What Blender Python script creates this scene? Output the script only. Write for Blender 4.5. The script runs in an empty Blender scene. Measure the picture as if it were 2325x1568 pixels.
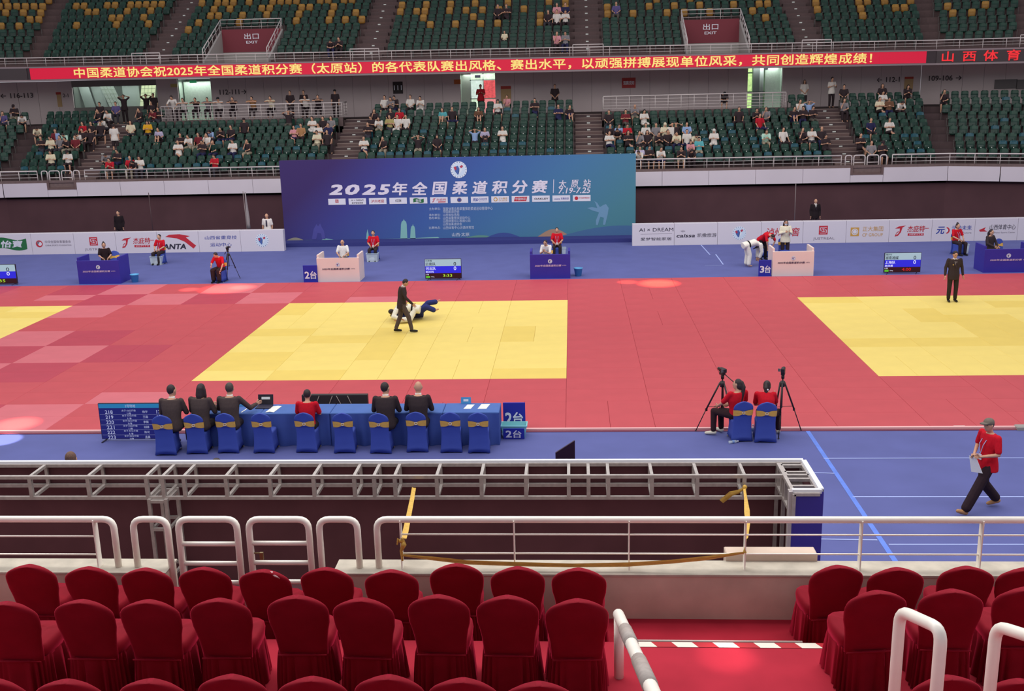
import bpy, bmesh, math, random
import numpy as np
from mathutils import Vector, Matrix
random.seed(7)
PI = math.pi
sc = bpy.context.scene
COL = sc.collection
W0, H0 = 2325, 1568
# ---------------------------------------------------------------- camera, world, lights, exposure
FPX = 2367.051
CAM = Vector((10.194686, -26.200716, 7.544655))
yaw, pit, rol = 0.06094, 0.248142, -0.024033
_f = Vector((-math.sin(yaw)*math.cos(pit), math.cos(yaw)*math.cos(pit), -math.sin(pit)))
_r = Vector((math.cos(yaw), math.sin(yaw), 0)); _u = _r.cross(_f)
_r2 = _r*math.cos(rol)+_u*math.sin(rol); _u2 = -_r*math.sin(rol)+_u*math.cos(rol)
cd = bpy.data.cameras.new('camera'); cam = bpy.data.objects.new('camera', cd); COL.objects.link(cam)
M = Matrix.Identity(4)
for i in range(3):
    M[i][0] = _r2[i]; M[i][1] = _u2[i]; M[i][2] = -_f[i]; M[i][3] = CAM[i]
cam.matrix_world = M
cd.sensor_width = 36; cd.lens = FPX/W0*36; cd.clip_start = .1; cd.clip_end = 400
sc.camera = cam
w = bpy.data.worlds.new('world'); sc.world = w; w.use_nodes = True
w.node_tree.nodes['Background'].inputs[0].default_value = (.93, .92, 1.0, 1)
w.node_tree.nodes['Background'].inputs[1].default_value = .55
def area(name, loc, size, power, col=(1, .97, .93), rot=(0, 0, 0)):
    l = bpy.data.lights.new(name, 'AREA'); l.shape = 'RECTANGLE'; l.size, l.size_y = size; l.energy = power; l.color = col
    o = bpy.data.objects.new(name, l); COL.objects.link(o); o.location = loc; o.rotation_euler = rot
    return o
area('arena_light_bank', (5, 5, 20), (56, 24), 6800)
area('far_stand_fill', (5, 10, 13), (56, 5), 2600, rot=(1.2, 0, 0))  # added low fill aimed at the far stand and concourse wall
area('near_stand_light_bank', (8, -13, 14), (40, 5), 3000, rot=(-.25, 0, 0))
sc.view_settings.view_transform = 'Standard'; sc.view_settings.look = 'None'
sc.view_settings.gamma = 1; sc.view_settings.use_curve_mapping = False
sc.view_settings.exposure = -0.12

def ray(px, py): return _f + _r2*((px-W0/2)/FPX) - _u2*((py-H0/2)/FPX)
def atZ(px, py, z): d = ray(px, py); return CAM + d*((z-CAM.z)/d.z)
def atY(px, py, y): d = ray(px, py); return CAM + d*((y-CAM.y)/d.y)
def proj(P):
    d = Vector(P)-CAM; z = d.dot(_f); return (W0/2+FPX*d.dot(_r2)/z, H0/2-FPX*d.dot(_u2)/z)

# ---------------------------------------------------------------- materials
def lin(c):
    return tuple((v/255/12.92 if v/255 <= .04045 else ((v/255+.055)/1.055)**2.4) for v in c)
MATS = {}
def mat(name, rgb, rough=.6, metal=0, noise=0, nscale=8, sheen=0, emit=0, spec=.3, bump=0, alpha=1, stretch=None, coat=0, sheenc=None):
    if name in MATS: return MATS[name]
    m = bpy.data.materials.new(name); m.use_nodes = True; nt = m.node_tree; b = nt.nodes['Principled BSDF']
    c = lin(rgb)+(1,)
    b.inputs['Base Color'].default_value = c; b.inputs['Roughness'].default_value = rough
    b.inputs['Metallic'].default_value = metal; b.inputs['Specular IOR Level'].default_value = spec
    if sheen:
        b.inputs['Sheen Weight'].default_value = sheen; b.inputs['Sheen Roughness'].default_value = .35
        b.inputs['Sheen Tint'].default_value = (lin(sheenc)+(1,)) if sheenc else c
    if coat: b.inputs['Coat Weight'].default_value = coat
    if emit:
        b.inputs['Emission Color'].default_value = c; b.inputs['Emission Strength'].default_value = emit
        b.inputs['Base Color'].default_value = tuple(v*.3 for v in c[:3])+(1,)
    if alpha < 1: b.inputs['Alpha'].default_value = alpha
    if noise or bump:
        tc = nt.nodes.new('ShaderNodeTexCoord'); n = nt.nodes.new('ShaderNodeTexNoise'); n.inputs['Scale'].default_value = nscale
        n.inputs['Detail'].default_value = 5
        mp = nt.nodes.new('ShaderNodeMapping'); nt.links.new(tc.outputs['Object'], mp.inputs[0]); nt.links.new(mp.outputs[0], n.inputs['Vector'])
        if stretch: mp.inputs['Scale'].default_value = stretch
        if noise:
            r = nt.nodes.new('ShaderNodeMapRange'); nt.links.new(n.outputs[0], r.inputs[0])
            r.inputs[1].default_value = .3; r.inputs[2].default_value = .7
            r.inputs[3].default_value = 1-noise; r.inputs[4].default_value = 1+noise
            mx = nt.nodes.new('ShaderNodeMix'); mx.data_type = 'RGBA'; mx.blend_type = 'MULTIPLY'; mx.inputs[0].default_value = 1
            mx.inputs[6].default_value = c
            nt.links.new(r.outputs[0], mx.inputs[7])
            nt.links.new(mx.outputs[2], b.inputs['Emission Color' if emit else 'Base Color'])
        if bump:
            bp = nt.nodes.new('ShaderNodeBump'); bp.inputs['Strength'].default_value = bump; bp.inputs['Distance'].default_value = .01
            nt.links.new(n.outputs[0], bp.inputs['Height']); nt.links.new(bp.outputs[0], b.inputs['Normal'])
    MATS[name] = m
    return m
def fabric(rgb):
    return mat('fabric_%d_%d_%d' % tuple(rgb), rgb, .85, noise=.08, nscale=25, spec=.15)

# ---------------------------------------------------------------- mesh builder
class MB:
    def __init__(s): s.v = []; s.f = []; s.m = []; s.sm = []
    def add(s, vs, fs, mi=0, smooth=False):
        o = len(s.v); s.v += [tuple(v) for v in vs]
        for f in fs: s.f.append(tuple(i+o for i in f)); s.m.append(mi); s.sm.append(smooth)
        return s
    def box(s, x0, x1, y0, y1, z0, z1, mi=0, T=None):
        vs = [Vector((x, y, z)) for z in (z0, z1) for y in (y0, y1) for x in (x0, x1)]
        if T: vs = [T @ v for v in vs]
        return s.add(vs, [(0, 2, 3, 1), (4, 5, 7, 6), (0, 1, 5, 4), (2, 6, 7, 3), (0, 4, 6, 2), (1, 3, 7, 5)], mi)
    def bbox(s, x0, x1, y0, y1, z0, z1, b=.01, mi=0, T=None):
        # box whose top edge is chamfered
        rings = [(x0, x1, y0, y1, z0), (x0, x1, y0, y1, z1-b), (x0+b, x1-b, y0+b, y1-b, z1)]
        vs = []
        for a0, a1, c0, c1, z in rings: vs += [Vector(p) for p in ((a0, c0, z), (a1, c0, z), (a1, c1, z), (a0, c1, z))]
        if T: vs = [T @ v for v in vs]
        fs = [(3, 2, 1, 0), (8, 9, 10, 11)]
        for k in (0, 4):
            for i in range(4): j = (i+1) % 4; fs.append((k+i, k+j, k+4+j, k+4+i))
        return s.add(vs, fs, mi)
    def quad(s, a, b, c, d, mi=0): return s.add([a, b, c, d], [(0, 1, 2, 3)], mi)
    def poly(s, pts, y0, y1, mi=0, T=None):
        # XZ outline extruded along Y
        n = len(pts)
        vs = [Vector((x, y0, z)) for x, z in pts]+[Vector((x, y1, z)) for x, z in pts]
        if T: vs = [T @ v for v in vs]
        fs = [tuple(range(n)), tuple(range(2*n-1, n-1, -1))]
        for i in range(n): j = (i+1) % n; fs.append((i, i+n, j+n, j))
        return s.add(vs, fs, mi)
    def loft(s, rings, mi=0, cap=True, smooth=True, closed=True):
        n = len(rings[0]); o = len(s.v); fs = []
        vs = [v for r in rings for v in r]
        for k in range(len(rings)-1):
            for i in range(n if closed else n-1):
                j = (i+1) % n; fs.append((k*n+i, k*n+j, (k+1)*n+j, (k+1)*n+i))
        if cap: fs += [tuple(range(n-1, -1, -1)), tuple((len(rings)-1)*n+i for i in range(n))]
        return s.add(vs, fs, mi, smooth)
    def tube(s, pts, r, seg=8, mi=0, cap=True, round_=False):
        pts = [Vector(p) for p in pts]; rs = r if isinstance(r, (list, tuple)) else [r]*len(pts)
        n = len(pts); tang = []
        for i in range(n):
            a = pts[max(i-1, 0)]; b = pts[min(i+1, n-1)]; t = (b-a)
            tang.append(t.normalized() if t.length > 1e-9 else Vector((0, 0, 1)))
        up = Vector((0, 0, 1)) if abs(tang[0].z) < .9 else Vector((0, 1, 0))
        rings = []
        def ring(c, t, rr):
            nonlocal up
            x = up.cross(t)
            if x.length < 1e-5: x = Vector((1, 0, 0)).cross(t)
            x.normalize(); y = t.cross(x); up = y
            return [c+x*(math.cos(2*PI*k/seg)*rr)+y*(math.sin(2*PI*k/seg)*rr) for k in range(seg)]
        if round_:
            for a in (80, 50, 20): rings.append(ring(pts[0]-tang[0]*(rs[0]*math.sin(a*PI/180)), tang[0], rs[0]*math.cos(a*PI/180)))
        for i in range(n): rings.append(ring(pts[i], tang[i], rs[i]))
        if round_:
            for a in (20, 50, 80): rings.append(ring(pts[-1]+tang[-1]*(rs[-1]*math.sin(a*PI/180)), tang[-1], rs[-1]*math.cos(a*PI/180)))
        return s.loft(rings, mi, cap)
    def ell(s, c, rad, mi=0, R=None, seg=10, rings=7):
        c = Vector(c); rr = []
        for k in range(rings):
            a = -PI/2+PI*(k+.35)/(rings-.3)
            rg = []
            for i in range(seg):
                v = Vector((math.cos(a)*math.cos(2*PI*i/seg)*rad[0], math.cos(a)*math.sin(2*PI*i/seg)*rad[1], math.sin(a)*rad[2]))
                if R: v = R @ v
                rg.append(c+v)
            rr.append(rg)
        return s.loft(rr, mi)
    def mesh(s, name):
        me = bpy.data.meshes.new(name); me.from_pydata(s.v, [], s.f)
        me.polygons.foreach_set('material_index', s.m); me.polygons.foreach_set('use_smooth', s.sm)
        bm = bmesh.new(); bm.from_mesh(me); bmesh.ops.recalc_face_normals(bm, faces=bm.faces); bm.to_mesh(me); bm.free()
        me.update(); return me
def link(name, me, parent=None, loc=None, rot=0, mats=None):
    o = bpy.data.objects.new(name, me); COL.objects.link(o)
    if mats is not None and me is not None:
        mats = mats if isinstance(mats, (list, tuple)) else [mats]
        while len(me.materials) < len(mats): me.materials.append(mats[len(me.materials)])
    if parent: o.parent = parent
    if loc is not None: o.location = loc
    if rot: o.rotation_euler = (0, 0, rot)
    return o
def build(mb, name, mats, parent=None, loc=None, rot=0): return link(name, mb.mesh(name), parent, loc, rot, mats)
def tag(o, label, cat, group=None, kind=None):
    if label: o['label'] = label
    if cat: o['category'] = cat
    if group: o['group'] = group
    if kind: o['kind'] = kind
    return o
def thing(name, label, cat, loc=(0, 0, 0), rot=0, group=None):
    o = bpy.data.objects.new(name, None); COL.objects.link(o); o.location = loc; o.rotation_euler = (0, 0, rot); o.empty_display_size = .1
    return tag(o, label, cat, group)
def struct(o): o['kind'] = 'structure'; return o
KIDS = {}
def copy_tree(o, kids, loc=None, rot=None):
    c = o.copy(); COL.objects.link(c)
    for k in kids:
        d = k.copy(); COL.objects.link(d); d.parent = c
    if loc is not None: c.location = loc
    if rot is not None: c.rotation_euler = (0, 0, rot)
    return c
def setmat(o, m):
    o.material_slots[0].link = 'OBJECT'; o.material_slots[0].material = m
# a scratch scene for evaluating text and remeshed bodies
TSC = bpy.data.scenes.new('scratch')
def scratch_dg():
    vl = TSC.view_layers[0]; vl.update(); return vl.depsgraph
# ---------------------------------------------------------------- lettering
_TC = {}
def glyphs(s, bold=0, shear=0):
    k = (s, bold, shear)
    if k not in _TC:
        cu = bpy.data.curves.new('t', 'FONT'); cu.body = s; cu.size = 1; cu.resolution_u = 2; cu.shear = shear
        o = bpy.data.objects.new('t', cu); TSC.collection.objects.link(o)
        dg = scratch_dg(); me = o.evaluated_get(dg).to_mesh()
        vs = np.array([v.co[:] for v in me.vertices]) if len(me.vertices) else np.zeros((1, 3)); fs = [tuple(p.vertices) for p in me.polygons]
        o.evaluated_get(dg).to_mesh_clear(); bpy.data.objects.remove(o); bpy.data.curves.remove(cu)
        if bold:     # heavier weight: the glyph laid over itself, shifted a little each way
            n0 = len(vs); V5 = [vs+np.array([dx*bold*.7, dy*bold*.7, .0007*e]) for e, (dx, dy) in enumerate(((0, 0), (-1, -1), (1, -1), (-1, 1), (1, 1)))]
            fs = [tuple(i+q*n0 for i in f) for q in range(5) for f in fs]; vs = np.concatenate(V5)
        _TC[k] = (vs, fs)
    return _TC[k]
def lettering(mb, s, x0, x1, z0, z1, y, mi=0, bold=0, shear=0, fn=None, keep=False):
    # fits the text into a rectangle of the XZ plane facing -Y
    vs, fs = glyphs(s, bold, shear); lo = vs.min(0); hi = vs.max(0); d = hi-lo; d[d == 0] = 1
    sx = (x1-x0)/d[0]; sz = (z1-z0)/d[1]
    if keep:
        k = min(sx, sz); cx = (x0+x1)/2; cz = (z0+z1)/2
        x0 = cx-k*d[0]/2; z0 = cz-k*d[1]/2; sx = sz = k
    out = [Vector((x0+(v[0]-lo[0])*sx, y-v[2], z0+(v[1]-lo[1])*sz)) for v in vs]
    if fn: out = [fn(v) for v in out]
    mb.add(out, fs, mi)
def arc(cx, cz, r, a0, a1, n): return [(cx+r*math.cos(a0+(a1-a0)*i/n), cz+r*math.sin(a0+(a1-a0)*i/n)) for i in range(n+1)]
def flat(mb, pts, y, mi=0):
    # flat print: a filled outline just in front of a surface
    mb.add([Vector((x, y, z)) for x, z in pts], [tuple(range(len(pts)))], mi)

ONES = ['zeroth', 'first', 'second', 'third', 'fourth', 'fifth', 'sixth', 'seventh', 'eighth', 'ninth', 'tenth', 'eleventh', 'twelfth', 'thirteenth', 'fourteenth', 'fifteenth', 'sixteenth', 'seventeenth', 'eighteenth', 'nineteenth', 'twentieth']
def nth(n): return ONES[n] if n <= 20 else ('twenty-' if n < 30 else 'thirty-' if n != 30 else 'thirtieth')+(ONES[n % 10] if n % 10 else '')
# ================================================================ HALL
ZC = -.05
CARPET = mat('blue_carpet', (88, 94, 152), .8, noise=.06, nscale=1.2, spec=.3)
RED1 = mat('mat_red', (190, 74, 82), .5, noise=.04, nscale=1.5); RED2 = mat('mat_red_pale', (204, 104, 114), .5, noise=.04, nscale=1.5)
RED3 = mat('mat_red_deep', (180, 62, 80), .5, noise=.04, nscale=1.5); YEL = mat('mat_yellow', (236, 211, 116), .5, noise=.03, nscale=1.5)
YEL2 = mat('mat_yellow_soft', (230, 202, 102), .5, noise=.03, nscale=1.5)
BROWN = mat('stand_brown', (78, 62, 64), .8, noise=.1, nscale=2); STEP = mat('step_brown', (104, 84, 82), .8, noise=.1, nscale=2)
WHITEP = mat('white_cladding', (205, 196, 204), .6, noise=.03, nscale=.6); WALLP = mat('concourse_wall', (204, 188, 190), .8, noise=.05, nscale=.5)
BLACKC = mat('dark_curtain', (82, 55, 59), .95, noise=.1, nscale=.8); CONC = mat('pale_concrete', (200, 180, 164), .85, noise=.12, nscale=2.5, bump=.2)  # curtain black lifted towards brown: a haze veil put into the colour
WHITE = mat('white_paint', (246, 241, 230), .35, noise=.04, nscale=6, spec=.5); WHITET = mat('white_print', (225, 225, 235), .6)
RAILG = mat('rail_grey_white', (206, 196, 194), .5)
GREEN = mat('seat_green', (28, 64, 52), .45, noise=.15, nscale=2); GREENL = mat('seat_green_pan', (22, 52, 44), .4); TEAL = mat('seat_teal', (26, 78, 92), .4)
YSEAT = mat('seat_yellow', (164, 122, 52), .45, noise=.1); YSEAT2 = mat('seat_yellow_pan', (142, 102, 42), .45)
BRKT = mat('seat_bracket', (96, 92, 90), .6); DOT = mat('seat_number_tag', (210, 215, 210), .5)

fl = MB(); fl.box(-44, 54, -16.4, 32, -.3, ZC)
floor = struct(build(fl, 'floor', CARPET))
tapeM = mat('pale_blue_tape', (96, 130, 222), .5, noise=.1, nscale=4)
def tape(p, q, wd):
    a = atZ(p[0], p[1], ZC+.004); b = atZ(q[0], q[1], ZC+.004); d = (b-a).normalized(); s = Vector((-d.y, d.x, 0))*wd/2
    m = MB(); m.quad(a-s, b-s, b+s, a+s); build(m, 'tape_strip', tapeM if wd > .06 else mat('tape_white', (165, 180, 235), .5), floor)
for p, q, wd in [((1832, 975), (2036, 1278), .09), ((1870, 1040), (2325, 1039), .035), ((1835, 1072), (1895, 1074), .035), ((1936, 1127), (2325, 1127), .035),
                 ((1862, 1223), (1992, 1225), .035), ((2018, 1235), (2325, 1235), .035), ((1592, 556), (1612, 578), .05), ((1625, 577), (1642, 600), .05), ((1600, 602), (1640, 603), .03)]: tape(p, q, wd)

# ---- competition mats: every tatami a piece of its own
def tile_mesh(w, d):
    m = MB(); g = .002; m.bbox(-w/2+g, w/2-g, -d/2+g, d/2-g, 0, .048, .005); me = m.mesh('tatami'); me.materials.append(RED1); return me
TA, TB = tile_mesh(2, 1), tile_mesh(1, 2)
rt = random.Random(3)
for (x0, x1, yx0, label) in [(-22, -4, -18, 'red and yellow judo mat cut by the left edge, with checkered red shades'),
                             (-4, 14, 0, 'middle judo mat with yellow contest square where the referee walks'),
                             (14, 40, 18, 'right judo mat with yellow square where a suited referee stands still')]:
    t = thing('judo_mat', label, 'judo mat', ((x0+x1)/2, 5, ZC), 0, 'judo mats joined across the floor')
    for bx in range(x0, x1, 2):
        for by in range(-4, 14, 2):
            yel = yx0 <= bx < yx0+10 and 0 <= by < 10
            horiz = rt.random() < (.75 if not yel else .6)
            base = None
            if not yel:
                chk = ((bx//2)+(by//2)) % 2
                if bx < -2: base = [RED2, RED3][chk] if rt.random() < .72 else RED1
                elif bx < 6 and rt.random() < .5: base = [RED2, RED1][chk]
                elif bx >= 30: base = [RED2, RED3][chk]
                else: base = RED1
            for q in (-.5, .5):
                m_ = (YEL if rt.random() < .75 else YEL2) if yel else (base if rt.random() < .85 else RED1)
                o = link('tatami', TA if horiz else TB, t, ((bx+1+(0 if horiz else q))-(x0+x1)/2, (by+1+(q if horiz else 0))-5, 0))
                if m_ is not RED1: setmat(o, m_)
m = MB(); m.box(-22, 40, -4.07, -4.0, ZC, .002, 0); m.box(-22, 40, -4.16, -4.07, ZC, ZC+.012, 1)
tag(build(m, 'edge_strip', [mat('edge_white', (232, 180, 180), .5), mat('edge_dark', (120, 60, 80), .6)]), 'thin pale tape strip along the near edge of the red mats', 'edge strip')

# ---- big backdrop
BX0, BX1, BY, BZ0, BZ1 = -4.08, 13.25, 24.62, ZC, 4.04
bd = thing('stage_backdrop', 'large blue event backdrop with title, sponsor row and skyline print', 'backdrop', (BX0, BY, 0))
bm_ = bpy.data.materials.new('backdrop_print'); bm_.use_nodes = True; nt = bm_.node_tree; b = nt.nodes['Principled BSDF']
tc = nt.nodes.new('ShaderNodeTexCoord'); sp = nt.nodes.new('ShaderNodeSeparateXYZ'); nt.links.new(tc.outputs['Object'], sp.inputs[0])
ad = nt.nodes.new('ShaderNodeMath'); ad.operation = 'MULTIPLY_ADD'; ad.inputs[1].default_value = -1.1; nt.links.new(sp.outputs[2], ad.inputs[0]); nt.links.new(sp.outputs[0], ad.inputs[2])
mr = nt.nodes.new('ShaderNodeMapRange'); mr.inputs[1].default_value = -4; mr.inputs[2].default_value = 16; nt.links.new(ad.outputs[0], mr.inputs[0])
cr = nt.nodes.new('ShaderNodeValToRGB'); nt.links.new(mr.outputs[0], cr.inputs[0]); nt.links.new(cr.outputs[0], b.inputs['Base Color'])
cr.color_ramp.elements[0].position = .12; cr.color_ramp.elements[0].color = lin((62, 48, 100))+(1,)
cr.color_ramp.elements[1].position = .95; cr.color_ramp.elements[1].color = lin((74, 126, 142))+(1,)
for pos, c in [(.27, (64, 66, 136)), (.5, (64, 94, 158)), (.72, (70, 116, 158))]:
    e = cr.color_ramp.elements.new(pos); e.color = lin(c)+(1,)
b.inputs['Roughness'].default_value = .7; b.inputs['Specular IOR Level'].default_value = .15
m = MB(); m.box(0, BX1-BX0, 0, .35, BZ0, BZ1); build(m, 'print_panel', bm_, bd)
def bp(px, py):  # backdrop-local coordinates of a point read off its face
    P = atY(px, py, BY); return P.x-BX0, P.z
LOC = {}
def band(mb, s, pa, pb, y=-.012, **k):
    xa, za = bp(*pa); xb, zb = bp(*pb); lettering(mb, s, xa, xb, zb, za, y, **k)
title = MB()
xs = [(745, 779, '2'), (783, 817, '0'), (820, 854, '2'), (857, 887, '5')]
for a, c, s in xs: band(title, s, (a, 419-(a-745)*.004), (c, 442-(a-745)*.004), bold=.05, shear=.2)
for i, s in enumerate('年全国柔道积分赛'): 
    a = 889+i*45.4; dy = i*.75; band(title, s, (a, 414-dy), (a+37, 443-dy), bold=.036, shear=.15)
band(title, '太', (1268, 409), (1286, 426), bold=.02, shear=.1); band(title, '原', (1296, 408), (1314, 425), bold=.02, shear=.1); band(title, '站', (1324, 407), (1342, 424), bold=.02, shear=.1)
band(title, '7.19-7.25', (1268, 426), (1341, 438), bold=.02, shear=.2)
x, z0 = bp(1257, 438); _, z1 = bp(1257, 407); title.quad((x-.03, -.012, z0), (x, -.012, z0), (x+.03, -.012, z1), (x, -.012, z1))
build(title, 'title_lettering', mat('title_white', (214, 208, 224), .6), bd)
small = MB()
rows = [('主办单位:', '国家体育总局举重摔跤柔道运动管理中心', 473.5, 1119), ('', '中国柔道协会', 480.5, 1043), ('承办单位:', '山西省体育局', 487.5, 1043), ('协办单位:', '山西省重竞技运动中心', 494.5, 1068),
        ('', '山西体育中心有限公司', 501.5, 1068), ('', '山西省柔道协会', 508.5, 1049), ('比赛地点:', '山西体育中心汾酒体育馆', 516.5, 1076)]
for a, t_, y, xe in rows:
    if a: band(small, a, (974, y-2.6), (1000, y+2.8))
    band(small, t_, (1006, y-3), (xe, y+2.6))
band(small, '山西·太原', (1026, 528), (1066, 536), bold=.01)
build(small, 'credits_lettering', mat('credit_white', (188, 200, 222), .6), bd)
# pale print: skyline, hills, judo silhouettes
sk = MB()
def fl_(pts, mi, y=-.006): flat(sk, [bp(*p) for p in pts], y, mi)
fl_([(700, 549.5), (1000, 541.5), (994, 537.5), (945, 540), (765, 545), (740, 541), (724, 546)], 0)
for x0, x1, tp, sh in [(909, 925, 496, 503), (931, 944, 508, 514), (831, 838, 520, 523)]:
    c = (x0+x1)/2
    fl_([(x0, 545), (x1, 544), (x1-1.5, sh+6), (x1-3, sh), (c+1, tp+4), (c, tp), (c-1, tp+4), (x0+3, sh), (x0+1.5, sh+6)], 0)
def hill(xa, xb, top, base, mi, y): fl_([(xa+(xb-xa)*i/16, base(xa+(xb-xa)*i/16)-(math.sin(PI*i/16)**1.3)*top) for i in range(17)], mi, y)
bl = lambda x: 557.5-(x-645)*.0195-7
hill(1040, 1140, 8, bl, 1, -.007); hill(1095, 1190, 13, bl, 2, -.008); hill(1215, 1300, 19, bl, 3, -.0075); hill(1265, 1500, 26, bl, 4, -.0085) if 0 else fl_([(1262+(1443-1262)*i/10, bl(1262+18.1*i)-math.sin(PI*.62*i/10)*24) for i in range(11)]+[(1443, bl(1443)), (1262, bl(1262))], 4, -.0085)
hill(630+10, 700, 11, bl, 5, -.0075); hill(640, 760, 5, bl, 1, -.008)
# horsemen shape and two throwing figures as printed silhouettes
fl_([(708, 543), (712, 520), (719, 508), (722, 514), (727, 507), (731, 516), (736, 524), (739, 543), (731, 543), (729, 530), (721, 529), (718, 543)], 6)
fl_([(1353, 500), (1360, 482), (1346, 478), (1333, 472), (1344, 470), (1356, 472), (1352, 461), (1349, 456), (1356, 460), (1362, 470), (1370, 465), (1376, 463), (1382, 472), (1380, 486), (1374, 510), (1369, 510), (1371, 494), (1363, 492), (1357, 511), (1353, 510)], 7)
build(sk, 'skyline_print', [mat('pr_pale', (126, 178, 178), .7), mat('pr_green', (92, 140, 132), .7), mat('pr_navy', (58, 76, 142), .7), mat('pr_orange', (160, 128, 110), .7), mat('pr_teal', (66, 102, 146), .7), mat('pr_sand', (140, 136, 126), .7), mat('pr_violet', (74, 74, 150), .7), mat('pr_mist', (104, 144, 176), .7)], bd)
# the round emblem
C_EM = [mat('em_white', (214, 222, 232), .6), mat('em_blue', (70, 96, 160), .6), mat('em_red', (176, 60, 84), .6), mat('em_pale', (196, 212, 230), .6)]
def emblem(mb, cx, cz, r, y, o=0):
    flat(mb, arc(cx, cz, r, 0, 2*PI, 28)[:-1], y, o)
    flat(mb, arc(cx, cz, r*.78, 0, 2*PI, 24)[:-1], y-.003, o+3)
    for k in range(18):
        a = 2*PI*k/18; c0, s0 = math.cos(a), math.sin(a); w_ = r*.05
        flat(mb, [(cx+c0*r*.84-s0*w_, cz+s0*r*.84+c0*w_), (cx+c0*r*.94-s0*w_, cz+s0*r*.94+c0*w_), (cx+c0*r*.94+s0*w_, cz+s0*r*.94-c0*w_), (cx+c0*r*.84+s0*w_, cz+s0*r*.84-c0*w_)], y-.003, o+1)
    P = lambda L: [(cx+a*r, cz+b_*r) for a, b_ in L]
    flat(mb, P([(-.6, .28), (-.1, .48), (.1, .1), (.02, -.45), (-.12, -.62), (-.45, -.2)]), y-.006, o+1)
    flat(mb, P([(-.62, .3), (-.36, .42), (-.22, .1), (-.42, -.08)]), y-.009, o+2)
    flat(mb, P([(.12, .38), (.42, .58), (.55, .36), (.3, .16)]), y-.006, o+2)
    flat(mb, P([(.05, .0), (.42, .2), (.36, -.12), (.08, -.5), (-.02, -.3)]), y-.006, o)
em = MB(); x, z = bp(1041.5, 385); emblem(em, x, z, .4, -.012); build(em, 'emblem', C_EM, bd)
LW = mat('logo_white', (212, 212, 224), .6); LR = mat('logo_red', (186, 44, 58), .6); LK = mat('logo_dark', (48, 44, 62), .6); LG = mat('logo_green', (38, 104, 62), .6)
LO = mat('logo_gold', (196, 150, 74), .6); LB = mat('logo_blue', (48, 66, 156), .6); LGY = mat('logo_grey', (120, 112, 126), .6); LC = [LW, LR, LK, LG, LO, LB, LGY]
def maze(mb, cx, cz, s, y, mi, bg=0):
    flat(mb, [(cx-s, cz-s), (cx+s, cz-s), (cx+s, cz+s), (cx-s, cz+s)], y, mi)
    def bar(a, b_, c, d): flat(mb, [(cx+a*s, cz+b_*s), (cx+c*s, cz+b_*s), (cx+c*s, cz+d*s), (cx+a*s, cz+d*s)], y-.003, bg)
    for q in [(-.75, .6, .75, .72), (-.75, -.72, .75, -.6), (-.75, -.2, -.63, .72), (.63, -.72, .75, .2), (-.4, .25, .4, .37), (-.4, -.37, .4, -.25), (-.06, -.25, .06, .25), (.3, -.1, .42, .37), (-.42, -.37, -.3, .1), (-.75, -.2, -.3, -.08), (.3, .08, .75, .2)]: bar(*q)
def swoosh(mb, cx, cz, s, y, mi):
    P = lambda L: [(cx+a*s, cz+b_*s) for a, b_ in L]
    flat(mb, P([(-.9, .45), (-.3, .8), (.9, .95), (.3, .6), (-.2, .45)]), y, mi)
    flat(mb, P([(-.1, .5), (.35, .65), (.1, -.2), (-.35, -.8), (-.9, -.9), (-.35, -.45), (-.1, .0)]), y-.001, mi)
    flat(mb, P([(-.9, -.9), (-.6, -.2), (-.2, .05), (-.25, -.1), (-.6, -.35), (-.65, -.7)]), y-.002, mi)
def wave(mb, x0, x1, z0, z1, y, mi):
    n = 12; top = [(x0+(x1-x0)*i/n, z1+.12*(z1-z0)*math.sin(2*PI*i/n)-.06*(z1-z0)) for i in range(n+1)]; bot = [(x0+(x1-x0)*i/n, z0+.12*(z1-z0)*math.sin(2*PI*i/n)+.06*(z1-z0)) for i in range(n, -1, -1)]
    flat(mb, top+bot, y, mi)
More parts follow.
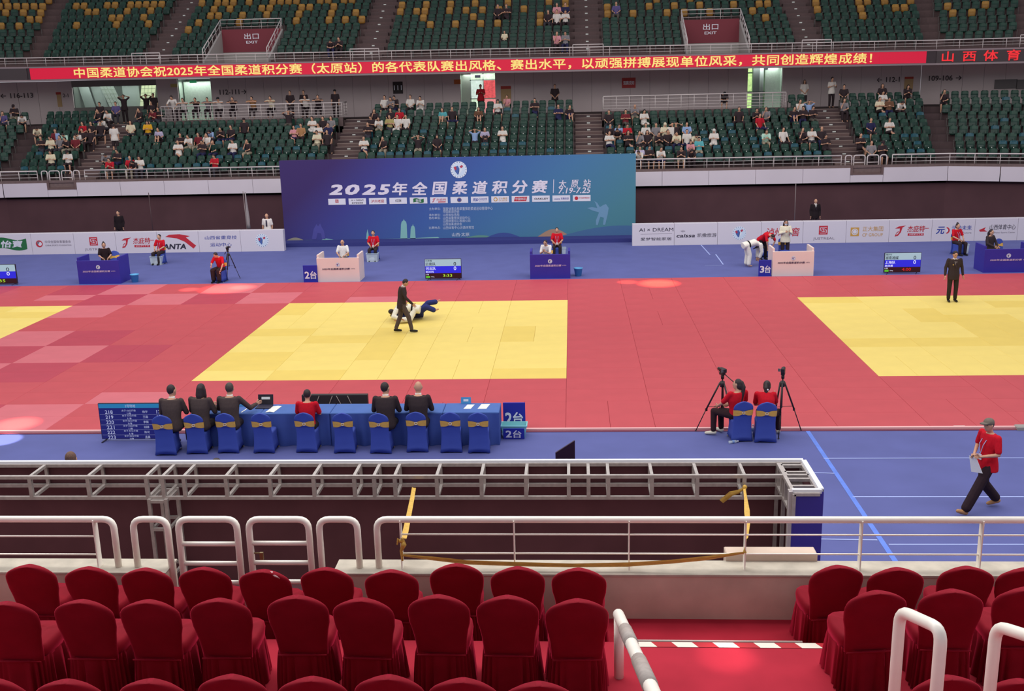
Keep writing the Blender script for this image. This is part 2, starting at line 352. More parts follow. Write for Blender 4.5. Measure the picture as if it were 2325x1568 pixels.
# 13 sponsor cards on the backdrop
for i in range(13):
    xa = 745+i*46.3; dy = -i*.68
    x0, z1 = bp(xa, 451+dy); x1, z0 = bp(xa+40.3, 464.3+dy); c = MB()
    flat(c, [(x0, z0), (x1, z0), (x1, z1), (x0, z1)], -.012, 0)
    L = lambda s, a, b_, c0, c1, mi, **k: lettering(c, s, x0+(x1-x0)*a, x0+(x1-x0)*b_, z0+(z1-z0)*c0, z0+(z1-z0)*c1, -.018, mi=mi, **k)
    X = lambda a: x0+(x1-x0)*a; Z = lambda a: z0+(z1-z0)*a
    if i == 0: maze(c, X(.5), Z(.6), (z1-z0)*.26, -.016, 1)
    elif i == 1: L('AI × DREAM', .15, .85, .58, .82, 2); L('愛梦智能家居', .18, .82, .12, .4, 2)
    elif i == 2: L('泸州老窖', .12, .86, .25, .75, 1)
    elif i == 3: L('红旗', .34, .68, .3, .75, 2)
    elif i == 4: wave(c, X(.2), X(.8), Z(.15), Z(.85), -.016, 3); L('怡宝', .34, .66, .25, .75, 0, bold=.02)
    elif i == 5: swoosh(c, X(.22), Z(.5), (z1-z0)*.35, -.016, 1); L('杰庇特', .36, .9, .4, .8, 1); flat(c, [(X(.45), Z(.15)), (X(.88), Z(.15)), (X(.88), Z(.28)), (X(.45), Z(.28))], -.016, 1)
    elif i == 6: flat(c, arc(X(.5), Z(.5), (z1-z0)*.38, 0, 2*PI, 16)[:-1], -.016, 6); flat(c, arc(X(.5), Z(.5), (z1-z0)*.24, 0, 2*PI, 12)[:-1], -.019, 5)
    elif i == 7: L('元D', .1, .42, .25, .75, 5, bold=.03, shear=.2); L('元动未来', .46, .92, .45, .78, 5); L('Sports Future', .46, .92, .2, .38, 5)
    elif i == 8: flat(c, arc(X(.24), Z(.5), (z1-z0)*.34, 0, 2*PI, 12)[:-1], -.016, 4); flat(c, arc(X(.24), Z(.5), (z1-z0)*.2, 0, 2*PI, 12)[:-1], -.019, 0); L('正大集团', .42, .9, .45, .8, 4); L('CP GROUP', .42, .9, .18, .38, 4)
    elif i == 9: flat(c, [(X(.12), Z(.15)), (X(.82), Z(.15)), (X(.88), Z(.85)), (X(.2), Z(.85))], -.016, 1); L('中国体彩', .22, .8, .3, .72, 0, bold=.01)
    elif i == 10: L('OAKLEY', .12, .92, .36, .64, 2, bold=.02)
    elif i == 11: L('caissa', .1, .42, .3, .6, 5, shear=.2); L('凯撒旅游', .48, .92, .3, .65, 5)
    else: flat(c, arc(X(.2), Z(.5), (z1-z0)*.3, 0, 2*PI, 14)[:-1], -.016, 1); L('中华全国体育基金会', .34, .94, .42, .68, 1)
    build(c, 'sponsor_card', LC, bd)
m = MB(); m.box(BX0-.4, BX1+.25, 23.55, 24.6, ZC, .14, 0)
tag(build(m, 'stage_platform', mat('navy_platform', (50, 54, 118), .8)), 'low dark navy platform running along the foot of the backdrop', 'platform')
m = MB(); m.box(BX0+.4, BX1-.4, 25.0, 25.6, ZC, .3)
for i in range(7): x = BX0+.6+i*2.65; m.tube([(x, 25.02, 3.8), (x, 25.6, ZC)], .03, 6)
tag(build(m, 'backdrop_brace', RAILG), 'grey brace frame standing behind the event backdrop', 'brace')

# ---- advertising boards
def board(px0, px1, side, draw, what, gy=22.45):
    P0 = atZ(px0, (577-px0*.0109) if side < 0 else 557-(px0-1435)*.0124, ZC); P1 = atZ(px1, (577-px1*.0109) if side < 0 else 557-(px1-1435)*.0124, ZC)
    x0, x1 = P0.x+.006, P1.x-.006; w_ = x1-x0
    t = thing('advertising_board', 'white floor board with '+what, 'board', (x0, gy, ZC), 0, 'white advertising boards around the arena')
    m = MB(); m.bbox(0, w_, 0, .32, 0, 1.02, .012); build(m, 'board_box', mat('board_white', (206, 200, 210), .5), t)
    c = MB(); k = 1.0
    def L(s, a, b_, z0, z1, mi, **kw): lettering(c, s, a*w_, b_*w_, z0, z1, -.006, mi=mi, **kw)
    draw(c, w_, L); build(c, 'print', LC+C_EM, t)
def d_yibao(c, w_, L): wave(c, .04*w_, .88*w_, .24, .82, -.004, 3); L('怡', .22, .5, .36, .7, 0, bold=.03, shear=.15); L('寶', .5, .78, .36, .7, 0, bold=.03, shear=.15)
def d_fund(c, w_, L):
    flat(c, arc(.18*w_, .52, .17, 0, 2*PI, 20)[:-1], -.004, 1); flat(c, arc(.18*w_+.03, .52, .1, 0, 2*PI, 16)[:-1], -.008, 0); flat(c, arc(.18*w_-.03, .56, .08, PI*.2, PI*1.4, 10), -.01, 6)
    L('中华全国体育基金会', .32, .93, .54, .68, 6); L('CHINA SPORTS FOUNDATION', .32, .93, .4, .47, 6)
def d_just(c, w_, L): maze(c, .47*w_, .6, .2, -.004, 1); L('JUSTREAL', .24, .74, .13, .27, 6)
def d_jpt(c, w_, L):
    swoosh(c, .26*w_, .5, .27, -.004, 1); L('杰庇特', .42, .84, .45, .74, 1, bold=.015, shear=.15)
    flat(c, [(.44*w_, .28), (.82*w_, .28), (.82*w_, .39), (.44*w_, .39)], -.004, 1); L('JIEPITE', .47, .8, .3, .37, 0); flat(c, [(.84*w_, .6), (.93*w_, .6), (.93*w_, .625), (.84*w_, .625)], -.004, 1)
def d_anta(c, w_, L):
    P = [(.2, .76), (.3, .86), (.55, .88), (.8, .78), (.9, .45), (.93, .3), (.86, .2), (.78, .36), (.66, .55), (.5, .7), (.36, .76)]
    flat(c, [(a*w_, b_) for a, b_ in P[:4]]+[(.7*w_, .72), (.93*w_, .32), (.86*w_, .18), (.66*w_, .52), (.48*w_, .68)], -.004, 1); L('ANTA', .12, .68, .16, .42, 2, bold=.04, shear=.2)
def d_shanxi(c, w_, L): L('山西省重竞技', .15, .92, .6, .78, 5, shear=.1); L('运动中心', .26, .78, .26, .44, 5, shear=.1)
def d_emb(c, w_, L): emblem(c, .5*w_, .52, .32, -.004, 7)
def d_ai(c, w_, L): L('AI × DREAM', .16, .98, .66, .82, 2); flat(c, [(.2*w_, .54), (.95*w_, .54), (.95*w_, .55), (.2*w_, .55)], -.004, 6); L('愛梦智能家居', .2, .94, .24, .38, 2)
def d_cai(c, w_, L): L('caissa', .05, .48, .36, .52, 2, bold=.02, shear=.2); L('凯撒旅游', .54, .98, .36, .54, 2); L('*', .15, .25, .6, .7, 6)
def d_lz(c, w_, L): L('泸州老窖', .12, .92, .34, .74, 1, bold=.01, shear=.1)
def d_cp(c, w_, L):
    flat(c, [(.1*w_, .3), (.3*w_, .3), (.3*w_, .7), (.1*w_, .7)], -.004, 4); flat(c, arc(.2*w_, .5, .15, 0, 2*PI, 18)[:-1], -.007, 0); flat(c, arc(.2*w_, .5, .11, 0, 2*PI, 18)[:-1], -.01, 4); flat(c, arc(.2*w_, .5, .09, 0, 2*PI, 18)[:-1], -.013, 0)
    L('正大集团', .38, .86, .52, .74, 4); L('CP GROUP', .38, .86, .28, .42, 4)
def d_yd(c, w_, L): L('元', .1, .3, .34, .68, 5, bold=.03, shear=.2); flat(c, arc(.34*w_, .5, .15, -PI/2, PI/2, 12), -.004, 1); flat(c, arc(.33*w_, .5, .1, -PI/2, PI/2, 12), -.007, 0); L('元动未来', .46, .93, .5, .72, 5); L('Sports Future', .5, .93, .32, .42, 6)
def d_sx(c, w_, L): flat(c, [(.1*w_, .5), (.25*w_, .62), (.22*w_, .5), (.3*w_, .42), (.12*w_, .42)], -.004, 1); L('山西体育中心', .34, .95, .5, .74, 2, shear=.1); L('Shanxi Sports Center', .45, .95, .32, .4, 6)
def d_none(c, w_, L): L('山西', .3, .8, .4, .7, 5)
bl_ = [(-95, -8, d_emb, 'a round emblem, left of the green flag logo'), (-8, 80, d_yibao, 'a green wavy flag logo'), (80, 175, d_fund, 'a red ball beside small grey text'),
       (175, 268, d_just, 'a red maze square, behind the left blue desk'), (268, 361, d_jpt, 'red swoosh lettering, left of the seated helper'), (361, 454, d_anta, 'a big red arc over black capitals'),
       (454, 548, d_shanxi, 'two lines of blue brush characters'), (548, 645, d_emb, 'a round blue emblem, beside the man in a white shirt')]
for a, b_, d, wt in bl_: board(a, b_, -1, d, wt)
br = [(1435, 1530, d_ai, 'thin black capitals over spaced characters'), (1530, 1628, d_cai, 'small navy travel lettering'), (1628, 1727, d_emb, 'a round emblem, behind the bowing athlete'),
      (1727, 1822, d_lz, 'red brush characters, behind the masked woman'), (1822, 1920, d_just, 'a red maze square, right of the white desk'), (1920, 2018, d_cp, 'a gold ring in a square'),
      (2018, 2115, d_jpt, 'red swoosh lettering, over the right scoreboard'), (2115, 2213, d_yd, 'a blue and red D logo, behind woman in red'), (2213, 2311, d_sx, 'dark brush characters at far right'), (2311, 2410, d_none, 'blue characters, cut by the right edge')]
for a, b_, d, wt in br: board(a, b_, 1, d, wt)
# ================================================================ FAR STANDS
YF = 28.33; T10 = math.tan(math.radians(10)); CS, SN = math.cos(math.radians(20)), math.sin(math.radians(20))
CR, CLX = 29.2, -20.2
def SP(i, s, t, z):
    # stand frame: i=0 straight run (s = world x), 1 = right bent run, -1 = left bent run (s measured from the corner)
    if i == 0: return Vector((s, YF+t, z))
    x = s*CS+t*SN; y = -s*SN+t*CS
    return Vector((CR+x, YF+y, z)) if i == 1 else Vector((CLX-x, YF+y, z))
SROT = {0: 0, 1: -math.radians(20), -1: math.radians(20)}
def dzu(x): return -(x-4.5)*.006          # the upper deck rises slightly towards the left
def ext(mb, prof, mi=0, smax=16, up=False, s0=None, s1=None, segs=(-1, 0, 1)):
    # sweep a closed (t, z) profile along the three runs of the stand
    for i in segs:
        rings = []
        for e in (0, 1):
            r = []
            for t, z in prof:
                if i == 0: s = (CLX-t*T10) if e == 0 else (CR+t*T10)
                else: s = -t*T10 if e == 0 else smax
                P = SP(i, s, t, z)
                if up: P.z += dzu(P.x)
                r.append(P)
            rings.append(r)
        mb.loft(rings, mi, True, False)
def rowz(k): return 2.84+.345*(k-1)
def rowt(k): return .62+.8*(k-1)
CZ = 5.6
low = MB()
prof = [(.3, 2.0), (.3, 2.84)]
for k in range(2, 10): prof += [(rowt(k), rowz(k-1)), (rowt(k), rowz(k))]
prof += [(12, CZ), (12, 2.0)]
ext(low, prof); lows = struct(build(low, 'floor_lower_stand', BROWN))
# kerb, white band in panels, stair notches
m = MB(); ext(m, [(0, 2.86), (0, 2.98), (.3, 2.98), (.3, 2.5), (.05, 2.5), (.05, 2.86)]); struct(build(m, 'trim_stand_kerb', mat('kerb_brown', (112, 94, 92), .8, noise=.1)))
bandr = bpy.data.objects.new('trim_white_band', None); COL.objects.link(bandr); bandr['kind'] = 'structure'
def slab(i, s0, s1, t0, t1, z0, z1, name, mt, par, b=.01):
    m = MB(); a = [SP(i, s, t, z) for z in (z0, z1) for t in (t0, t1) for s in (s0, s1)]
    m.add(a, [(0, 2, 3, 1), (4, 5, 7, 6), (0, 1, 5, 4), (2, 6, 7, 3), (0, 4, 6, 2), (1, 3, 7, 5)]); return build(m, name, mt, par)
NOTCH = [(-17.75, -16.15), (24.35, 26.0)]
edges = [CLX+.02]; x = CLX
for a, b_ in NOTCH:
    n = max(1, round((a-x)/2.43)); edges += [x+(a-x)*q/n for q in range(1, n+1)]; edges.append(b_); x = b_
n = round((CR-x)/2.43) or 1; edges += [x+(CR-x)*q/n for q in range(1, n+1)]
for a, b_ in zip(edges[:-1], edges[1:]):
    nt_ = any(abs(a-q[0]) < .01 for q in NOTCH)
    slab(0, a+.008, b_-.008, -.02, .05, 2.13, 2.5 if nt_ else 2.86, 'band_panel', WHITEP, bandr)
    if nt_:
        m = MB(); m.box(a, b_, YF-.03, YF+.9, 2.5, 2.56, 0); m.box(a, a+.12, YF-.04, YF+.3, 2.5, 2.99, 0); m.box(b_-.12, b_, YF-.04, YF+.3, 2.5, 2.99, 0)
        for q in range(3): m.box(a+.12, b_-.12, YF-.01+q*.3, YF+.3+q*.3, 2.56, 2.62+q*.12, 0)
        struct(build(m, 'trim_stair_notch', STEP, lows))
for i in (1, -1):
    for q in range(6): slab(i, q*2.43+.02, q*2.43+2.41, -.02, .05, 2.13, 2.86, 'band_panel', WHITEP, bandr)
# black drape under the stand
m = MB(); ext(m, [(.3, -.3), (.3, 2.3), (.45, 2.3), (.45, -.3)]); tag(build(m, 'drape', BLACKC), 'long dark brown-black drape hanging below the white band of the stand', 'drape', kind='thing')
m = MB(); m.box(-44, 54, 32, 52, -.3, -.1); struct(build(m, 'ground_under_stand', BROWN))
# ---- aisles: stair treads
ASL = [(-17.0, -15.5), (-2.95, -1.45), (10.38, 11.92), (23.8, 25.3)]
for ai, (a, b_) in enumerate(ASL):
    r = bpy.data.objects.new('stair_flight', None); COL.objects.link(r)
    tag(r, ['brown concrete stairs of the far left aisle in the lower stand', 'brown concrete stairs left of the centre seating block', 'brown concrete stairs right of the centre seating block', 'brown concrete stairs up from the right gate'][ai], 'stairs', 'aisle stairs of the lower stand')
    for k in range(1, 9):
        m = MB(); t0 = rowt(k+1)-.4
        m.bbox(a+.02, b_-.02, YF+t0, YF+t0+.4, rowz(k), rowz(k)+.172, .02, 0)
        m.box(a+.02, b_-.02, YF+t0-.004, YF+t0+.03, rowz(k)+.15, rowz(k)+.176, 1); m.box((a+b_)/2-.09, (a+b_)/2+.09, YF+t0+.4-.008, YF+t0+.4, rowz(k)+.2, rowz(k)+.26, 2)
        m.box(a+.02, b_-.02, YF+t0+.396, YF+t0+.43, rowz(k+1)-.024, rowz(k+1)+.004, 1)
        build(m, 'stair_step', [STEP, mat('step_nosing', (150, 132, 126), .6), DOT], r)
# ---- wheelchair platforms with rails
for pi, (a, b_) in enumerate([(-13.65, -2.95), (11.93, 22.25)]):
    m = MB(); m.box(a, b_, YF+rowt(8)+.02, YF+rowt(9)+1.6, rowz(7), CZ, 0); m.box(a, b_, YF+rowt(8), YF+rowt(8)+.15, rowz(7), CZ+.16, 0)
    struct(build(m, 'floor_platform', mat('platform_brown', (96, 80, 80), .8, noise=.08)))
def rail_run(pts, name, label, cat, hts, rtop, rbar, rpost, spacing, mt, group=None, postz=0):
    # pts: base polyline; hts: heights of the bars (last = top rail)
    pts = [Vector(p) for p in pts]; o = pts[0]; t = thing(name, label, cat, o, 0, group)
    m = MB(); m.tube([p+Vector((0, 0, hts[-1]))-o for p in pts], rtop, 8); build(m, 'top_rail', mt, t)
    for h in hts[:-1]:
        m = MB(); m.tube([p+Vector((0, 0, h))-o for p in pts], rbar, 6); build(m, 'rail_bar', mt, t)
    for a, b_ in zip(pts[:-1], pts[1:]):
        n = max(1, round((b_-a).length/spacing))
        for q in range(n+(1 if b_ == pts[-1] else 0)):
            p = a.lerp(b_, q/n)-o; m = MB(); m.tube([p+Vector((0, 0, postz)), p+Vector((0, 0, hts[-1]))], rpost, 6); build(m, 'post', mt, t)
    return t
yp = YF+rowt(8)+.08
rail_run([(-13.6, yp+1.2, CZ+.16), (-13.6, yp, CZ+.16), (-3.3, yp, CZ+.16), (-3.05, yp+.25, CZ+.16), (-3.05, yp+1.6, CZ+.16)], 'platform_railing', 'white railing of the upper left platform where people lean on their arms', 'railing', [.14, .3, .46, .64, .82], .032, .014, .018, .72, RAILG, 'platform railings')
rail_run([(12.0, yp+1.2, CZ+.16), (12.0, yp, CZ+.16), (22.2, yp, CZ+.16), (22.2, yp+1.2, CZ+.16)], 'platform_railing', 'white railing of the upper right platform, behind people in white tops', 'railing', [.14, .3, .46, .64, .82], .032, .014, .018, .72, RAILG, 'platform railings')
# ---- front railing of the lower stand
yr = YF+.15
for a, b_, lb in [((-1, 14), CLX, 0), (CLX+.1, -18.35, 0), (-15.65, 23.8, 0), (26.45, CR-.1, 0), (CR+.1, (1, 14), 0)]:
    pass
G = 'front railings of the far lower stand'
rail_run([SP(-1, 14, .15, 2.98), SP(-1, .05, .15, 2.98), (-18.3, yr, 2.98)], 'stand_railing', 'white front railing of the far stand, left of the left gate', 'railing', [.16, .33, .5], .035, .014, .02, 1.13, RAILG, G)
rail_run([(-15.7, yr, 2.98), (23.9, yr, 2.98)], 'stand_railing', 'long white front railing of the far stand passing behind the backdrop', 'railing', [.16, .33, .5], .035, .014, .02, 1.13, RAILG, G)
rail_run([(26.45, yr, 2.98), SP(1, .05, .15, 2.98), SP(1, 14, .15, 2.98)], 'stand_railing', 'white front railing of the far stand, right of the right gate', 'railing', [.16, .33, .5], .035, .014, .02, 1.13, RAILG, G)
def uframe(w_, h, r, rad=.1):
    pts = [(0, 0, 0), (0, 0, h-rad)]+[(rad-rad*math.cos(a), 0, h-rad+rad*math.sin(a)) for a in (PI/6, PI/3, PI/2)]
    return pts+[(w_-p[0], 0, p[2]) for p in reversed(pts)]
for gi, (gx, wd) in enumerate([(-18.05, .0), (24.1, .0)]):
    nm = ['left', 'right'][gi]
    for q, (x0, w_, z0, h, bars) in enumerate([(gx, .32, 2.98, .5, []), (gx+.42, .56, 2.6, .88, [.05, .28, .52]), (gx+1.1, .56, 2.6, .88, [.05, .28, .52]), (gx+1.75, .32, 2.98, .5, [])]):
        t = thing('stand_gate' if bars else 'rail_hoop', ('white barred leaf of the %s gate, %s of the two' % (nm, 'left' if q == 1 else 'right')) if bars else 'narrow white rail hoop %s of the %s gate' % ('left' if q == 0 else 'right', nm), 'gate' if bars else 'rail', (x0, yr-.02, z0))
        m = MB(); m.tube(uframe(w_, h, .03), .03, 8); build(m, 'frame', RAILG, t)
        for z in bars: m = MB(); m.tube([(0, 0, z), (w_, 0, z)], .022, 6); build(m, 'rail_bar', RAILG, t)

# ---- seats
def seat_parts(g, gp, ys=False):
    b1 = MB(); n = 5
    xs = [-.19, -.14, 0, .14, .19]
    for dy, rev in ((0, 0), (.03, 1)): pass
    fr = []; 
    prof = [(.40, 0.0, .19), (.60, .02, .2), (.76, .05, .195), (.81, .06, .17), (.83, .065, .12)]
    rings = []
    for z, y, wx in prof:
        rings.append([Vector((-wx, y, z)), Vector((-wx*.5, y+.03, z)), Vector((wx*.5, y+.03, z)), Vector((wx, y, z)), Vector((wx, y+.03, z)), Vector((wx*.5, y+.06, z)), Vector((-wx*.5, y+.06, z)), Vector((-wx, y+.03, z))])
    b1.loft(rings, 0)
    p = MB(); rings = []
    for z, y, wx in [(.36, -.09, .14), (.42, -.13, .19), (.60, -.10, .2), (.66, -.07, .185)]:
        rings.append([Vector((-wx, y, z)), Vector((-wx*.5, y-.025, z)), Vector((wx*.5, y-.025, z)), Vector((wx, y, z)), Vector((wx, y+.04, z)), Vector((-wx, y+.04, z))])
    p.loft(rings, 0); p.box(-.022, .022, -.162, -.15, .47, .515, 1)
    k = MB(); k.box(-.245, -.225, -.12, .06, .0, .42); k.box(-.25, -.22, -.16, .05, .42, .47); k.box(.225, .245, -.12, .06, 0, .42)
    return b1, p, k
SB, SPN, SK = seat_parts(0, 0)
def occupied(): return None
me_b = SB.mesh('backrest'); me_p = SPN.mesh('seat_pan'); me_k = SK.mesh('bracket')
me_b.materials.append(GREEN); me_p.materials.append(GREENL); me_p.materials.append(DOT); me_k.materials.append(BRKT)
me_yb = me_b.copy(); me_yb.materials.clear(); me_yb.materials.append(YSEAT)
me_yp = me_p.copy(); me_yp.materials.clear(); me_yp.materials.append(YSEAT2); me_yp.materials.append(DOT)
SEATS = []   # (level, run, row, s, P, block, index in block)
def fill(level, i, k, s0, s1, t, z, block, up=False):
    n = int((s1-s0)/.508); 
    if n < 1: return
    off = (s1-s0-n*.508)/2
    for q in range(n):
        s = s0+off+.254+q*.508; P = SP(i, s, t, z)
        if up: P.z += dzu(P.x)
        SEATS.append([level, i, k, s, P, block, q])
for k in range(1, 10):
    t = 1.22+.8*(k-1); z = rowz(k); X0 = CLX-t*T10+.4; X1 = CR+t*T10-.4
    blocks = [(X0, -17.05, 'left end'), (-15.45, -3.0, 'left'), (-1.4, 10.33, 'centre'), (11.97, 23.75, 'right'), (25.35, X1, 'right end')]
    for a, b_, nm in blocks:
        if nm == 'left' and k >= 8: continue
        if nm == 'right' and k >= 8: continue
        if nm == 'left end' and k == 9: b_ = -14.4 if 0 else b_
        fill('lower', 0, k, a, b_, t, z, nm)
    if k >= 8: fill('lower', 0, k, -15.45, -13.75, t, z, 'left'); fill('lower', 0, k, 22.35, 23.75, t, z, 'right')
    fill('lower', 1, k, -t*T10+.4, 9.5, t, z, 'far right'); fill('lower', -1, k, -t*T10+.4, 6, t, z, 'far left')
def urz(j): return 9.0+.44*(j-1)
def urt(j): return 7.7+.8*(j-1)
NU = 11
UAS = [(-14.95, -13.5), (-2.25, -.8), (10.4, 11.9), (23.1, 24.5)]
EXITS = [(-11.2, -7.3), (16.7, 20.3)]
for j in range(1, NU+1):
    t = 8.3+.8*(j-1); z = urz(j); X0 = CLX-t*T10+.4; X1 = CR+t*T10-.4
    cuts = sorted(UAS+[e for e in EXITS if j <= 4]); x = X0
    for a, b_ in cuts+[(X1, 0)]:
        fill('upper', 0, j, x, a-.03, t, z, 'u%d' % round(x), True); x = b_+.03
    fill('upper', 1, j, -t*T10+.4, 2.95, t, z, 'ur', True); fill('upper', 1, j, 4.7, 8, t, z, 'uz', True); fill('upper', -1, j, -t*T10+.4, 5.5, t, z, 'ul', True)
# ---- upper deck structure
m = MB(); prof = [(6.45, 8.2), (6.45, 8.78), (6.9, 8.78), (6.9, 8.6), (7.7, 8.6)]
for j in range(1, NU+1): prof += [(urt(j), urz(j-1) if j > 1 else 8.6), (urt(j), urz(j))]
prof += [(urt(NU)+.9, urz(NU)), (urt(NU)+.9, 12.2), (11.8, 8.35)]
# sweep needs convex-safe caps, so build the deck row by row
prev = None
for j in range(0, NU+1):
    if j == 0: q = [(6.45, 8.15), (6.45, 8.6), (7.7, 8.6), (7.7, 8.2)]
    else: q = [(urt(j), urz(j)-.75), (urt(j), urz(j)), (urt(j)+.8, urz(j)), (urt(j)+.8, urz(j)-.75)]
    if not 1 <= j <= 4: ext(m, q, up=True); continue
    ext(m, q, up=True, segs=(-1, 1)); x = CLX-q[0][0]*T10
    for a, b_ in EXITS+[(CR+q[0][0]*T10, 0)]:
        m.loft([[SP(0, e, t, z)+Vector((0, 0, dzu(e))) for t, z in q] for e in (x, a)], 0, True, False); x = b_
ext(m, [(6.4, 8.15), (12, 8.15), (12, 8.2), (6.4, 8.2)], up=True)
ext(m, [(6.5, 8.6), (6.5, 8.86), (6.65, 8.86), (6.65, 8.6)], up=True)
struct(build(m, 'floor_upper_stand', mat('upper_brown', (92, 74, 74), .8, noise=.08)))
m = MB(); ext(m, [(6.28, 8.02), (6.28, 8.12), (6.6, 8.12), (6.6, 8.02)], up=True); ext(m, [(6.3, 8.76), (6.3, 8.84), (6.6, 8.84), (6.6, 8.76)], up=True)
struct(build(m, 'trim_deck_edge', mat('deck_edge', (140, 126, 130), .6)))
# ---- LED ribbon
LEDR = mat('led_red', (200, 22, 56), .5, emit=.95, noise=.05, nscale=30); LEDY = mat('led_yellow', (236, 212, 120), .5, emit=1.0); LEDK = mat('led_dark', (62, 52, 56), .5); LEDT = mat('led_red_text', (240, 40, 48), .5, emit=.9)
def ledP(x, dy, z): return Vector((x, YF+6.34+dy, z+dzu(x)))
xl = atY(67, 165, YF+6.3).x; xr = atY(2104, 130, YF+6.3).x
led = thing('led_ribbon', 'long red LED ribbon screen with yellow Chinese slogan under the upper stand', 'LED screen', (0, 0, 0))
m = MB(); n = 12
def ledbox(mb, x0, x1, mi): mb.add([ledP(x, dy, z) for z in (8.13, 8.76) for dy in (0, .12) for x in (x0, x1)], [(0, 2, 3, 1), (4, 5, 7, 6), (0, 1, 5, 4), (2, 6, 7, 3), (0, 4, 6, 2), (1, 3, 7, 5)], mi)
for q in range(20):
    c = MB(); ledbox(c, xl+(xr-xl)*q/20+.004, xl+(xr-xl)*(q+1)/20-.004, 0); build(c, 'led_module', LEDR, led)
slog = '中国柔道协会祝2025年全国柔道积分赛（太原站）的各代表队赛出风格、赛出水平，以顽强拼搏展现单位风采，共同创造辉煌成绩！'
xa = atY(165, 165, YF+6.3).x; xb = atY(2003, 130, YF+6.3).x
ncell = sum(.5 if ch in '2025' else 1 for ch in slog); cell = (xb-xa)/ncell; c = MB(); x = xa
for ch in slog:
    wd = cell*(.5 if ch in '2025' else 1); vs, fs = glyphs(ch, .022, 0)
    k = cell*.97; ky = .53/.9
    c.add([ledP(x+v[0]*k, -.015-v[2], 8.19+(v[1]+.07)*ky) for v in vs], fs, 0); x += wd
build(c, 'slogan_lettering', LEDY, led)
led2 = thing('led_ribbon', 'dark end of the ribbon screen with spaced red characters at right', 'LED screen', (0, 0, 0), 0, None)
def ledseg(mb, i, s0, s1, z0=8.13, z1=8.76, t=6.3):
    a = [SP(i, s, tt, z) for z in (z0, z1) for tt in (t, t+.12) for s in (s0, s1)]
    for p in a: p.z += dzu(p.x)
    mb.add(a, [(0, 2, 3, 1), (4, 5, 7, 6), (0, 1, 5, 4), (2, 6, 7, 3), (0, 4, 6, 2), (1, 3, 7, 5)], 0)
c = MB(); ledbox(c, xr, CR+6.34*T10, 0); ledseg(c, 1, -6.3*T10, 12); build(c, 'led_panel', LEDK, led2)
c = MB()
for px, ch in [(2151, '山'), (2200, '西'), (2248, '体'), (2300, '育'), (2352, '中'), (2404, '心')]:
    P = atY(px, 125, YF+6.0)
    # position along the bent run
    for s in np.linspace(-1.1, 9, 400):
        Q = SP(1, s, 6.29, 8.2)
        if proj(Q)[0] > px: break
    vs, fs = glyphs(ch, .02, 0)
    pts = []
    for v in vs: q = SP(1, s-.36+v[0]*.74, 6.24-v[2], 8.19+(v[1]+.07)*.53/.9); q.z += dzu(q.x); pts.append(q)
    c.add(pts, fs, 0)
build(c, 'lettering', LEDT, led2)
led3 = thing('led_ribbon', 'dark end of the ribbon screen with one red character, cut by the left edge', 'LED screen', (0, 0, 0))
c = MB(); ledbox(c, CLX-6.34*T10, xl, 0); ledseg(c, -1, -6.3*T10, 12); build(c, 'led_panel', LEDK, led3)
c = MB(); P = atY(-9, 168, YF+6.3)
for j, ch in enumerate('您好'[:1]):
    vs, fs = glyphs(ch, .02, 0); c.add([ledP(P.x+v[0]*.75, -.015-v[2], 8.19+(v[1]+.07)*.53/.9) for v in vs], fs, 0)
build(c, 'lettering', LEDT, led3)
# ---- rail on the upper deck
def URL(pts): return [p+Vector((0, 0, dzu(p.x))) for p in pts]
rail_run(URL([SP(-1, 14, 6.55, 8.86), SP(0, CLX-6.55*T10, 6.55, 8.86), SP(0, CR+6.55*T10, 6.55, 8.86), SP(1, 14, 6.55, 8.86)]), 'deck_railing', 'grey white railing running above the red ribbon screen', 'railing', [.17, .32, .48], .028, .012, .016, 1.13, RAILG)
for gi, (a, b_) in enumerate(UAS+[(35.3, 36.8)]):
    if gi == 4: base = [SP(1, 3.0, 6.45, 8.86), SP(1, 4.6, 6.45, 8.86)]
    else: base = [Vector((a-.1, YF+6.45, 8.86)), Vector((b_+.1, YF+6.45, 8.86))]
    rail_run(URL(base), 'aisle_guard_rail', 'raised guard rail section at the foot of the %s upper aisle' % ['first', 'second', 'third', 'fourth', 'fifth, rightmost'][gi], 'railing', [.3, .46, .62], .03, .012, .02, .8, RAILG, 'raised guard rails at the upper aisles')
# upper aisles with step tags
for ai, (a, b_) in enumerate(UAS):
    r = bpy.data.objects.new('stair_flight', None); COL.objects.link(r)
    tag(r, 'brown stairs of the %s aisle in the upper stand, counted from the left' % ['first', 'second', 'third', 'fourth'][ai], 'stairs', 'aisle stairs of the upper stand')
    for j in range(1, NU):
        z = urz(j); t0 = urt(j)+.42; m = MB()
        dz = dzu((a+b_)/2)
        m.bbox(a+.02, b_-.02, YF+t0, YF+t0+.38, z+dz, z+.22+dz, .02, 0); m.box((a+b_)/2-.08, (a+b_)/2+.08, YF+t0+.372, YF+t0+.38, z+dz+.27, z+dz+.33, 1)
        build(m, 'stair_step', [mat('upper_step', (88, 72, 72), .8), DOT], r)
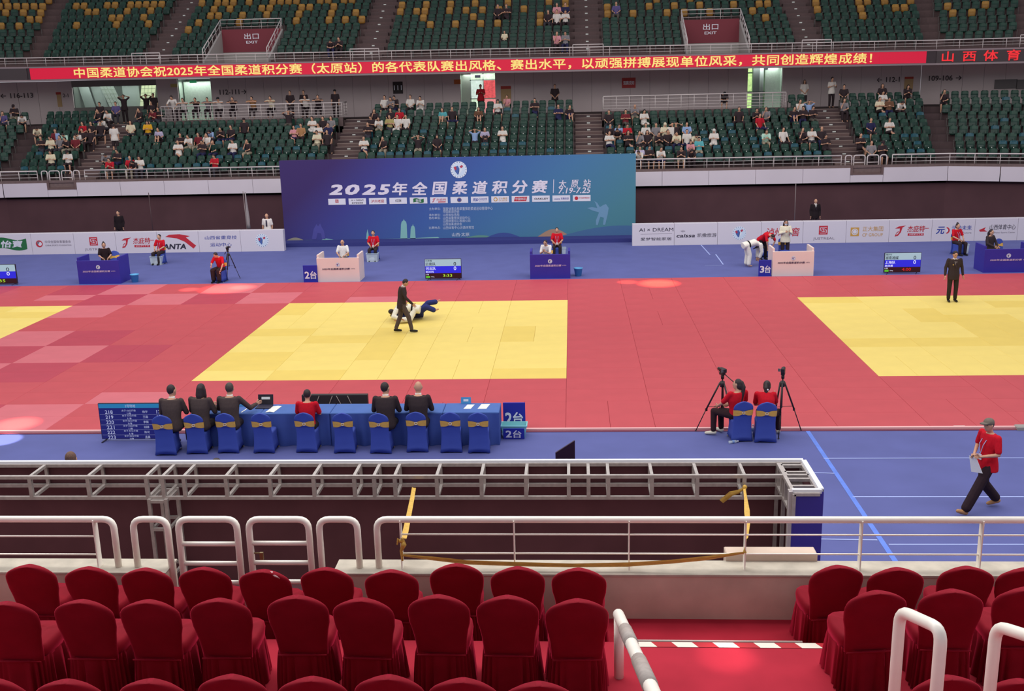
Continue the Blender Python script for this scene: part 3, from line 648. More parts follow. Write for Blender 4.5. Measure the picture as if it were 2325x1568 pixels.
# ---- exits (vomitories) in the upper stand
for ei, (a, b_) in enumerate(EXITS):
    dz = dzu(a); t0, t1 = 7.2, 10.9; z1 = 10.85
    ex = thing('exit_portal', ['pale walled stair exit in the upper stand, left one, with red EXIT panel', 'pale walled stair exit in the upper stand, right one, with red EXIT panel'][ei], 'exit', (a, YF+t0, 8.6+dz), 0, 'stair exits of the upper stand')
    PW = mat('exit_wall', (160, 154, 150), .7)
    skew = [1.0, -1.0][ei]*0
    for x in (0, b_-a-.12):
        m = MB(); m.add([Vector((x+dx, y, z)) for dx in (0, .12) for y, z in ((0, -.1), (t1-t0, -.1), (t1-t0, z1-8.6), (.3, .5), (0, .5))],
                        [(0, 1, 2, 3, 4), (9, 8, 7, 6, 5), (0, 5, 6, 1), (1, 6, 7, 2), (2, 7, 8, 3), (3, 8, 9, 4), (4, 9, 5, 0)]); build(m, 'side_wall', PW, ex)
        mr_ = MB(); mr_.tube([(x+.06, 0, .5), (x+.06, .0, 1.05), (x+.06, t1-t0, z1-8.6+.62)], .03, 6); build(mr_, 'hand_rail', RAILG, ex)
        mr_ = MB(); mr_.tube([(x+.06, 0, .8), (x+.06, t1-t0, z1-8.6+.36)], .014, 6); build(mr_, 'rail_bar', RAILG, ex)
        for q in range(5):
            y = (t1-t0)*(q+.6)/5; zb = .5+(z1-9.1)*y/(t1-t0); mr_ = MB(); mr_.tube([(x+.06, y, zb), (x+.06, y, zb+.6)], .016, 6); build(mr_, 'post', RAILG, ex)
    wd = b_-a
    m = MB(); m.box(.12, wd-.12, t1-t0-.12, t1-t0, .95, z1-8.6+.05); build(m, 'red_panel', mat('exit_red', (122, 52, 62), .7), ex)
    m = MB(); m.box(.12, wd-.12, t1-t0-.1, t1-t0, -.1, 1.05); m.box(.12, wd-.12, .2, t1-t0-.1, -.1, 0); build(m, 'lower_wall', PW, ex)
    m = MB(); lettering(m, '出口', wd/2-.45, wd/2+.45, 1.7, 2.05, t1-t0-.13, bold=.01); lettering(m, 'EXIT', wd/2-.36, wd/2+.36, 1.45, 1.6, t1-t0-.13, bold=.02); build(m, 'lettering', WHITET, ex)
    mr_ = MB(); mr_.tube([(.06, t1-t0, z1-8.6+.62), (wd-.06, t1-t0, z1-8.6+.62)], .03, 6); build(mr_, 'hand_rail', RAILG, ex)
    for h in (.2, .4): mr_ = MB(); mr_.tube([(.06, t1-t0, z1-8.6+h), (wd-.06, t1-t0, z1-8.6+h)], .014, 6); build(mr_, 'rail_bar', RAILG, ex)
    for q in range(4): mr_ = MB(); x = .06+(wd-.12)*q/3; mr_.tube([(x, t1-t0, z1-8.6), (x, t1-t0, z1-8.6+.62)], .014, 6); build(mr_, 'post', RAILG, ex)
# ================================================================ PEOPLE
def V(*a): return Vector(a)
def remesh(mb, voxel, smooth=2):
    me = mb.mesh('tmp'); o = bpy.data.objects.new('tmp', me); TSC.collection.objects.link(o)
    m = o.modifiers.new('r', 'REMESH'); m.mode = 'VOXEL'; m.voxel_size = voxel; m.use_smooth_shade = True
    if smooth: s = o.modifiers.new('s', 'SMOOTH'); s.iterations = smooth; s.factor = .5
    dg = scratch_dg(); out = bpy.data.meshes.new_from_object(o.evaluated_get(dg))
    bpy.data.objects.remove(o); bpy.data.meshes.remove(me); return out
def frame(ax, side):
    ax = ax.normalized(); s = (side-ax*side.dot(ax)).normalized(); return s, ax.cross(s)
def ering(c, s, f, rx, ry, n=14): return [c+s*(math.cos(2*PI*i/n)*rx)+f*(math.sin(2*PI*i/n)*ry) for i in range(n)]
def limb(mb, pts, rr, seg=9): 
    for a, b_, r0, r1 in zip(pts[:-1], pts[1:], rr[:-1], rr[1:]):
        if (b_-a).length > 1e-4: mb.tube([a, a.lerp(b_, .5), b_], [r0, (r0+r1)/2, r1], seg, round_=True)
SIT = dict(pelvis=V(0, 0, .53), chest=V(0, -.03, .88), neck=V(0, -.02, 1.06), head=V(0, .02, 1.2), face=V(0, 1, -.1),
           sh=V(.175, -.02, 1.02), el=[V(-.24, .08, .77), V(.24, .08, .77)], ha=[V(-.1, .30, .66), V(.1, .30, .66)],
           hip=.095, kn=[V(-.14, .42, .50), V(.14, .42, .50)], an=[V(-.13, .42, .09), V(.13, .42, .09)], toe=[V(0, 1, 0), V(0, 1, 0)])
STAND = dict(pelvis=V(0, 0, .93), chest=V(0, 0, 1.25), neck=V(0, 0, 1.46), head=V(0, .02, 1.6), face=V(0, 1, -.05),
             sh=V(.18, 0, 1.41), el=[V(-.23, -.02, 1.13), V(.23, -.02, 1.13)], ha=[V(-.22, .06, .88), V(.22, .06, .88)],
             hip=.095, kn=[V(-.11, .02, .50), V(.11, .02, .50)], an=[V(-.11, 0, .09), V(.11, 0, .09)], toe=[V(-.1, 1, 0), V(.1, 1, 0)])
def P_(base, **k): d = dict(base); d.update(k); return d
POSES = dict(
 sit=SIT,
 sit_lean=P_(SIT, chest=V(0, .14, .84), neck=V(0, .24, 1.0), head=V(0, .31, 1.11), face=V(0, 1, -.35), sh=V(.175, .2, .96), el=[V(-.2, .34, .68), V(.2, .34, .68)], ha=[V(-.05, .46, .78), V(.05, .46, .78)]),
 sit_phone=P_(SIT, head=V(0, .06, 1.18), face=V(0, 1, -.6), el=[V(-.24, .1, .76), V(.24, .1, .76)], ha=[V(-.05, .3, .82), V(.05, .3, .82)]),
 sit_chin=P_(SIT, chest=V(0, .04, .86), neck=V(0, .08, 1.04), head=V(0, .13, 1.17), sh=V(.175, .07, 1.0), el=[V(-.2, .28, .72), V(.18, .26, .74)], ha=[V(0, .3, .66), V(.05, .22, 1.08)]),
 sit_cross=P_(SIT, el=[V(-.26, .06, .8), V(.26, .06, .8)], ha=[V(.06, .2, .84), V(-.06, .2, .82)], kn=[V(-.13, .42, .52), V(.04, .44, .6)], an=[V(-.13, .42, .09), V(-.2, .5, .3)]),
 sit_wide=P_(SIT, kn=[V(-.28, .36, .5), V(.28, .36, .5)], an=[V(-.26, .42, .09), V(.26, .42, .09)], ha=[V(-.22, .3, .6), V(.22, .3, .6)]),
 sit_knees=P_(SIT, chest=V(0, .06, .86), neck=V(0, .12, 1.03), head=V(0, .18, 1.15), sh=V(.17, .1, .99), kn=[V(-.08, .34, .78), V(.08, .34, .78)], an=[V(-.08, .5, .42), V(.08, .5, .42)], ha=[V(-.05, .42, .66), V(.05, .42, .66)]),
 sit_down=P_(SIT, chest=V(0, .18, .8), neck=V(0, .32, .92), head=V(0, .42, .96), face=V(0, .6, -1), sh=V(.175, .27, .9), el=[V(-.2, .4, .66), V(.2, .4, .66)], ha=[V(-.06, .5, .62), V(.06, .5, .62)]),
 sit_rail=P_(SIT, chest=V(0, .12, .86), neck=V(0, .22, 1.02), head=V(0, .3, 1.13), face=V(0, 1, -.2), sh=V(.18, .18, .98), el=[V(-.3, .42, .93), V(.3, .42, .93)], ha=[V(.06, .48, .95), V(-.06, .48, .95)]),
 sit_arms_up=P_(SIT, el=[V(-.34, .05, 1.16), V(.34, .05, 1.16)], ha=[V(-.1, .12, 1.24), V(.1, .12, 1.24)]),
 stand=STAND,
 stand_front=P_(STAND, el=[V(-.25, .0, 1.12), V(.25, .0, 1.12)], ha=[V(-.05, .2, .92), V(.05, .2, .92)]),
 stand_behind=P_(STAND, el=[V(-.36, -.02, 1.55), V(.36, -.02, 1.55)], ha=[V(-.08, -.1, 1.62), V(.08, -.1, 1.62)]),
 stand_phone=P_(STAND, el=[V(-.24, .06, 1.14), V(.25, .04, 1.14)], ha=[V(-.1, .3, 1.24), V(.06, .3, 1.24)], face=V(0, 1, -.4)),
 stand_down=P_(STAND, face=V(0, 1, -1), head=V(0, .07, 1.57), chest=V(0, .03, 1.25)),
 lean_stand=P_(STAND, chest=V(0, .16, 1.22), neck=V(0, .3, 1.38), head=V(0, .38, 1.48), face=V(0, 1, -.7), sh=V(.18, .24, 1.34), el=[V(-.3, .4, 1.08), V(.3, .4, 1.08)], ha=[V(-.2, .5, .9), V(.2, .5, .9)]),
)
def hand(mb, wr, d, palm, side, r=1.0):
    # palm plus five separate, slightly curled fingers; d = direction of the hand, palm = palm normal
    d = d.normalized(); s = d.cross(palm).normalized()*side; n = s.cross(d).normalized()*side
    c = wr+d*.045*r; rg = []
    for u_, wd, th in [(0, .026, .02), (.03, .036, .018), (.07, .042, .015), (.092, .038, .011)]:
        cc = wr+d*u_*r; rg.append([cc+s*(math.cos(2*PI*i/8)*wd*r)+n*(math.sin(2*PI*i/8)*th*r) for i in range(8)])
    mb.loft(rg)
    for q, (off, ln) in enumerate([(-.03, .068), (-.01, .078), (.011, .074), (.03, .058)]):
        b_ = wr+d*.085*r+s*off*r; k1 = b_+d*ln*.45*r-n*.004; k2 = k1+(d*.8-n*.5).normalized()*ln*.33*r; k3 = k2+(d*.4-n*.85).normalized()*ln*.26*r
        mb.tube([b_, k1, k2, k3], [.0095*r, .009*r, .008*r, .007*r], 6, round_=True)
    b_ = wr+d*.03*r-s*.03*r; k1 = b_+(d*.5-s*.8).normalized()*.036*r; k2 = k1+(d*.9-s*.3-n*.3).normalized()*.03*r
    mb.tube([b_, k1, k2], [.013*r, .011*r, .009*r], 6, round_=True)
_HM = {}
import time
def human(pose, hair='short', legs='long', top='short', hi=False, shoes=True, belly=1.0):
    key = (pose if isinstance(pose, str) else pose['id'], hair, legs, top, hi, shoes, belly)
    if key in _HM: return _HM[key]
    p = POSES[pose] if isinstance(pose, str) else pose
    vx = .017 if hi else .03; out = {}
    side = p.get('side', V(1, 0, 0)); pel, ch, ne, he = p['pelvis'], p['chest'], p['neck'], p['head']; face = p['face'].normalized()
    spine = (ch-pel).normalized(); s0, f0 = frame(spine, side); hips = [pel-side*p['hip'], pel+side*p['hip']]
    shv = p['sh']; shs = p.get('shs') or [V(-shv.x, shv.y, shv.z), V(shv.x, shv.y, shv.z)]
    hs, hf = frame((he-ne), side)
    up = (he-ne).normalized(); fs_ = face; hside = up.cross(fs_)
    hside = hside.normalized() if hside.length > .1 else side; hup = fs_.cross(hside).normalized()*1
    if hup.dot(up) < 0: hup = -hup
    R = Matrix((hside, fs_, hup)).transposed()
    # ---- body
    b = MB(); g = 0
    def torso(mb, e, z0=-.1, z1=1.0, top_=True):
        shc = (shs[0]+shs[1])/2; rg = []
        L = [(pel-spine*.1, .135, .1), (pel, .165, .115*belly), (pel.lerp(ch, .5), .145, .105*belly), (ch, .165, .115), (ch.lerp(shc, .6), .17, .1), (shc+spine*.03, .15, .075), (ne-(ne-shc)*.3, .07, .06)]
        for c, rx, ry in L[:None if top_ else 5]: rg.append(ering(c, s0, f0, rx+e, ry+e))
        mb.loft(rg)
    torso(b, 0)
    b.tube([(shs[0]+shs[1])/2, ne, he-hup*.04], [.07, .052, .05], 10)
    b.ell(he, (.074, .092, .11), R=R, seg=14, rings=11); b.ell(he+fs_*.03-hup*.06, (.05, .055, .055), R=R)
    if hi:
        b.ell(he+fs_*.098-hup*.012, (.014, .016, .022), R=R, seg=8, rings=6)
        for q in (-1, 1): b.ell(he+hside*.078*q-hup*.005, (.012, .02, .03), R=R, seg=8, rings=6)
        b.ell(he+fs_*.084-hup*.058, (.024, .014, .01), R=R, seg=8, rings=6)
    for q in (0, 1):
        limb(b, [shs[q], p['el'][q], p['ha'][q]], [.048, .038, .026])
        limb(b, [hips[q], p['kn'][q], p['an'][q]], [.085, .055, .038])
        an = p['an'][q]; td = p['toe'][q].normalized(); 
        if not shoes or not hi: limb(b, [an-V(0, 0, .03)*(1 if not p.get('lying') else 0), an-V(0, 0, .05)*(1 if not p.get('lying') else 0)+td*.14], [.036, .026])
    me = remesh(b, vx, 1 if hi else 2)
    hb = MB()
    for q in (0, 1):
        d = (p['ha'][q]-p['el'][q]).normalized()
        if hi: hand(hb, p['ha'][q]-d*.01, p.get('hd', [d, d])[q], p.get('palm', [V(1, 0, 0), V(-1, 0, 0)])[q], (1, -1)[q])
        else: hb.ell(p['ha'][q]+d*.04, (.035, .035, .04), seg=6, rings=5)
    bm = bmesh.new(); bm.from_mesh(me); t_ = hb.mesh('h'); bm.from_mesh(t_); bpy.data.meshes.remove(t_)
    for f in bm.faces: f.smooth = True
    bm.to_mesh(me); bm.free(); me.name = 'person'; out['body'] = me
    # ---- top
    if top != 'none':
        t = MB(); torso(t, .018 if top == 'short' else .03)
        if top == 'jacket' or top == 'gi':
            a = pel-spine*.02; rg = [ering(pel-spine*(.17 if top == 'gi' or pel.z > .7 else .06), s0, f0, .19, .14*belly), ering(a, s0, f0, .2, .145*belly), ering(pel.lerp(ch, .5), s0, f0, .17, .13*belly)]; t.loft(rg)
        elif pel.z > .7 and not p.get('lying'):
            rg = [ering(pel-spine*.15, s0, f0, .222, .165*belly), ering(pel-spine*.02, s0, f0, .208, .155*belly), ering(pel.lerp(ch, .5), s0, f0, .165, .125*belly)]; t.loft(rg)
        for q in (0, 1):
            S, E, Hh = shs[q], p['el'][q], p['ha'][q]
            if top == 'short': limb(t, [S-spine*.004, S.lerp(E, .8)], [.064, .06 if hi else .056])
            else:
                ew = Hh-(Hh-E).normalized()*.02 if top != 'gi' else E.lerp(Hh, .8)
                limb(t, [S, E, ew], [.06, .052, .042] if top != 'gi' else [.085, .075, .07])
        out['shirt' if top != 'jacket' else 'jacket'] = remesh(t, vx, 2)
    # ---- legs
    t = MB(); t.loft([ering(pel-spine*.1, s0, f0, .16, .125*belly), ering(pel-spine*.03, s0, f0, .175, .13*belly), ering(pel+spine*.08, s0, f0, .16, .118*belly)])
    for q in (0, 1):
        K, A = p['kn'][q], p['an'][q]
        if legs == 'long': limb(t, [hips[q], K, K.lerp(A, .92)], [.1, .075, .062])
        elif legs == 'wide': limb(t, [hips[q], K, K.lerp(A, .88)], [.098, .094, .088])
        else: limb(t, [hips[q], hips[q].lerp(K, .92)], [.102, .085])
    out['trousers' if legs != 'short' else 'shorts'] = remesh(t, vx, 2)
    # ---- shoes
    if shoes and hi:
        for q in (0, 1):
            t = MB(); an = p['an'][q]; td = p['toe'][q].normalized(); limb(t, [an-V(0, 0, .035)-td*.03, an-V(0, 0, .045)+td*.08, an-V(0, 0, .055)+td*.16], [.045, .043, .034])
            out['shoe%d' % q] = remesh(t, vx, 1)
    # ---- hair
    t = MB(); n0 = he+hup*.022-fs_*.02
    if hair == 'bald': t = None
    else:
        t.ell(n0, (.083, .09, .104), R=R, seg=14, rings=10)
        if hair in ('long', 'tail', 'bun'): t.ell(he-fs_*.04-hup*.03, (.084, .07, .09), R=R)
        if hair == 'long':
            bk = he-fs_*.06; t.tube([bk+hup*.02, bk-hup*.12-fs_*.02, bk-hup*.27-fs_*.02], [.075, .075, .05], 8, round_=True)
            for q in (-1, 1): t.tube([he+hside*.075*q-fs_*.02, he+hside*.09*q-hup*.12-fs_*.02, he+hside*.08*q-hup*.22-fs_*.01], [.03, .03, .02], 6, round_=True)
        if hair == 'tail': bk = he-fs_*.1; t.tube([bk+hup*.05, bk-fs_*.04-hup*.05, bk-fs_*.02-hup*.2, bk-fs_*.0-hup*.36], [.035, .045, .04, .018], 8, round_=True)
        if hair == 'bun': t.ell(he+hup*.12-fs_*.05, (.045, .045, .04), R=R)
        if hair == 'hood':
            t = MB(); t.ell(n0, (.095, .1, .12), R=R, seg=14, rings=10); t.tube([he-hup*.05-fs_*.03, ne-hup*.02], [.09, .1], 10)
        out['hood' if hair == 'hood' else 'hair'] = remesh(t, vx*.9, 1)
        if hair == 'cap':
            t = MB(); t.ell(he+hup*.045-fs_*.008, (.088, .1, .082), R=R, seg=14, rings=10); c = he+fs_*.12+hup*.045
            t.loft([[c+hside*a*.07+fs_*b_*.07+hup*z for a, b_ in ((-1, -1), (1, -1), (.8, .7), (0, 1), (-.8, .7))] for z in (-.008, .012)], smooth=False)
            out['cap'] = t.mesh('cap')
    out['_h'] = (he, R, fs_, hup, hside); _HM[key] = out
    return out
SKIN = mat('skin', (196, 150, 124), .55, spec=.3); SKIN2 = mat('skin_tan', (170, 120, 92), .55, spec=.3)
HAIR = mat('hair_black', (50, 40, 42), .5, noise=.2, nscale=60); SHOEK = mat('shoe_black', (24, 20, 22), .4); SHOEW = mat('shoe_white', (212, 208, 190), .5)  # hair black lifted to carry the haze
NPERS = 0
def person(loc, rot, label, pose='sit', top=(230, 230, 230), bot=(30, 28, 34), hair='short', legs='long', topk='short', hi=False, shoe=None, skin=None, group=None, scale=1, capc=None, haircol=None, belly=1.0, barefoot=False):
    global NPERS
    h = human(pose, hair, legs, topk, hi, not barefoot, belly); NPERS += 1
    body = link('person', h['body'], None, loc, rot, None)
    if not h['body'].materials: h['body'].materials.append(SKIN)
    if skin: setmat(body, skin)
    tag(body, label, 'person', group)
    if scale != 1: body.scale = (scale,)*3
    for k, me in h.items():
        if k in ('body', '_h'): continue
        m_ = {'shirt': lambda: fabric(top), 'jacket': lambda: fabric(top), 'trousers': lambda: fabric(bot), 'shorts': lambda: fabric(bot), 'hair': lambda: haircol or HAIR,
              'hood': lambda: fabric(capc or top), 'cap': lambda: fabric(capc or (40, 40, 44)), 'shoe0': lambda: shoe or SHOEK, 'shoe1': lambda: shoe or SHOEK}[k]()
        if not me.materials: me.materials.append(m_)
        o = link(k.rstrip('01'), me, body); 
        if me.materials[0] is not m_: setmat(o, m_)
    return body
def head_bits(body, pose, hair, legs, topk, mask=False, barefoot=False, belly=1.0):
    h = human(pose, hair, legs, topk, True, not barefoot, belly); he, R, fs_, hup, hside = h['_h']
    e = MB()
    for q in (-1, 1): e.ell(he+fs_*.083+hside*.03*q+hup*.012, (.012, .008, .006), R=R, seg=8, rings=5); e.ell(he+fs_*.08+hside*.032*q+hup*.036, (.02, .008, .004), R=R, seg=8, rings=5)
    build(e, 'eyes', mat('eye_dark', (40, 28, 26), .4), body)
    if mask:
        e = MB(); e.ell(he+fs_*.052-hup*.045, (.062, .058, .05), R=R, seg=12, rings=8); build(e, 'face_mask', mat('mask_blue', (190, 205, 225), .7), body)
def ribbon_on(body, pts, w_, m_, name, nrm=V(0, 1, 0)):
    c = MB(); pts = [Vector(p) for p in pts]
    for a, b_ in zip(pts[:-1], pts[1:]):
        s = (b_-a).cross(nrm).normalized()*w_/2; o = nrm*.004; c.add([a-s, b_-s, b_+s, a+s, a-s+o, b_-s+o, b_+s+o, a+s+o], [(0, 1, 2, 3), (7, 6, 5, 4), (0, 4, 5, 1), (1, 5, 6, 2), (2, 6, 7, 3), (3, 7, 4, 0)])
    return build(c, name, m_, body)
# ================================================================ CONCOURSE WALL (behind the lower stand)
YW = 40.0
def WX(px): return atY(px, 215, YW).x
opens = [(WX(165), WX(357), 'win'), (WX(405), WX(480), 'doorL'), (WX(1046), WX(1125), 'doorC'), (WX(1697), WX(1775), 'doorR')]
wall = bpy.data.objects.new('wall_concourse', None); COL.objects.link(wall); struct(wall)
XA, XB = CLX-11.67*T10, CR+11.67*T10
def wpanel(a, b_, z0=CZ, z1=8.2):
    m = MB(); m.box(a+.006, b_-.006, YW, YW+.12, z0, z1-.0); build(m, 'wall_panel', WALLP, wall)
x = XA
for a, b_, k in opens+[(XB, 0, '')]:
    n = max(1, round((a-x)/1.16))
    for q in range(n): wpanel(x+(a-x)*q/n, x+(a-x)*(q+1)/n)
    m = MB(); m.box(x, a, YW+.1, YW+.2, CZ-.1, 8.2); build(m, 'wall_backing', mat('wall_joint', (70, 62, 64), .9), wall)
    x = b_
GL = mat('day_glow_green', (214, 238, 208), .5, emit=1.0, noise=.25, nscale=5); GLR = mat('door_red_sheet', (236, 96, 100), .5, emit=.8, noise=.3, nscale=8)
PALE = mat('pale_corridor', (206, 224, 210), .6, noise=.08); PALEG = mat('pale_panel', (176, 190, 184), .5)
for a, b_, k in opens:
    H = 8.15; m = MB(); d = 1.6
    m.box(a, b_, YW+d, YW+d+.1, CZ-.05, H); m.box(a-.1, a, YW+.1, YW+d, CZ-.05, H); m.box(b_, b_+.1, YW+.1, YW+d, CZ-.05, H); m.box(a, b_, YW+.1, YW+d, CZ-.15, CZ-.05)
    struct(build(m, 'wall_corridor', PALE if k != 'win' else mat('lobby_dark', (112, 122, 114), .7)))
    area('recess_fill', ((a+b_)/2, YW+.45, 8.0), (b_-a-.3, .5), 18 if k != 'win' else 60, (.92, 1, .94))  # added lamp, unseen, that brightens the recess
    if k == 'doorL':
        t = struct(thing('door_1', None, None, (a, YW+.8, CZ)))
        m = MB(); m.bbox(.1, b_-a-.1, 0, .06, 0, 2.4); build(m, 'door_leaf', PALE, t)
    if k == 'doorC':
        w_ = b_-a; t = struct(thing('door_2', None, None, (a, YW+.6, CZ)))
        for q, (u0, u1, z0, z1, mm, nm) in enumerate([(.27, .62, 2.1, 2.5, GL, 'pane'), (.65, .98, 2.1, 2.5, GL, 'pane'), (.27, .62, .95, 2.03, mat('day_glow_pale', (214, 232, 222), .5, emit=.95, noise=.2, nscale=6), 'pane'), (.65, .98, .95, 2.03, GLR, 'pane'), (.27, .62, .05, .9, GL, 'pane'), (.65, .98, .05, .9, mat('day_glow_pink', (238, 150, 150), .5, emit=.9, noise=.25, nscale=6), 'pane')]):
            m = MB(); m.box(u0*w_, u1*w_, .02, .04, z0, z1); build(m, nm, mm, t)
        m = MB(); m.box(.0, .25*w_, 0, .06, 0, 2.55); build(m, 'side_panel', mat('side_pale', (178, 186, 176), .6), t)
        m = MB()
        for u in (.25, .62, .98): m.box(u*w_, (u+.03)*w_, -.01, .06, 0, 2.55)
        for z in (0, .9, 2.03, 2.5): m.box(.25*w_, w_, -.01, .06, z, z+.06)
        build(m, 'door_frame', PALEG, t)
        m = MB(); m.box(.4*w_, .56*w_, -.05, 0, 2.2, 2.36); build(m, 'sign_box', LK, t)
    if k == 'doorR':
        w_ = b_-a; t = struct(thing('door_3', None, None, (a, YW+.6, CZ)))
        for z0, z1 in ((0, .9), (1.0, 2.05), (2.15, 2.5)): m = MB(); m.box(.02*w_, .17*w_, .02, .04, z0, z1); build(m, 'pane', mat('day_glow_leaf', (196, 232, 150), .5, emit=1.0, noise=.3, nscale=7), t)
        m = MB(); m.box(.2*w_, .42*w_, .0, .05, 0, 2.55); build(m, 'side_panel', mat('side_grey', (128, 136, 134), .6), t)
        m = MB(); m.tube([(.42*w_+.06, 0, 0), (.42*w_+.06, 0, 2.55)], .12, 10); build(m, 'column', mat('column_pale', (176, 186, 184), .5), t)
        m = MB(); m.box(.55*w_, w_, 0, .05, 0, 2.55); build(m, 'door_leaf', PALE, t)
        m = MB(); m.box(.44*w_, .62*w_, -.06, 0, 2.28, 2.42); build(m, 'sign_box', LK, t)
        m = MB(); m.tube([(0, -.1, .95), (.55*w_, -.1, .95)], .02, 6); build(m, 'hand_rail', LK, t)
    if k == 'win':
        w_ = b_-a; t = struct(thing('window_1', None, None, (a, YW, CZ)))
        m = MB(); m.box(0, w_, 0, .1, 0, .95); build(m, 'window_sill_wall', mat('sill_wall', (128, 124, 122), .7), t)
        m = MB(); m.box(0, w_, 0, .1, 2.22, 2.6); build(m, 'lintel_wall', mat('sill_wall', (128, 124, 122), .7), t)
        lat = mat('mullion', (132, 150, 124), .5)  # glowing slanted panels imitate tall windows reflected in the glass
        for q, (u0, u1, sh, mm) in enumerate([(.0, .12, .3, PALEG), (.26, .42, .5, mat('day_glow_grey', (186, 204, 190), .5, emit=.55)), (.76, .93, -.25, mat('day_glow_lime', (224, 240, 190), .5, emit=1.1)), (.12, .25, .3, PALEG), (.5, .7, 0, PALEG)]):
            x0, x1 = u0*w_, u1*w_; yb = .9 if q not in (3, 4) else 1.2; m = MB()
            m.add([Vector((x0+(sh if z < 1.5 else 0), yb+dy, z)) for z in (.95, 2.25) for dy in (0, .04)]+[Vector((x1+(sh if z < 1.5 else 0), yb+dy, z)) for z in (.95, 2.25) for dy in (0, .04)], [(0, 4, 6, 2), (1, 3, 7, 5), (0, 2, 3, 1), (4, 5, 7, 6), (2, 6, 7, 3), (0, 1, 5, 4)]); build(m, 'reflection_panel', mm, t)
            if q in (1, 2):
                m = MB()
                for g in range(1, 4): m.tube([(x0+(x1-x0)*g/4+sh, yb-.03, .95), (x0+(x1-x0)*g/4, yb-.03, 2.25)], .012, 4)
                for g in range(1, 5): z = .95+g*.27; m.tube([(x0+sh*(1-g/5), yb-.03, z), (x1+sh*(1-g/5), yb-.03, z)], .01, 4)
                build(m, 'reflection_lattice', lat, t)
        gm = bpy.data.materials.new('lobby_glass'); gm.use_nodes = True; g_ = gm.node_tree.nodes['Principled BSDF']; g_.inputs['Alpha'].default_value = .25; g_.inputs['Roughness'].default_value = .08; g_.inputs['Base Color'].default_value = (.5, .6, .55, 1)
        m = MB(); m.box(0, w_, .04, .05, .95, 2.22); build(m, 'pane', gm, t)
# bent wall runs with slightly lighter paint
for i in (1, -1):
    r = struct(bpy.data.objects.new('wall_%s' % ('right' if i == 1 else 'left'), None)); COL.objects.link(r)
    for q in range(12): slab(i, -11.67*T10+q*1.16+.006, -11.67*T10+(q+1)*1.16-.006, 11.67, 11.8, CZ, 8.2, 'wall_panel', mat('end_wall', (208, 192, 194), .8, noise=.05, nscale=.5), r)
    slab(i, -11.67*T10, 14, 11.79, 11.9, CZ-.1, 8.2, 'wall_backing', mat('wall_joint', (70, 62, 64), .9), r)
def wsign(px0, px1, y0, y1, s, m_=None, name='wall_lettering', label='', bg=None, run=None, bgbox=None):
    a = atY(px0, y1, YW); b_ = atY(px1, y0, YW); t = thing(name, label, 'sign', (a.x, YW-.01, a.z)); w_, h = b_.x-a.x, b_.z-a.z
    if run is not None:
        # find the position on the bent wall
        for s_ in np.linspace(-2, 9, 500):
            Q = SP(run, s_, 11.66, a.z)
            if (proj(Q)[0] > px0) if run == 1 else (proj(Q)[0] < px0): break
        t.location = SP(run, s_, 11.64, a.z); t.rotation_euler = (0, 0, SROT[run])
    if bg is not None: m = MB(); m.box(0, w_, -.02, 0, 0, h); build(m, 'board', bg, t)
    if s: m = MB(); lettering(m, s, *((.0, w_, 0, h) if bg is None else bgbox or (.1*w_, .9*w_, .3*h, .7*h)), -.025, bold=.02, keep=bg is None); build(m, 'lettering', m_ or LK, t)
    return t
DK = mat('wall_letter_dark', (66, 56, 62), .7)
wsign(-22, 84, 210, 224, '← 116-113', DK, label='dark 116-113 lettering with arrow on the pale wall at far left', run=-1)
wsign(136, 163, 212, 221, '2-1', DK, label='fragment of dark number lettering on the wall left of the long window')
wsign(497, 562, 202, 215, '112-111→', DK, label='dark 112-111 lettering with arrow right of the pale doorway')
wsign(1985, 2048, 174, 187, '← 112-1', DK, label='dark arrow and 112-1 lettering on the wall, left of the yellow notice')
wsign(2100, 2186, 170, 184, '109-106 →', DK, label='dark 109-106 lettering with right arrow at far right', run=1)
wsign(1412, 1443, 176, 200, '观赛须知', WHITET, 'notice_sign', 'small red rectangular sign on the wall above the right platform', mat('sign_red', (178, 62, 62), .6), bgbox=None)
wsign(893, 914, 185, 213, '111', WHITET, 'wall_poster', 'dark poster on the wall above people in white shirts', mat('poster_dark', (52, 44, 46), .6))
for p0, p1, y0, y1, lb in [(1138, 1160, 195, 236, 'yellow notice with red header right of the bright centre door'), (2052, 2074, 174, 205, 'yellow notice with red header beside the 112 lettering'), (118, 138, 209, 243, 'faded yellow notice with red header on the left wall')]:
    t = wsign(p0, p1, y0, y1, '', None, 'wall_notice', lb, mat('notice_yellow', (184, 152, 112), .7)); a = atY(p0, y1, YW); b_ = atY(p1, y0, YW)
    m = MB(); m.box(0, b_.x-a.x, -.03, -.02, (b_.z-a.z)*.84, b_.z-a.z); build(m, 'header_strip', mat('notice_red', (170, 66, 58), .7), t)
wsign(431, 446, 182.5, 188.5, '', None, 'exit_sign', 'small green exit sign over the left doorway', mat('exit_green', (40, 132, 86), .5, emit=.6))
wsign(388, 402, 190, 198, '', None, 'door_sign', 'tiny yellow sign left of the pale doorway', mat('sign_cream', (196, 180, 110), .6))
wsign(1031, 1046, 180, 191, '', None, 'door_sign', 'tiny orange sign left of the bright centre door', mat('sign_orange', (190, 104, 52), .6))
for i, px in enumerate((2256, 2306)):
    t = wsign(px, px+49, 179, 201, '', None, 'wall_vent', ['left grey rectangular vent high on the right wall', 'right grey rectangular vent high on the right wall, cut by the edge'][i], mat('vent_grey', (112, 106, 108), .7), run=1)

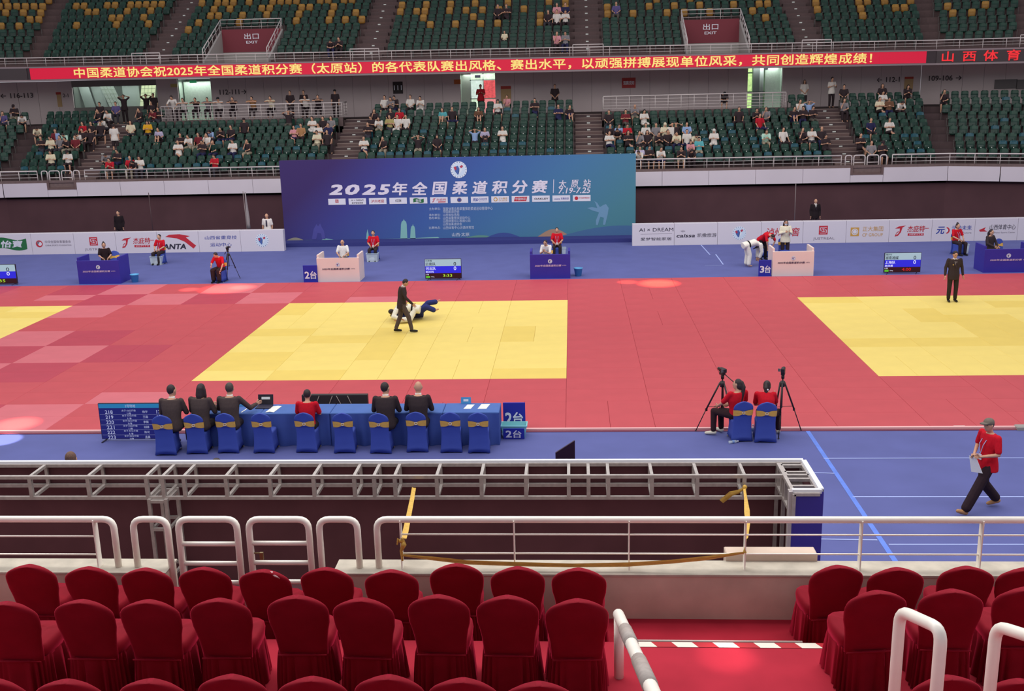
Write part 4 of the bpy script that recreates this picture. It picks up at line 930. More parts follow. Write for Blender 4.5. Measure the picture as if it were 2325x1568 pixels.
# ================================================================ NEAR STAND
F1, F2, KT = 2.315, 2.67, 2.78
KN, KF = -16.73, -16.46
REDC = mat('red_carpet', (166, 38, 54), .95, noise=.1, nscale=3, spec=.1)
REDC2 = mat('red_carpet_worn', (170, 44, 60), .95, noise=.12, nscale=2, spec=.1)
KX0, KX1 = atZ(388, 1290, KT).x, atZ(765, 1285, KT).x
m = MB(); m.box(-6, 30, -17.78, KN, F1-.3, F1); struct(build(m, 'floor_front_terrace', REDC))
m = MB(); m.box(-6, 30, -30, -17.79, F1-.3, F2); struct(build(m, 'floor_rear_terrace', REDC2))
m = MB(); m.box(-6, KX0, KN, KF, -.3, KT); m.box(KX1, 30, KN, KF, -.3, KT); struct(build(m, 'wall_kerb', CONC))
m = MB(); m.box(-6, KX0+.0, KN-.01, KF+.04, KT, KT+.02); m.box(KX1, 30, KN-.01, KF+.04, KT, KT+.02)
struct(build(m, 'trim_kerb_cap', mat('kerb_cap', (182, 174, 160), .8, noise=.14, nscale=5, bump=.2)))
# steps going down at the gate
m = MB()
for q in range(4): m.box(KX0, KX1, KF-.27+q*.3, KF+.03+q*.3, -.3, F1-.18*(q+1)+.15)
struct(build(m, 'floor_gate_steps', mat('dark_steps', (52, 38, 40), .9)))
# stripe on the terrace edge: alternating pieces
st = thing('edge_striping', 'red and white hazard striping along the aisle step edge', 'striping', (0, -17.79, F2))
xa = atZ(1432, 1457, F2).x; xb = atZ(1990, 1457, F2).x; n = 12
for q in range(n):
    m = MB(); x = xa+(xb-xa)*q/n; d = (xb-xa)/n; m.add([Vector(p) for p in ((x, .0, .004), (x+d, .0, .004), (x+d+.05, -.085, .004), (x+.05, -.085, .004))], [(0, 1, 2, 3)])
    build(m, 'stripe', [mat('stripe_white', (226, 220, 206), .6), mat('stripe_red', (176, 20, 38), .6)][q % 2], st)
m = MB(); m.tube([(xa, .02, 0), (xb*.7+xa*.3, .02, 0)], .012, 6); build(m, 'nosing', mat('nosing_grey', (190, 176, 168), .6), st)
# white railings on the kerb
def nx(px): return atY(px, 1240, -16.6).x
YR = -16.6
def bend(pts, rad, n=5):
    out = [Vector(pts[0])]
    for a, b_, c in zip(pts[:-2], pts[1:-1], pts[2:]):
        a, b_, c = Vector(a), Vector(b_), Vector(c); d1 = (a-b_).normalized(); d2 = (c-b_).normalized(); p = b_+d1*rad; q = b_+d2*rad
        for i in range(n+1): t = i/n; out.append(p*(1-t)**2+b_*2*t*(1-t)+q*t*t)
    return out+[Vector(pts[-1])]
RH = atY(1300, 1179, YR).z-KT
def zN(py, px=1300): return atY(px, py, YR).z
def hoop(px0, px1, zb0, zb1, label, bars=(), cat='rail', name='rail_hoop', latch=False):
    x0, x1 = nx(px0), nx(px1); t = thing(name, label, cat, (x0, YR, 0)); w_ = x1-x0; m = MB()
    m.tube(bend([(0, 0, zb0), (0, 0, KT+RH), (w_, 0, KT+RH), (w_, 0, zb1)], .11), .034, 12); build(m, 'frame', WHITE, t)
    for z in bars: m = MB(); m.tube([(.0, 0, z), (w_, 0, z)], .024, 10); build(m, 'rail_bar', WHITE, t)
    for x, z in ((0, zb0), (w_, zb1)):
        if z >= KT: m = MB(); m.tube([(x, 0, KT), (x, 0, KT+.012)], .05, 12); build(m, 'base_flange', WHITE, t)
    if latch: m = MB(); m.tube([(.04, -.03, zN(1254)), (.12, -.03, zN(1254))], .008, 6); m.box(.1, .135, -.05, -.02, zN(1268), zN(1252)); build(m, 'latch', mat('latch_metal', (150, 130, 90), .4, metal=.6), t)
    return t
hoop(308, 385, KT, KT-.4, 'narrow white rail hoop left of the gate', (), )
hoop(410, 542, F1-.2, F1-.2, 'left leaf of the white tubular gate', (zN(1236), zN(1281), zN(1325)), 'gate', 'gate_leaf')
hoop(569, 704, F1-.2, F1-.2, 'right leaf of the white tubular gate, with a brass latch', (zN(1234), zN(1279), zN(1323)), 'gate', 'gate_leaf', True)
hoop(728, 814, F1-.2, KT, 'narrow white rail hoop right of the gate')
def longrail(label, ptsx, posts, bars):
    t = thing('front_railing', label, 'railing', (ptsx[0], YR, KT)); o = Vector((ptsx[0], 0, 0)); m = MB()
    if ptsx[2] == 'L': P = [(0, 0, 0), (0, 0, RH), (ptsx[1]-ptsx[0], 0, RH)]
    else: P = [(0, 0, RH), (ptsx[1]-ptsx[0], 0, RH), (ptsx[1]-ptsx[0], 0, 0)]
    m.tube(bend(P, .11), .034, 12); build(m, 'top_rail', WHITE, t)
    xs = [p-ptsx[0] for p in posts]
    for z in bars: m = MB(); m.tube([(min(xs) if ptsx[2] == 'L' else 0, 0, z), (max(xs) if ptsx[2] == 'R' else ptsx[1]-ptsx[0], 0, z)], .0095, 8); build(m, 'rail_bar', WHITE, t)
    for x in xs: m = MB(); m.box(x-.006, x+.006, -.045, .045, 0, RH); build(m, 'post', WHITE, t)
longrail('long white railing on the kerb in front of the red chairs, right of the gate', (nx(858), nx(2900), 'L'), [nx(p) for p in (912, 1168, 1428, 1691, 1953, 2225, 2500)], (zN(1213)-KT, zN(1256)-KT))
longrail('white railing on the kerb at lower left, ending in a bent post', (nx(-500), nx(264), 'R'), [nx(p) for p in (-300, -40, 222)], (zN(1219)-KT, zN(1261)-KT))
m = MB(); a = atY(1648, 1262, KF+.05); b_ = atY(1855, 1262, KF+.05); m.bbox(a.x, b_.x, KF+.03, KF+.2, 2.2, KT+.1, .01)
tag(build(m, 'ledge_block', CONC), 'low concrete ledge block behind the railing near the blue booth end', 'block')
# ---- aisle handrails
def handrail(label, pts, r, posts, wraps=()):
    P = [Vector(p) for p in pts]; t = thing('aisle_handrail', label, 'handrail', P[0]); m = MB(); m.tube([p-P[0] for p in bend(P, .1)], r, 14, round_=True); build(m, 'rail', WHITE, t)
    for p in posts: m = MB(); m.tube([Vector(p)-P[0], Vector((p[0], p[1], F2))-P[0]], r*.9, 12); build(m, 'post', WHITE, t)
    for a, b_ in wraps: m = MB(); m.tube([a-P[0], b_-P[0]], r*1.14, 14); build(m, 'grey_tape_wrap', mat('tape_wrap', (170, 160, 154), .5, noise=.12, nscale=20), t)
p0 = atY(1404, 1394, -18.3); p1 = atY(1500, 1610, -21.0)
handrail('white aisle handrail with grey taped bands beside the red chairs', [p0, p1], .046, [p0.lerp(p1, .02)], [(p0.lerp(p1, .22), p0.lerp(p1, .4)), (p0.lerp(p1, .58), p0.lerp(p1, .82))])
def upost(lbl, a, b_):
    t = thing('aisle_handrail', lbl, 'handrail', (a.x, a.y, F2)); A = a-Vector((a.x, a.y, F2)); B = b_-Vector((a.x, a.y, F2))
    m = MB(); m.tube(bend([Vector((A.x, A.y, 0)), A, B, Vector((B.x, B.y, 0))], .1), .036, 14); build(m, 'rail', WHITE, t)
upost('white handrail hoop of the right aisle, between two chair rows', atY(2044, 1385, -20.3), atY(2138, 1428, -20.75))
upost('white handrail hoop at the bottom right corner, cut by the edge', atY(2262, 1420, -20.4), atY(2362, 1452, -20.8))

# ---- red covered banquet chairs
VEL = mat('red_velvet', (124, 8, 28), .75, noise=.1, nscale=6, sheen=.7, spec=.12, sheenc=(255, 60, 100), bump=.15)
def sgnp(v, e): return math.copysign(abs(v)**e, v)
def panel(mb, prof, yf, th, nx_=12, tw=.0):
    # padded back: prof = [(z, half width)], rounded at the sides
    rings = []
    for z, wd in prof:
        r = []
        for i in range(nx_+1): s = math.cos(PI*i/nx_); r.append(Vector((s*wd, yf(z)+th*math.sqrt(max(0, 1-abs(s)**5))*.5, z)))
        for i in range(1, nx_): s = -math.cos(PI*i/nx_); r.append(Vector((s*wd, yf(z)-th*math.sqrt(max(0, 1-abs(s)**5))*.5, z)))
        rings.append(r)
    mb.loft(rings)
def crown(ztop, wmax, arch):
    # half-width profile of a softly pointed, round-shouldered top
    out = []
    for u, dz in [(1, 1.05), (.995, .83), (.97, .67), (.92, .53), (.84, .4), (.73, .285), (.6, .185), (.45, .1), (.3, .045), (.2, .018), (.1, 0)]: out.append((ztop-arch*dz, wmax*u))
    return sorted(out)
def chair_meshes(seed, sw=1):
    r = random.Random(seed); b_ = MB(); back = lambda z: -.0-.10*max(0, (z-.42)/.5)
    prof = [(.36, .205), (.42, .208), (.52, .215), (.60, .228), (.67, .246)]+[(z, w_) for z, w_ in crown(.925, .252, .17)]
    panel(b_, prof, back, .075)
    v = []
    for p in b_.v:
        x, y, z = p; y += .006*math.sin(x*9+seed)*math.sin(z*14+seed)+.004*math.sin(z*70+x*6)*(z > .8)*(z < .9)*.5; v.append((x, y, z))
    b_.v = v; me1 = b_.mesh('backrest')
    c = MB(); rings = []
    for z, k in ((.36, .98), (.44, 1.02), (.475, 1.0), (.49, .9), (.492, .5)):
        rings.append([Vector((sgnp(math.cos(2*PI*i/28), .55)*.228*k, .2+sgnp(math.sin(2*PI*i/28), .55)*.235*k, z+.004*math.sin(i*2.1+seed))) for i in range(28)])
    c.loft(rings); me2 = c.mesh('seat')
    s = MB(); n = 110; rings = []
    for q in range(9):
        u = q/8; z = .385-.385*u; rg = []
        for i in range(n):
            a = 2*PI*i/n; amp = .03*u**.6*(1+.5*math.sin(a*5+seed)); rad = 1+.04*u; wob = amp*math.sin(a*26+1.1*math.sin(a*3+seed)+.5*u)
            cx, cy = sgnp(math.cos(a), .5), sgnp(math.sin(a), .5); rg.append(Vector((cx*(.222*rad+wob), .185+cy*(.228*rad+wob), z+(.0 if q < 8 else .004))))
        rings.append(rg)
    s.loft(rings, cap=False); me3 = s.mesh('skirt')
    f = MB(); f.tube([(-.2, -.052, .375), (.2, -.052, .375)], .006, 6); me4 = f.mesh('seam')
    for me in (me1, me2, me3, me4): me.materials.append(VEL)
    return me1, me2, me3, me4
CH = [chair_meshes(s) for s in (1, 2, 3, 4)]
row1 = [(63, 1283), (199, 1288), (328, 1291), (460, 1289), (598, 1294), (739, 1290), (886, 1295), (1034, 1281), (1174, 1288), (1315, 1291)]
row1r = [(1900, 1285), (2038, 1290), (2198, 1287), (2332, 1290)]
row2 = [(10, 1368), (183, 1363), (334, 1364), (495, 1360), (671, 1353), (822, 1360), (994, 1352), (1151, 1354), (1309, 1362)]
row2r = [(1990, 1343), (2165, 1340), (2335, 1335)]
row3 = [(-22, 1543), (148, 1545), (341, 1544), (523, 1535), (705, 1540), (882, 1536), (1052, 1543), (1222, 1551)]
row3r = [(1790+360, 1537), (2318, 1545)]
ordn = ['first', 'second', 'third', 'fourth', 'fifth', 'sixth', 'seventh', 'eighth', 'ninth', 'tenth']
rc = random.Random(11)
for lst, fz, nm, blk in [(row1, F1, 'front row at railing', 'left block'), (row1r, F1, 'front row at railing', 'right block'), (row2, F2, 'second row', 'left block'), (row2r, F2, 'second row', 'right block'), (row3, F2, 'nearest row, cut off', 'left block'), (row3r, F2, 'nearest row, cut off', 'right block')]:
    for i, (px, py) in enumerate(lst):
        P = atZ(px, py+1, fz+.925); t = thing('banquet_chair', 'red covered chair, %s, %s from left, %s' % (nm, ordn[i], blk), 'chair', (P.x, P.y+.1, fz), rc.uniform(-.05, .05) if not (blk == 'right block' and i == 0) else .12, 'red covered chairs of the near stand')
        for me, k in zip(CH[rc.randrange(4)], ('backrest', 'seat', 'skirt', 'seam')): link(k, me, t)
        if (px, py) == (598, 1294):
            m = MB(); m.ell((.12, -.1, .885), (.07, .035, .015), R=Matrix.Rotation(.5, 3, 'Y'), seg=8, rings=5); build(m, 'white_scuff_patch', mat('scuff', (200, 170, 170), .6), t)
        sk_ = None

# ================================================================ TRUSS ENCLOSURE
ALU = mat('truss_aluminium', (178, 170, 166), .38, metal=.35, noise=.12, nscale=14, spec=.6)
ZT = 1.95; TXR = 13.6; YFAR, YNEAR = -11.36, -11.86
tr = thing('truss_frame', 'grey aluminium truss frame with white edged top around a dark enclosure', 'truss', (0, 0, ZC))
def tb(name, a, b_, w_=.05, mt=ALU):
    a, b_ = Vector(a)-Vector((0, 0, ZC)), Vector(b_)-Vector((0, 0, ZC)); d = b_-a; m = MB()
    x = d.normalized(); up = Vector((0, 0, 1)) if abs(x.z) < .9 else Vector((0, 1, 0)); s = x.cross(up).normalized()*w_/2; u_ = s.cross(x).normalized()*w_/2
    m.add([a-s-u_, a+s-u_, a+s+u_, a-s+u_, b_-s-u_, b_+s-u_, b_+s+u_, b_-s+u_], [(0, 1, 2, 3), (7, 6, 5, 4), (0, 4, 5, 1), (1, 5, 6, 2), (2, 6, 7, 3), (3, 7, 4, 0)]); return build(m, name, mt, tr)
ZL = ZT-.36; XL0 = -5.5
EDGEW = mat('truss_white_edge', (222, 224, 232), .5, spec=.5)
for y in (YFAR+.0, YNEAR):
    for z in (ZT-.03, ZL): tb('truss_chord', (XL0, y, z), (TXR-.03, y, z), .05)
nxt = [atZ(p, 1075, ZT).x for p in (-180, -60, 72, 203, 335, 372, 420, 515, 614, 713, 805, 850, 897, 992, 1093, 1194, 1291, 1336, 1381, 1480, 1583, 1690, 1785)]
for x in nxt:
    tb('truss_rung', (x, YFAR, ZT-.03), (x, YNEAR, ZT-.03), .045); tb('truss_rung', (x, YFAR, ZL), (x, YNEAR, ZL), .045)
    tb('truss_upright', (x, YFAR, ZL), (x, YFAR, ZT-.03), .045); tb('truss_upright', (x, YNEAR, ZL), (x, YNEAR, ZT-.03), .055)
# right wing coming towards the stand
YE = atZ(1860, 1114, ZT).y
for x in (TXR-.03, TXR-.38):
    for z in (ZT-.03, ZL): tb('truss_chord', (x, YFAR, z), (x, YE, z), .05)
for q in range(5):
    y = YFAR-.1+(YE-YFAR)*q/4.2; tb('truss_rung', (TXR-.38, y, ZT-.03), (TXR-.03, y, ZT-.03), .045); tb('truss_upright', (TXR-.38, y, ZL), (TXR-.38, y, ZT-.03), .045)
for x, y in ((TXR-.38, YFAR), (TXR-.38, YNEAR), (TXR-.42, YE+.05), (TXR-.03, YFAR)): tb('truss_upright', (x, y, ZC), (x, y, ZT), .05)
tb('white_edge', (XL0, YFAR+.04, ZT), (TXR+.0, YFAR+.04, ZT), .06, EDGEW); tb('white_edge', (TXR, YFAR, ZT), (TXR, YE, ZT), .07, EDGEW); tb('white_edge', (TXR-.4, YE, ZT), (TXR, YE, ZT), .06, EDGEW)
tb('white_edge', (TXR-.42, YE-.01, ZC+.02), (TXR-.42, YE-.01, ZT), .05, mat('edge_greyish', (176, 168, 170), .6))
# standing tower at left
tx0, tx1 = atZ(334, 1080, ZT).x, atZ(372, 1080, ZT).x
for x in (tx0, tx1):
    for y in (YNEAR-.05, YFAR-.1): tb('truss_upright', (x, y, ZC), (x, y, ZL), .05)
for z in (1.1, .35, 1.55):
    for y in (YNEAR-.05, YFAR-.1): tb('truss_rung', (tx0, y, z), (tx1, y, z), .045)
    for x in (tx0, tx1): tb('truss_rung', (x, YNEAR-.05, z), (x, YFAR-.1, z), .04)
DCL = mat('dark_cloth', (100, 62, 68), .95, noise=.12, nscale=1.5); BV = mat('blue_vinyl', (58, 48, 150), .45, noise=.05, nscale=2, spec=.4)  # dark cloth lifted too, haze worked into its colour
m = MB(); m.box(XL0, TXR-.02, YFAR+.06, YFAR+.07, ZC, ZT); build(m, 'dark_backing', DCL, tr).location = (0, 0, -ZC)
m = MB(); m.box(XL0, TXR+.03, YFAR+.075, YFAR+.085, ZC, ZT+.02); m.box(TXR+.02, TXR+.03, YE, YFAR+.08, ZC, ZT+.02); m.box(TXR-.4, TXR+.03, YE-.02, YE-.01, ZC, ZT-.01); build(m, 'blue_banner_skin', BV, tr).location = (0, 0, -ZC)
m = MB(); m.box(TXR-.01, TXR+.01, YE, YFAR, ZC, ZT); build(m, 'dark_backing', DCL, tr).location = (0, 0, -ZC)
m = MB(); m.box(-6, TXR-.02, KF, YFAR+.05, ZC, ZC+.012); tag(build(m, 'floor_sheet', DCL), 'dark sheet over the floor inside the truss enclosure', 'cloth')  # dark sheet added over the enclosure floor
# ---- yellow barrier ribbon
def strip(name, pts, w_, m_, label, cat, par=None, tw=None):
    m = MB(); pts = [Vector(p) for p in pts]; L = []
    for i, p in enumerate(pts):
        d = (pts[min(i+1, len(pts)-1)]-pts[max(i-1, 0)]).normalized(); s = d.cross(Vector((0, 1, .25))).normalized()*w_/2*(tw[i] if tw else 1); L += [p-s, p+s, p+s*.3+Vector((0, -.012, 0)), p-s*.3+Vector((0, -.008, 0))]
    for i in range(len(pts)-1):
        k = i*4; m.add([L[k], L[k+3], L[k+2], L[k+1], L[k+4], L[k+7], L[k+6], L[k+5]], [(0, 1, 5, 4), (1, 2, 6, 5), (2, 3, 7, 6)], 0, True)
    o = build(m, name, m_, par); 
    if label: tag(o, label, cat)
    return o
TY = mat('ribbon_yellow', (206, 166, 78), .6, noise=.25, nscale=14, stretch=(1, 1, 9), bump=.3)
def yy(px, py, y): return atY(px, py, y)
rb = thing('barrier_ribbon', 'crumpled yellow barrier ribbon tied between truss and white railing', 'ribbon', (0, 0, 0))
strip('ribbon', [yy(940, 1106, -11.95), yy(936, 1130, -12.8), yy(931, 1155, -14), yy(926, 1180, -15.2), yy(921, 1205, -16.2), yy(916, 1222, YR-.05)], .06, TY, None, None, rb)
strip('ribbon', [yy(914, 1222, YR-.05), yy(917, 1236, YR-.07), yy(911, 1250, YR-.06), yy(914, 1272, YR-.05)], .045, TY, None, None, rb, [.6, 1.2, .7, .5])
strip('ribbon', [yy(918, 1234, YR-.05), yy(908, 1228, YR-.08), yy(904, 1222, YR-.08), yy(902, 1236, YR-.08)], .03, TY, None, None, rb, [.8, 1.4, .8, .5])
strip('ribbon', [yy(914, 1260, YR-.06), yy(980, 1267, YR-.07), yy(1060, 1276, YR-.07), yy(1170, 1280, YR-.06), yy(1300, 1283, YR-.07), yy(1426, 1281, YR-.06), yy(1520, 1275, YR-.07), yy(1600, 1267, YR-.07), yy(1690, 1254, YR-.06)], .055, TY, None, None, rb, [.5, .9, 1, 1, .9, 1, .9, 1, .5])
strip('ribbon', [yy(1691, 1254, YR-.06), yy(1694, 1222, YR+.06), yy(1698, 1190, -15.5), yy(1696, 1160, -14), yy(1693, 1130, -12.8), yy(1690, 1108, -11.95)], .07, TY, None, None, rb, [.6, .6, .7, 1, .6, .5])
strip('ribbon', [yy(1690, 1108, -11.95), yy(1676, 1116, -12.0), yy(1660, 1120, -12.02), yy(1638, 1138, -12.0)], .09, TY, None, None, rb, [.5, .8, 1, .9])
m = MB(); m.ell(atY(1691, 1106, -11.95), (.035, .03, .04)); m.ell(atY(916, 1236, YR-.07), (.025, .03, .03)); build(m, 'knot', TY, rb)
# ================================================================ FLOOR FURNITURE
BLUEC = mat('blue_spandex', (62, 80, 164), .7, noise=.05, nscale=3, spec=.25, sheen=.2); GOLD = mat('gold_satin', (222, 172, 72), .35, noise=.12, nscale=18, spec=.6, stretch=(1, 1, 6)); BUCK = mat('buckle', (214, 204, 196), .3, spec=.7)
def blue_chair_meshes():
    b_ = MB(); back = lambda z: -.0-.09*max(0, (z-.42)/.5)
    prof = [(.012, .238), (.1, .226), (.22, .212), (.34, .203), (.44, .198), (.55, .198), (.66, .205), (.74, .21)]+crown(.92, .212, .17)
    panel(b_, prof, lambda z: back(z)-.012-(.02 if z < .1 else .0), .05); b_.v = [(x, y, z+.05*max(0, 1-(x/.2)**2)*max(0, 1-z/.2)) for x, y, z in b_.v]; c = MB(); rings = []
    # seat box and stretched skirt: corners reach the floor, hems arch up between the feet
    def rg(z, k, hem): 
        r = []
        for i in range(40):
            a = 2*PI*i/40; cx, cy = sgnp(math.cos(a), .45), sgnp(math.sin(a), .45); m_ = min(abs(cx), abs(cy)); r.append(Vector((cx*.2*k, .215+cy*.205*k, z+hem*(1-m_)**.6)))
        return r
    for z, k, h in [(.015, 1.13, .075), (.15, 1.03, .03), (.3, .97, 0), (.42, 1.0, 0), (.455, .98, 0), (.465, .85, 0), (.467, .4, 0)]: rings.append(rg(z, k, h))
    c.loft(rings)
    s = MB(); back_ = back; back = lambda z: back_(z)-.012; back2 = lambda z: back(z); rings = []
    for z, wd in ((.60, .208), (.64, .212), (.70, .214), (.735, .216)): rings.append((z, wd))
    n = 14; rr = []
    for j, (z, wd) in enumerate(rings):
        r = []
        for i in range(n*2):
            a = 2*PI*i/(n*2); x = math.cos(a)*wd; pinch = 1-.55*math.exp(-(x/.07)**2); zz = .668+(z-.668)*pinch
            r.append(Vector((x, back(zz)+math.sin(a)*.034-(.006 if math.sin(a) < 0 else 0), zz)))
        rr.append(r)
    s.loft(rr, cap=False); k = MB()
    k.tube([(math.cos(a)*.03, back(.668)-.046, .668+math.sin(a)*.026) for a in [2*PI*i/14 for i in range(15)]], .007, 6, cap=False)
    f = MB()
    for x in (-.2, .2):
        for y in (.0, .38): f.box(x-.009, x+.009, y-.009, y+.009, 0, .03)
    out = [(b_.mesh('backrest'), 'backrest', BLUEC), (c.mesh('seat_cover'), 'seat_cover', BLUEC), (s.mesh('gold_sash'), 'gold_sash', GOLD), (k.mesh('buckle'), 'buckle', BUCK), (f.mesh('foot_cap'), 'foot_cap', mat('foot_cap_cream', (190, 176, 140), .5))]
    for me, _, mm in out: me.materials.append(mm)
    return out
BCM = blue_chair_meshes()
def blue_chair(P, rot, label, group=None):
    t = thing('banquet_chair', label, 'chair', P, rot, group)
    for me, nm, mm in BCM: link(nm, me, t)
    return t
bcs = [(377, 1036), (448, 1033), (519, 1031), (600, 1031), (697, 1030), (783, 1031), (865, 1032), (948, 1029), (1025, 1030), (1088, 1031)]
BC = []
for i, (px, py) in enumerate(bcs):
    P = atZ(px, py-2, ZC); P.y += .04; BC.append(P)
    blue_chair(P, rc.uniform(-.04, .04), 'blue covered chair with gold sash, %s from the left at the officials table' % ordn[i], 'blue chairs along the officials table')
# ---- officials table: five cloth covered tables side by side
TBL = mat('table_cloth_blue', (74, 106, 172), .75, noise=.05, nscale=3); SKT = mat('table_skirt_blue', (62, 84, 156), .7, noise=.06, nscale=4)
TX = [atZ(p, 938, .70).x for p in (432, 590, 748, 876, 1004, 1133)]; TY0 = atZ(800, 937, .70).y; TY1 = atZ(800, 916, .70).y
for i in range(5):
    x0, x1 = TX[i]+.004, TX[i+1]-.004; w_ = x1-x0; d = TY1-TY0
    t = thing('officials_table', 'blue cloth covered table, %s from the left of the five joined tables' % ordn[i], 'table', (x0, TY0, ZC), 0, 'joined tables of the officials'); m = MB(); m.bbox(0, w_, 0, d, .72, .75, .012); build(m, 'tabletop_cloth', TBL, t)
    s = MB(); n = 110; rings = []
    for q in range(5):
        u = q/4; z = .72*(1-u)+.004; r = []
        for k in range(n):
            f = k/n*4; side = int(f); g = f-side; amp = .032*u**.5; wob = amp*math.sin(k*2*PI*16/n*1.0+.8*math.sin(k*.21+i))
            if side == 0: p = (g*w_, -wob)
            elif side == 1: p = (w_-.004+0*wob, g*d)
            elif side == 2: p = (w_-g*w_, d+wob)
            else: p = (.004, d-g*d)
            r.append(Vector((min(max(p[0], .003), w_-.003), p[1], z)))
        rings.append(r)
    s.loft(rings, cap=False); build(s, 'table_skirt', SKT, t)
ZTB = ZC+.752
PAPER = mat('paper_white', (226, 226, 222), .6)
def paper(px0, px1, py0, py1, label, n=1, book=False):
    a = atZ(px0, py1, ZTB); b_ = atZ(px1, py0, ZTB); t = thing('document', label, 'paper', (a.x, a.y, ZTB)); w_, d = b_.x-a.x, b_.y-a.y
    m = MB()
    if book: m.add([Vector(p) for p in ((.05, 0, .004), (w_*.5, .01, .014), (w_*.52+.06, d, .014), (.1, d, .004), (w_-.06, .0, .004), (w_, d, .004))], [(0, 1, 2, 3), (1, 4, 5, 2)])
    else: m.add([Vector(p) for p in ((0, 0, .003), (w_-.06, 0, .003), (w_, d, .003), (.06, d, .003), (0, 0, 0), (w_-.06, 0, 0), (w_, d, 0), (.06, d, 0))], [(0, 1, 2, 3), (4, 7, 6, 5), (0, 4, 5, 1), (1, 5, 6, 2), (2, 6, 7, 3), (3, 7, 4, 0)])
    build(m, 'sheet', PAPER, t)
paper(1052, 1078, 918, 928, 'white sheet on the right end of the officials table'); paper(1084, 1113, 917, 928, 'white sheet nearest the right table end'); paper(424, 440, 929, 939, 'white sheet beside the first suited official')
paper(546, 566, 925, 936, 'white sheet under the third official hand'); paper(597, 640, 922, 936, 'open booklet on the officials table beside the laptop', book=True); paper(955, 963, 917, 919, 'small white slip on the table right of the bald official')
def plate(px, py, w_, label, txt='名牌'):
    P = atZ(px, py, ZTB); t = thing('name_plate', label, 'name plate', (P.x, P.y, ZTB)); m = MB(); m.add([Vector(p) for x in (0, w_) for p in ((x, -.04, 0), (x, .04, 0), (x, 0, .14))], [(0, 1, 2), (5, 4, 3), (0, 2, 5, 3), (1, 4, 5, 2), (0, 3, 4, 1)]); build(m, 'plate', mat('plate_blue', (70, 142, 196), .4), t)
    m = MB(); m.add([Vector((x, -.04+.04*u-.003, .14*u)) for x, u in ((w_*.25, .35), (w_*.75, .35), (w_*.75, .7), (w_*.25, .7))], [(0, 1, 2, 3)]); build(m, 'name_strip', LW, t)
plate(438, 922, .2, 'small blue name plate between the first two officials'); plate(536, 921, .22, 'blue name plate left of the laptop'); plate(1047, 915, .22, 'blue name plate near the right end of the table')
# laptop
P = atZ(579, 928, ZTB); t = thing('laptop', 'open black laptop on the officials table', 'laptop', (P.x, P.y, ZTB)); m = MB(); m.bbox(0, .34, 0, .24, .001, .02, .004); build(m, 'keyboard_base', LK, t)
m = MB(); T = Matrix.Translation((0, .24, .02)) @ Matrix.Rotation(math.radians(-14), 4, 'X'); m.box(0, .34, 0, .012, 0, .23, T=T); build(m, 'lid', LK, t)
m = MB(); T2 = T @ Matrix.Translation((0, -.002, 0)); m.box(.012, .328, -.001, 0, .015, .215, T=T2); build(m, 'screen', mat('laptop_screen', (46, 44, 50), .3), t)
m = MB(); T3 = T @ Matrix.Translation((0, -.004, 0)); m.box(.08, .27, -.001, 0, .12, .175, T=T3); build(m, 'open_window', mat('screen_white', (220, 222, 226), .4, emit=.5), t)
# dark long case behind the table with crossed stand legs
a = atZ(700, 913, .4); b_ = atZ(846, 912, .4)
t = thing('display_back', 'back of a long black display box lying behind the officials table', 'display', (a.x, -3.8, .003)); w_ = b_.x-a.x; H_ = atY(770, 896, -3.8).z
m = MB(); m.bbox(0, w_, 0, .1, .1, H_, .01); build(m, 'case', mat('display_black', (54, 48, 50), .5), t)
m = MB()
for x0, x1 in ((.13, .27), (.33, .47), (.53, .69), (.7, .83)): m.tube([(w_*x0, -.02, H_*.3), (w_*x1, -.02, H_*.97)] if x0 < .5 else [(w_*x0, -.02, H_*.97), (w_*x1, -.02, H_*.3)], .009, 5)
build(m, 'brace_bar', mat('brace_light', (136, 124, 120), .5), t)
for x in (.1, w_-.1): m = MB(); m.box(x-.02, x+.02, -.15, .25, 0, .03); m.box(x-.02, x+.02, .03, .07, .03, .1); build(m, 'leg', LK, t)
# ---- floor sign 2台 and basket
SIGNB = mat('sign_royal_blue', (40, 46, 158), .5)
def zone_sign(px0, px1, pyt, pyb, s, label, gz=ZC):
    a = atZ(px0, pyb, gz); b_ = atY(px1, pyt, a.y); w_, h = b_.x-a.x, b_.z-gz; t = thing('zone_sign', label, 'sign', (a.x, a.y, gz), 0); m = MB(); m.bbox(0, w_, 0, .05, 0, h, .006); build(m, 'board', SIGNB, t)
    m = MB(); lettering(m, s[0], w_*.1, w_*.44, h*.22, h*.64, -.006, bold=.035); lettering(m, s[1], w_*.48, w_*.95, h*.2, h*.66, -.006, bold=.025); build(m, 'lettering', WHITET, t); return t
zone_sign(690, 719, 602, 641, '2台', 'blue 2台 floor sign left of the white desk'); zone_sign(1722, 1752, 590, 627, '3台', 'blue 3台 floor sign left of the right white desk')
P = atZ(1143, 995, ZC); y0 = P.y
t = thing('zone_sign', 'blue 2台 sign board standing at the right end of the officials table', 'sign', (atY(1143, 960, y0+.32).x, y0+.32, ZC)); w_ = atY(1193, 960, y0+.32).x-atY(1143, 960, y0+.32).x; h = atY(1165, 914, y0+.32).z-ZC
m = MB(); m.bbox(0, w_, 0, .04, 0, h, .006); build(m, 'board', SIGNB, t); hb = atY(1165, 963, y0+.32).z-ZC
m = MB(); lettering(m, '2', w_*.08, w_*.4, hb, hb+.28, -.006, bold=.035); lettering(m, '台', w_*.44, w_*.9, hb, hb+.29, -.006, bold=.025); build(m, 'lettering', WHITET, t)
AQ = mat('aqua_plastic', (138, 208, 214), .35, spec=.6)
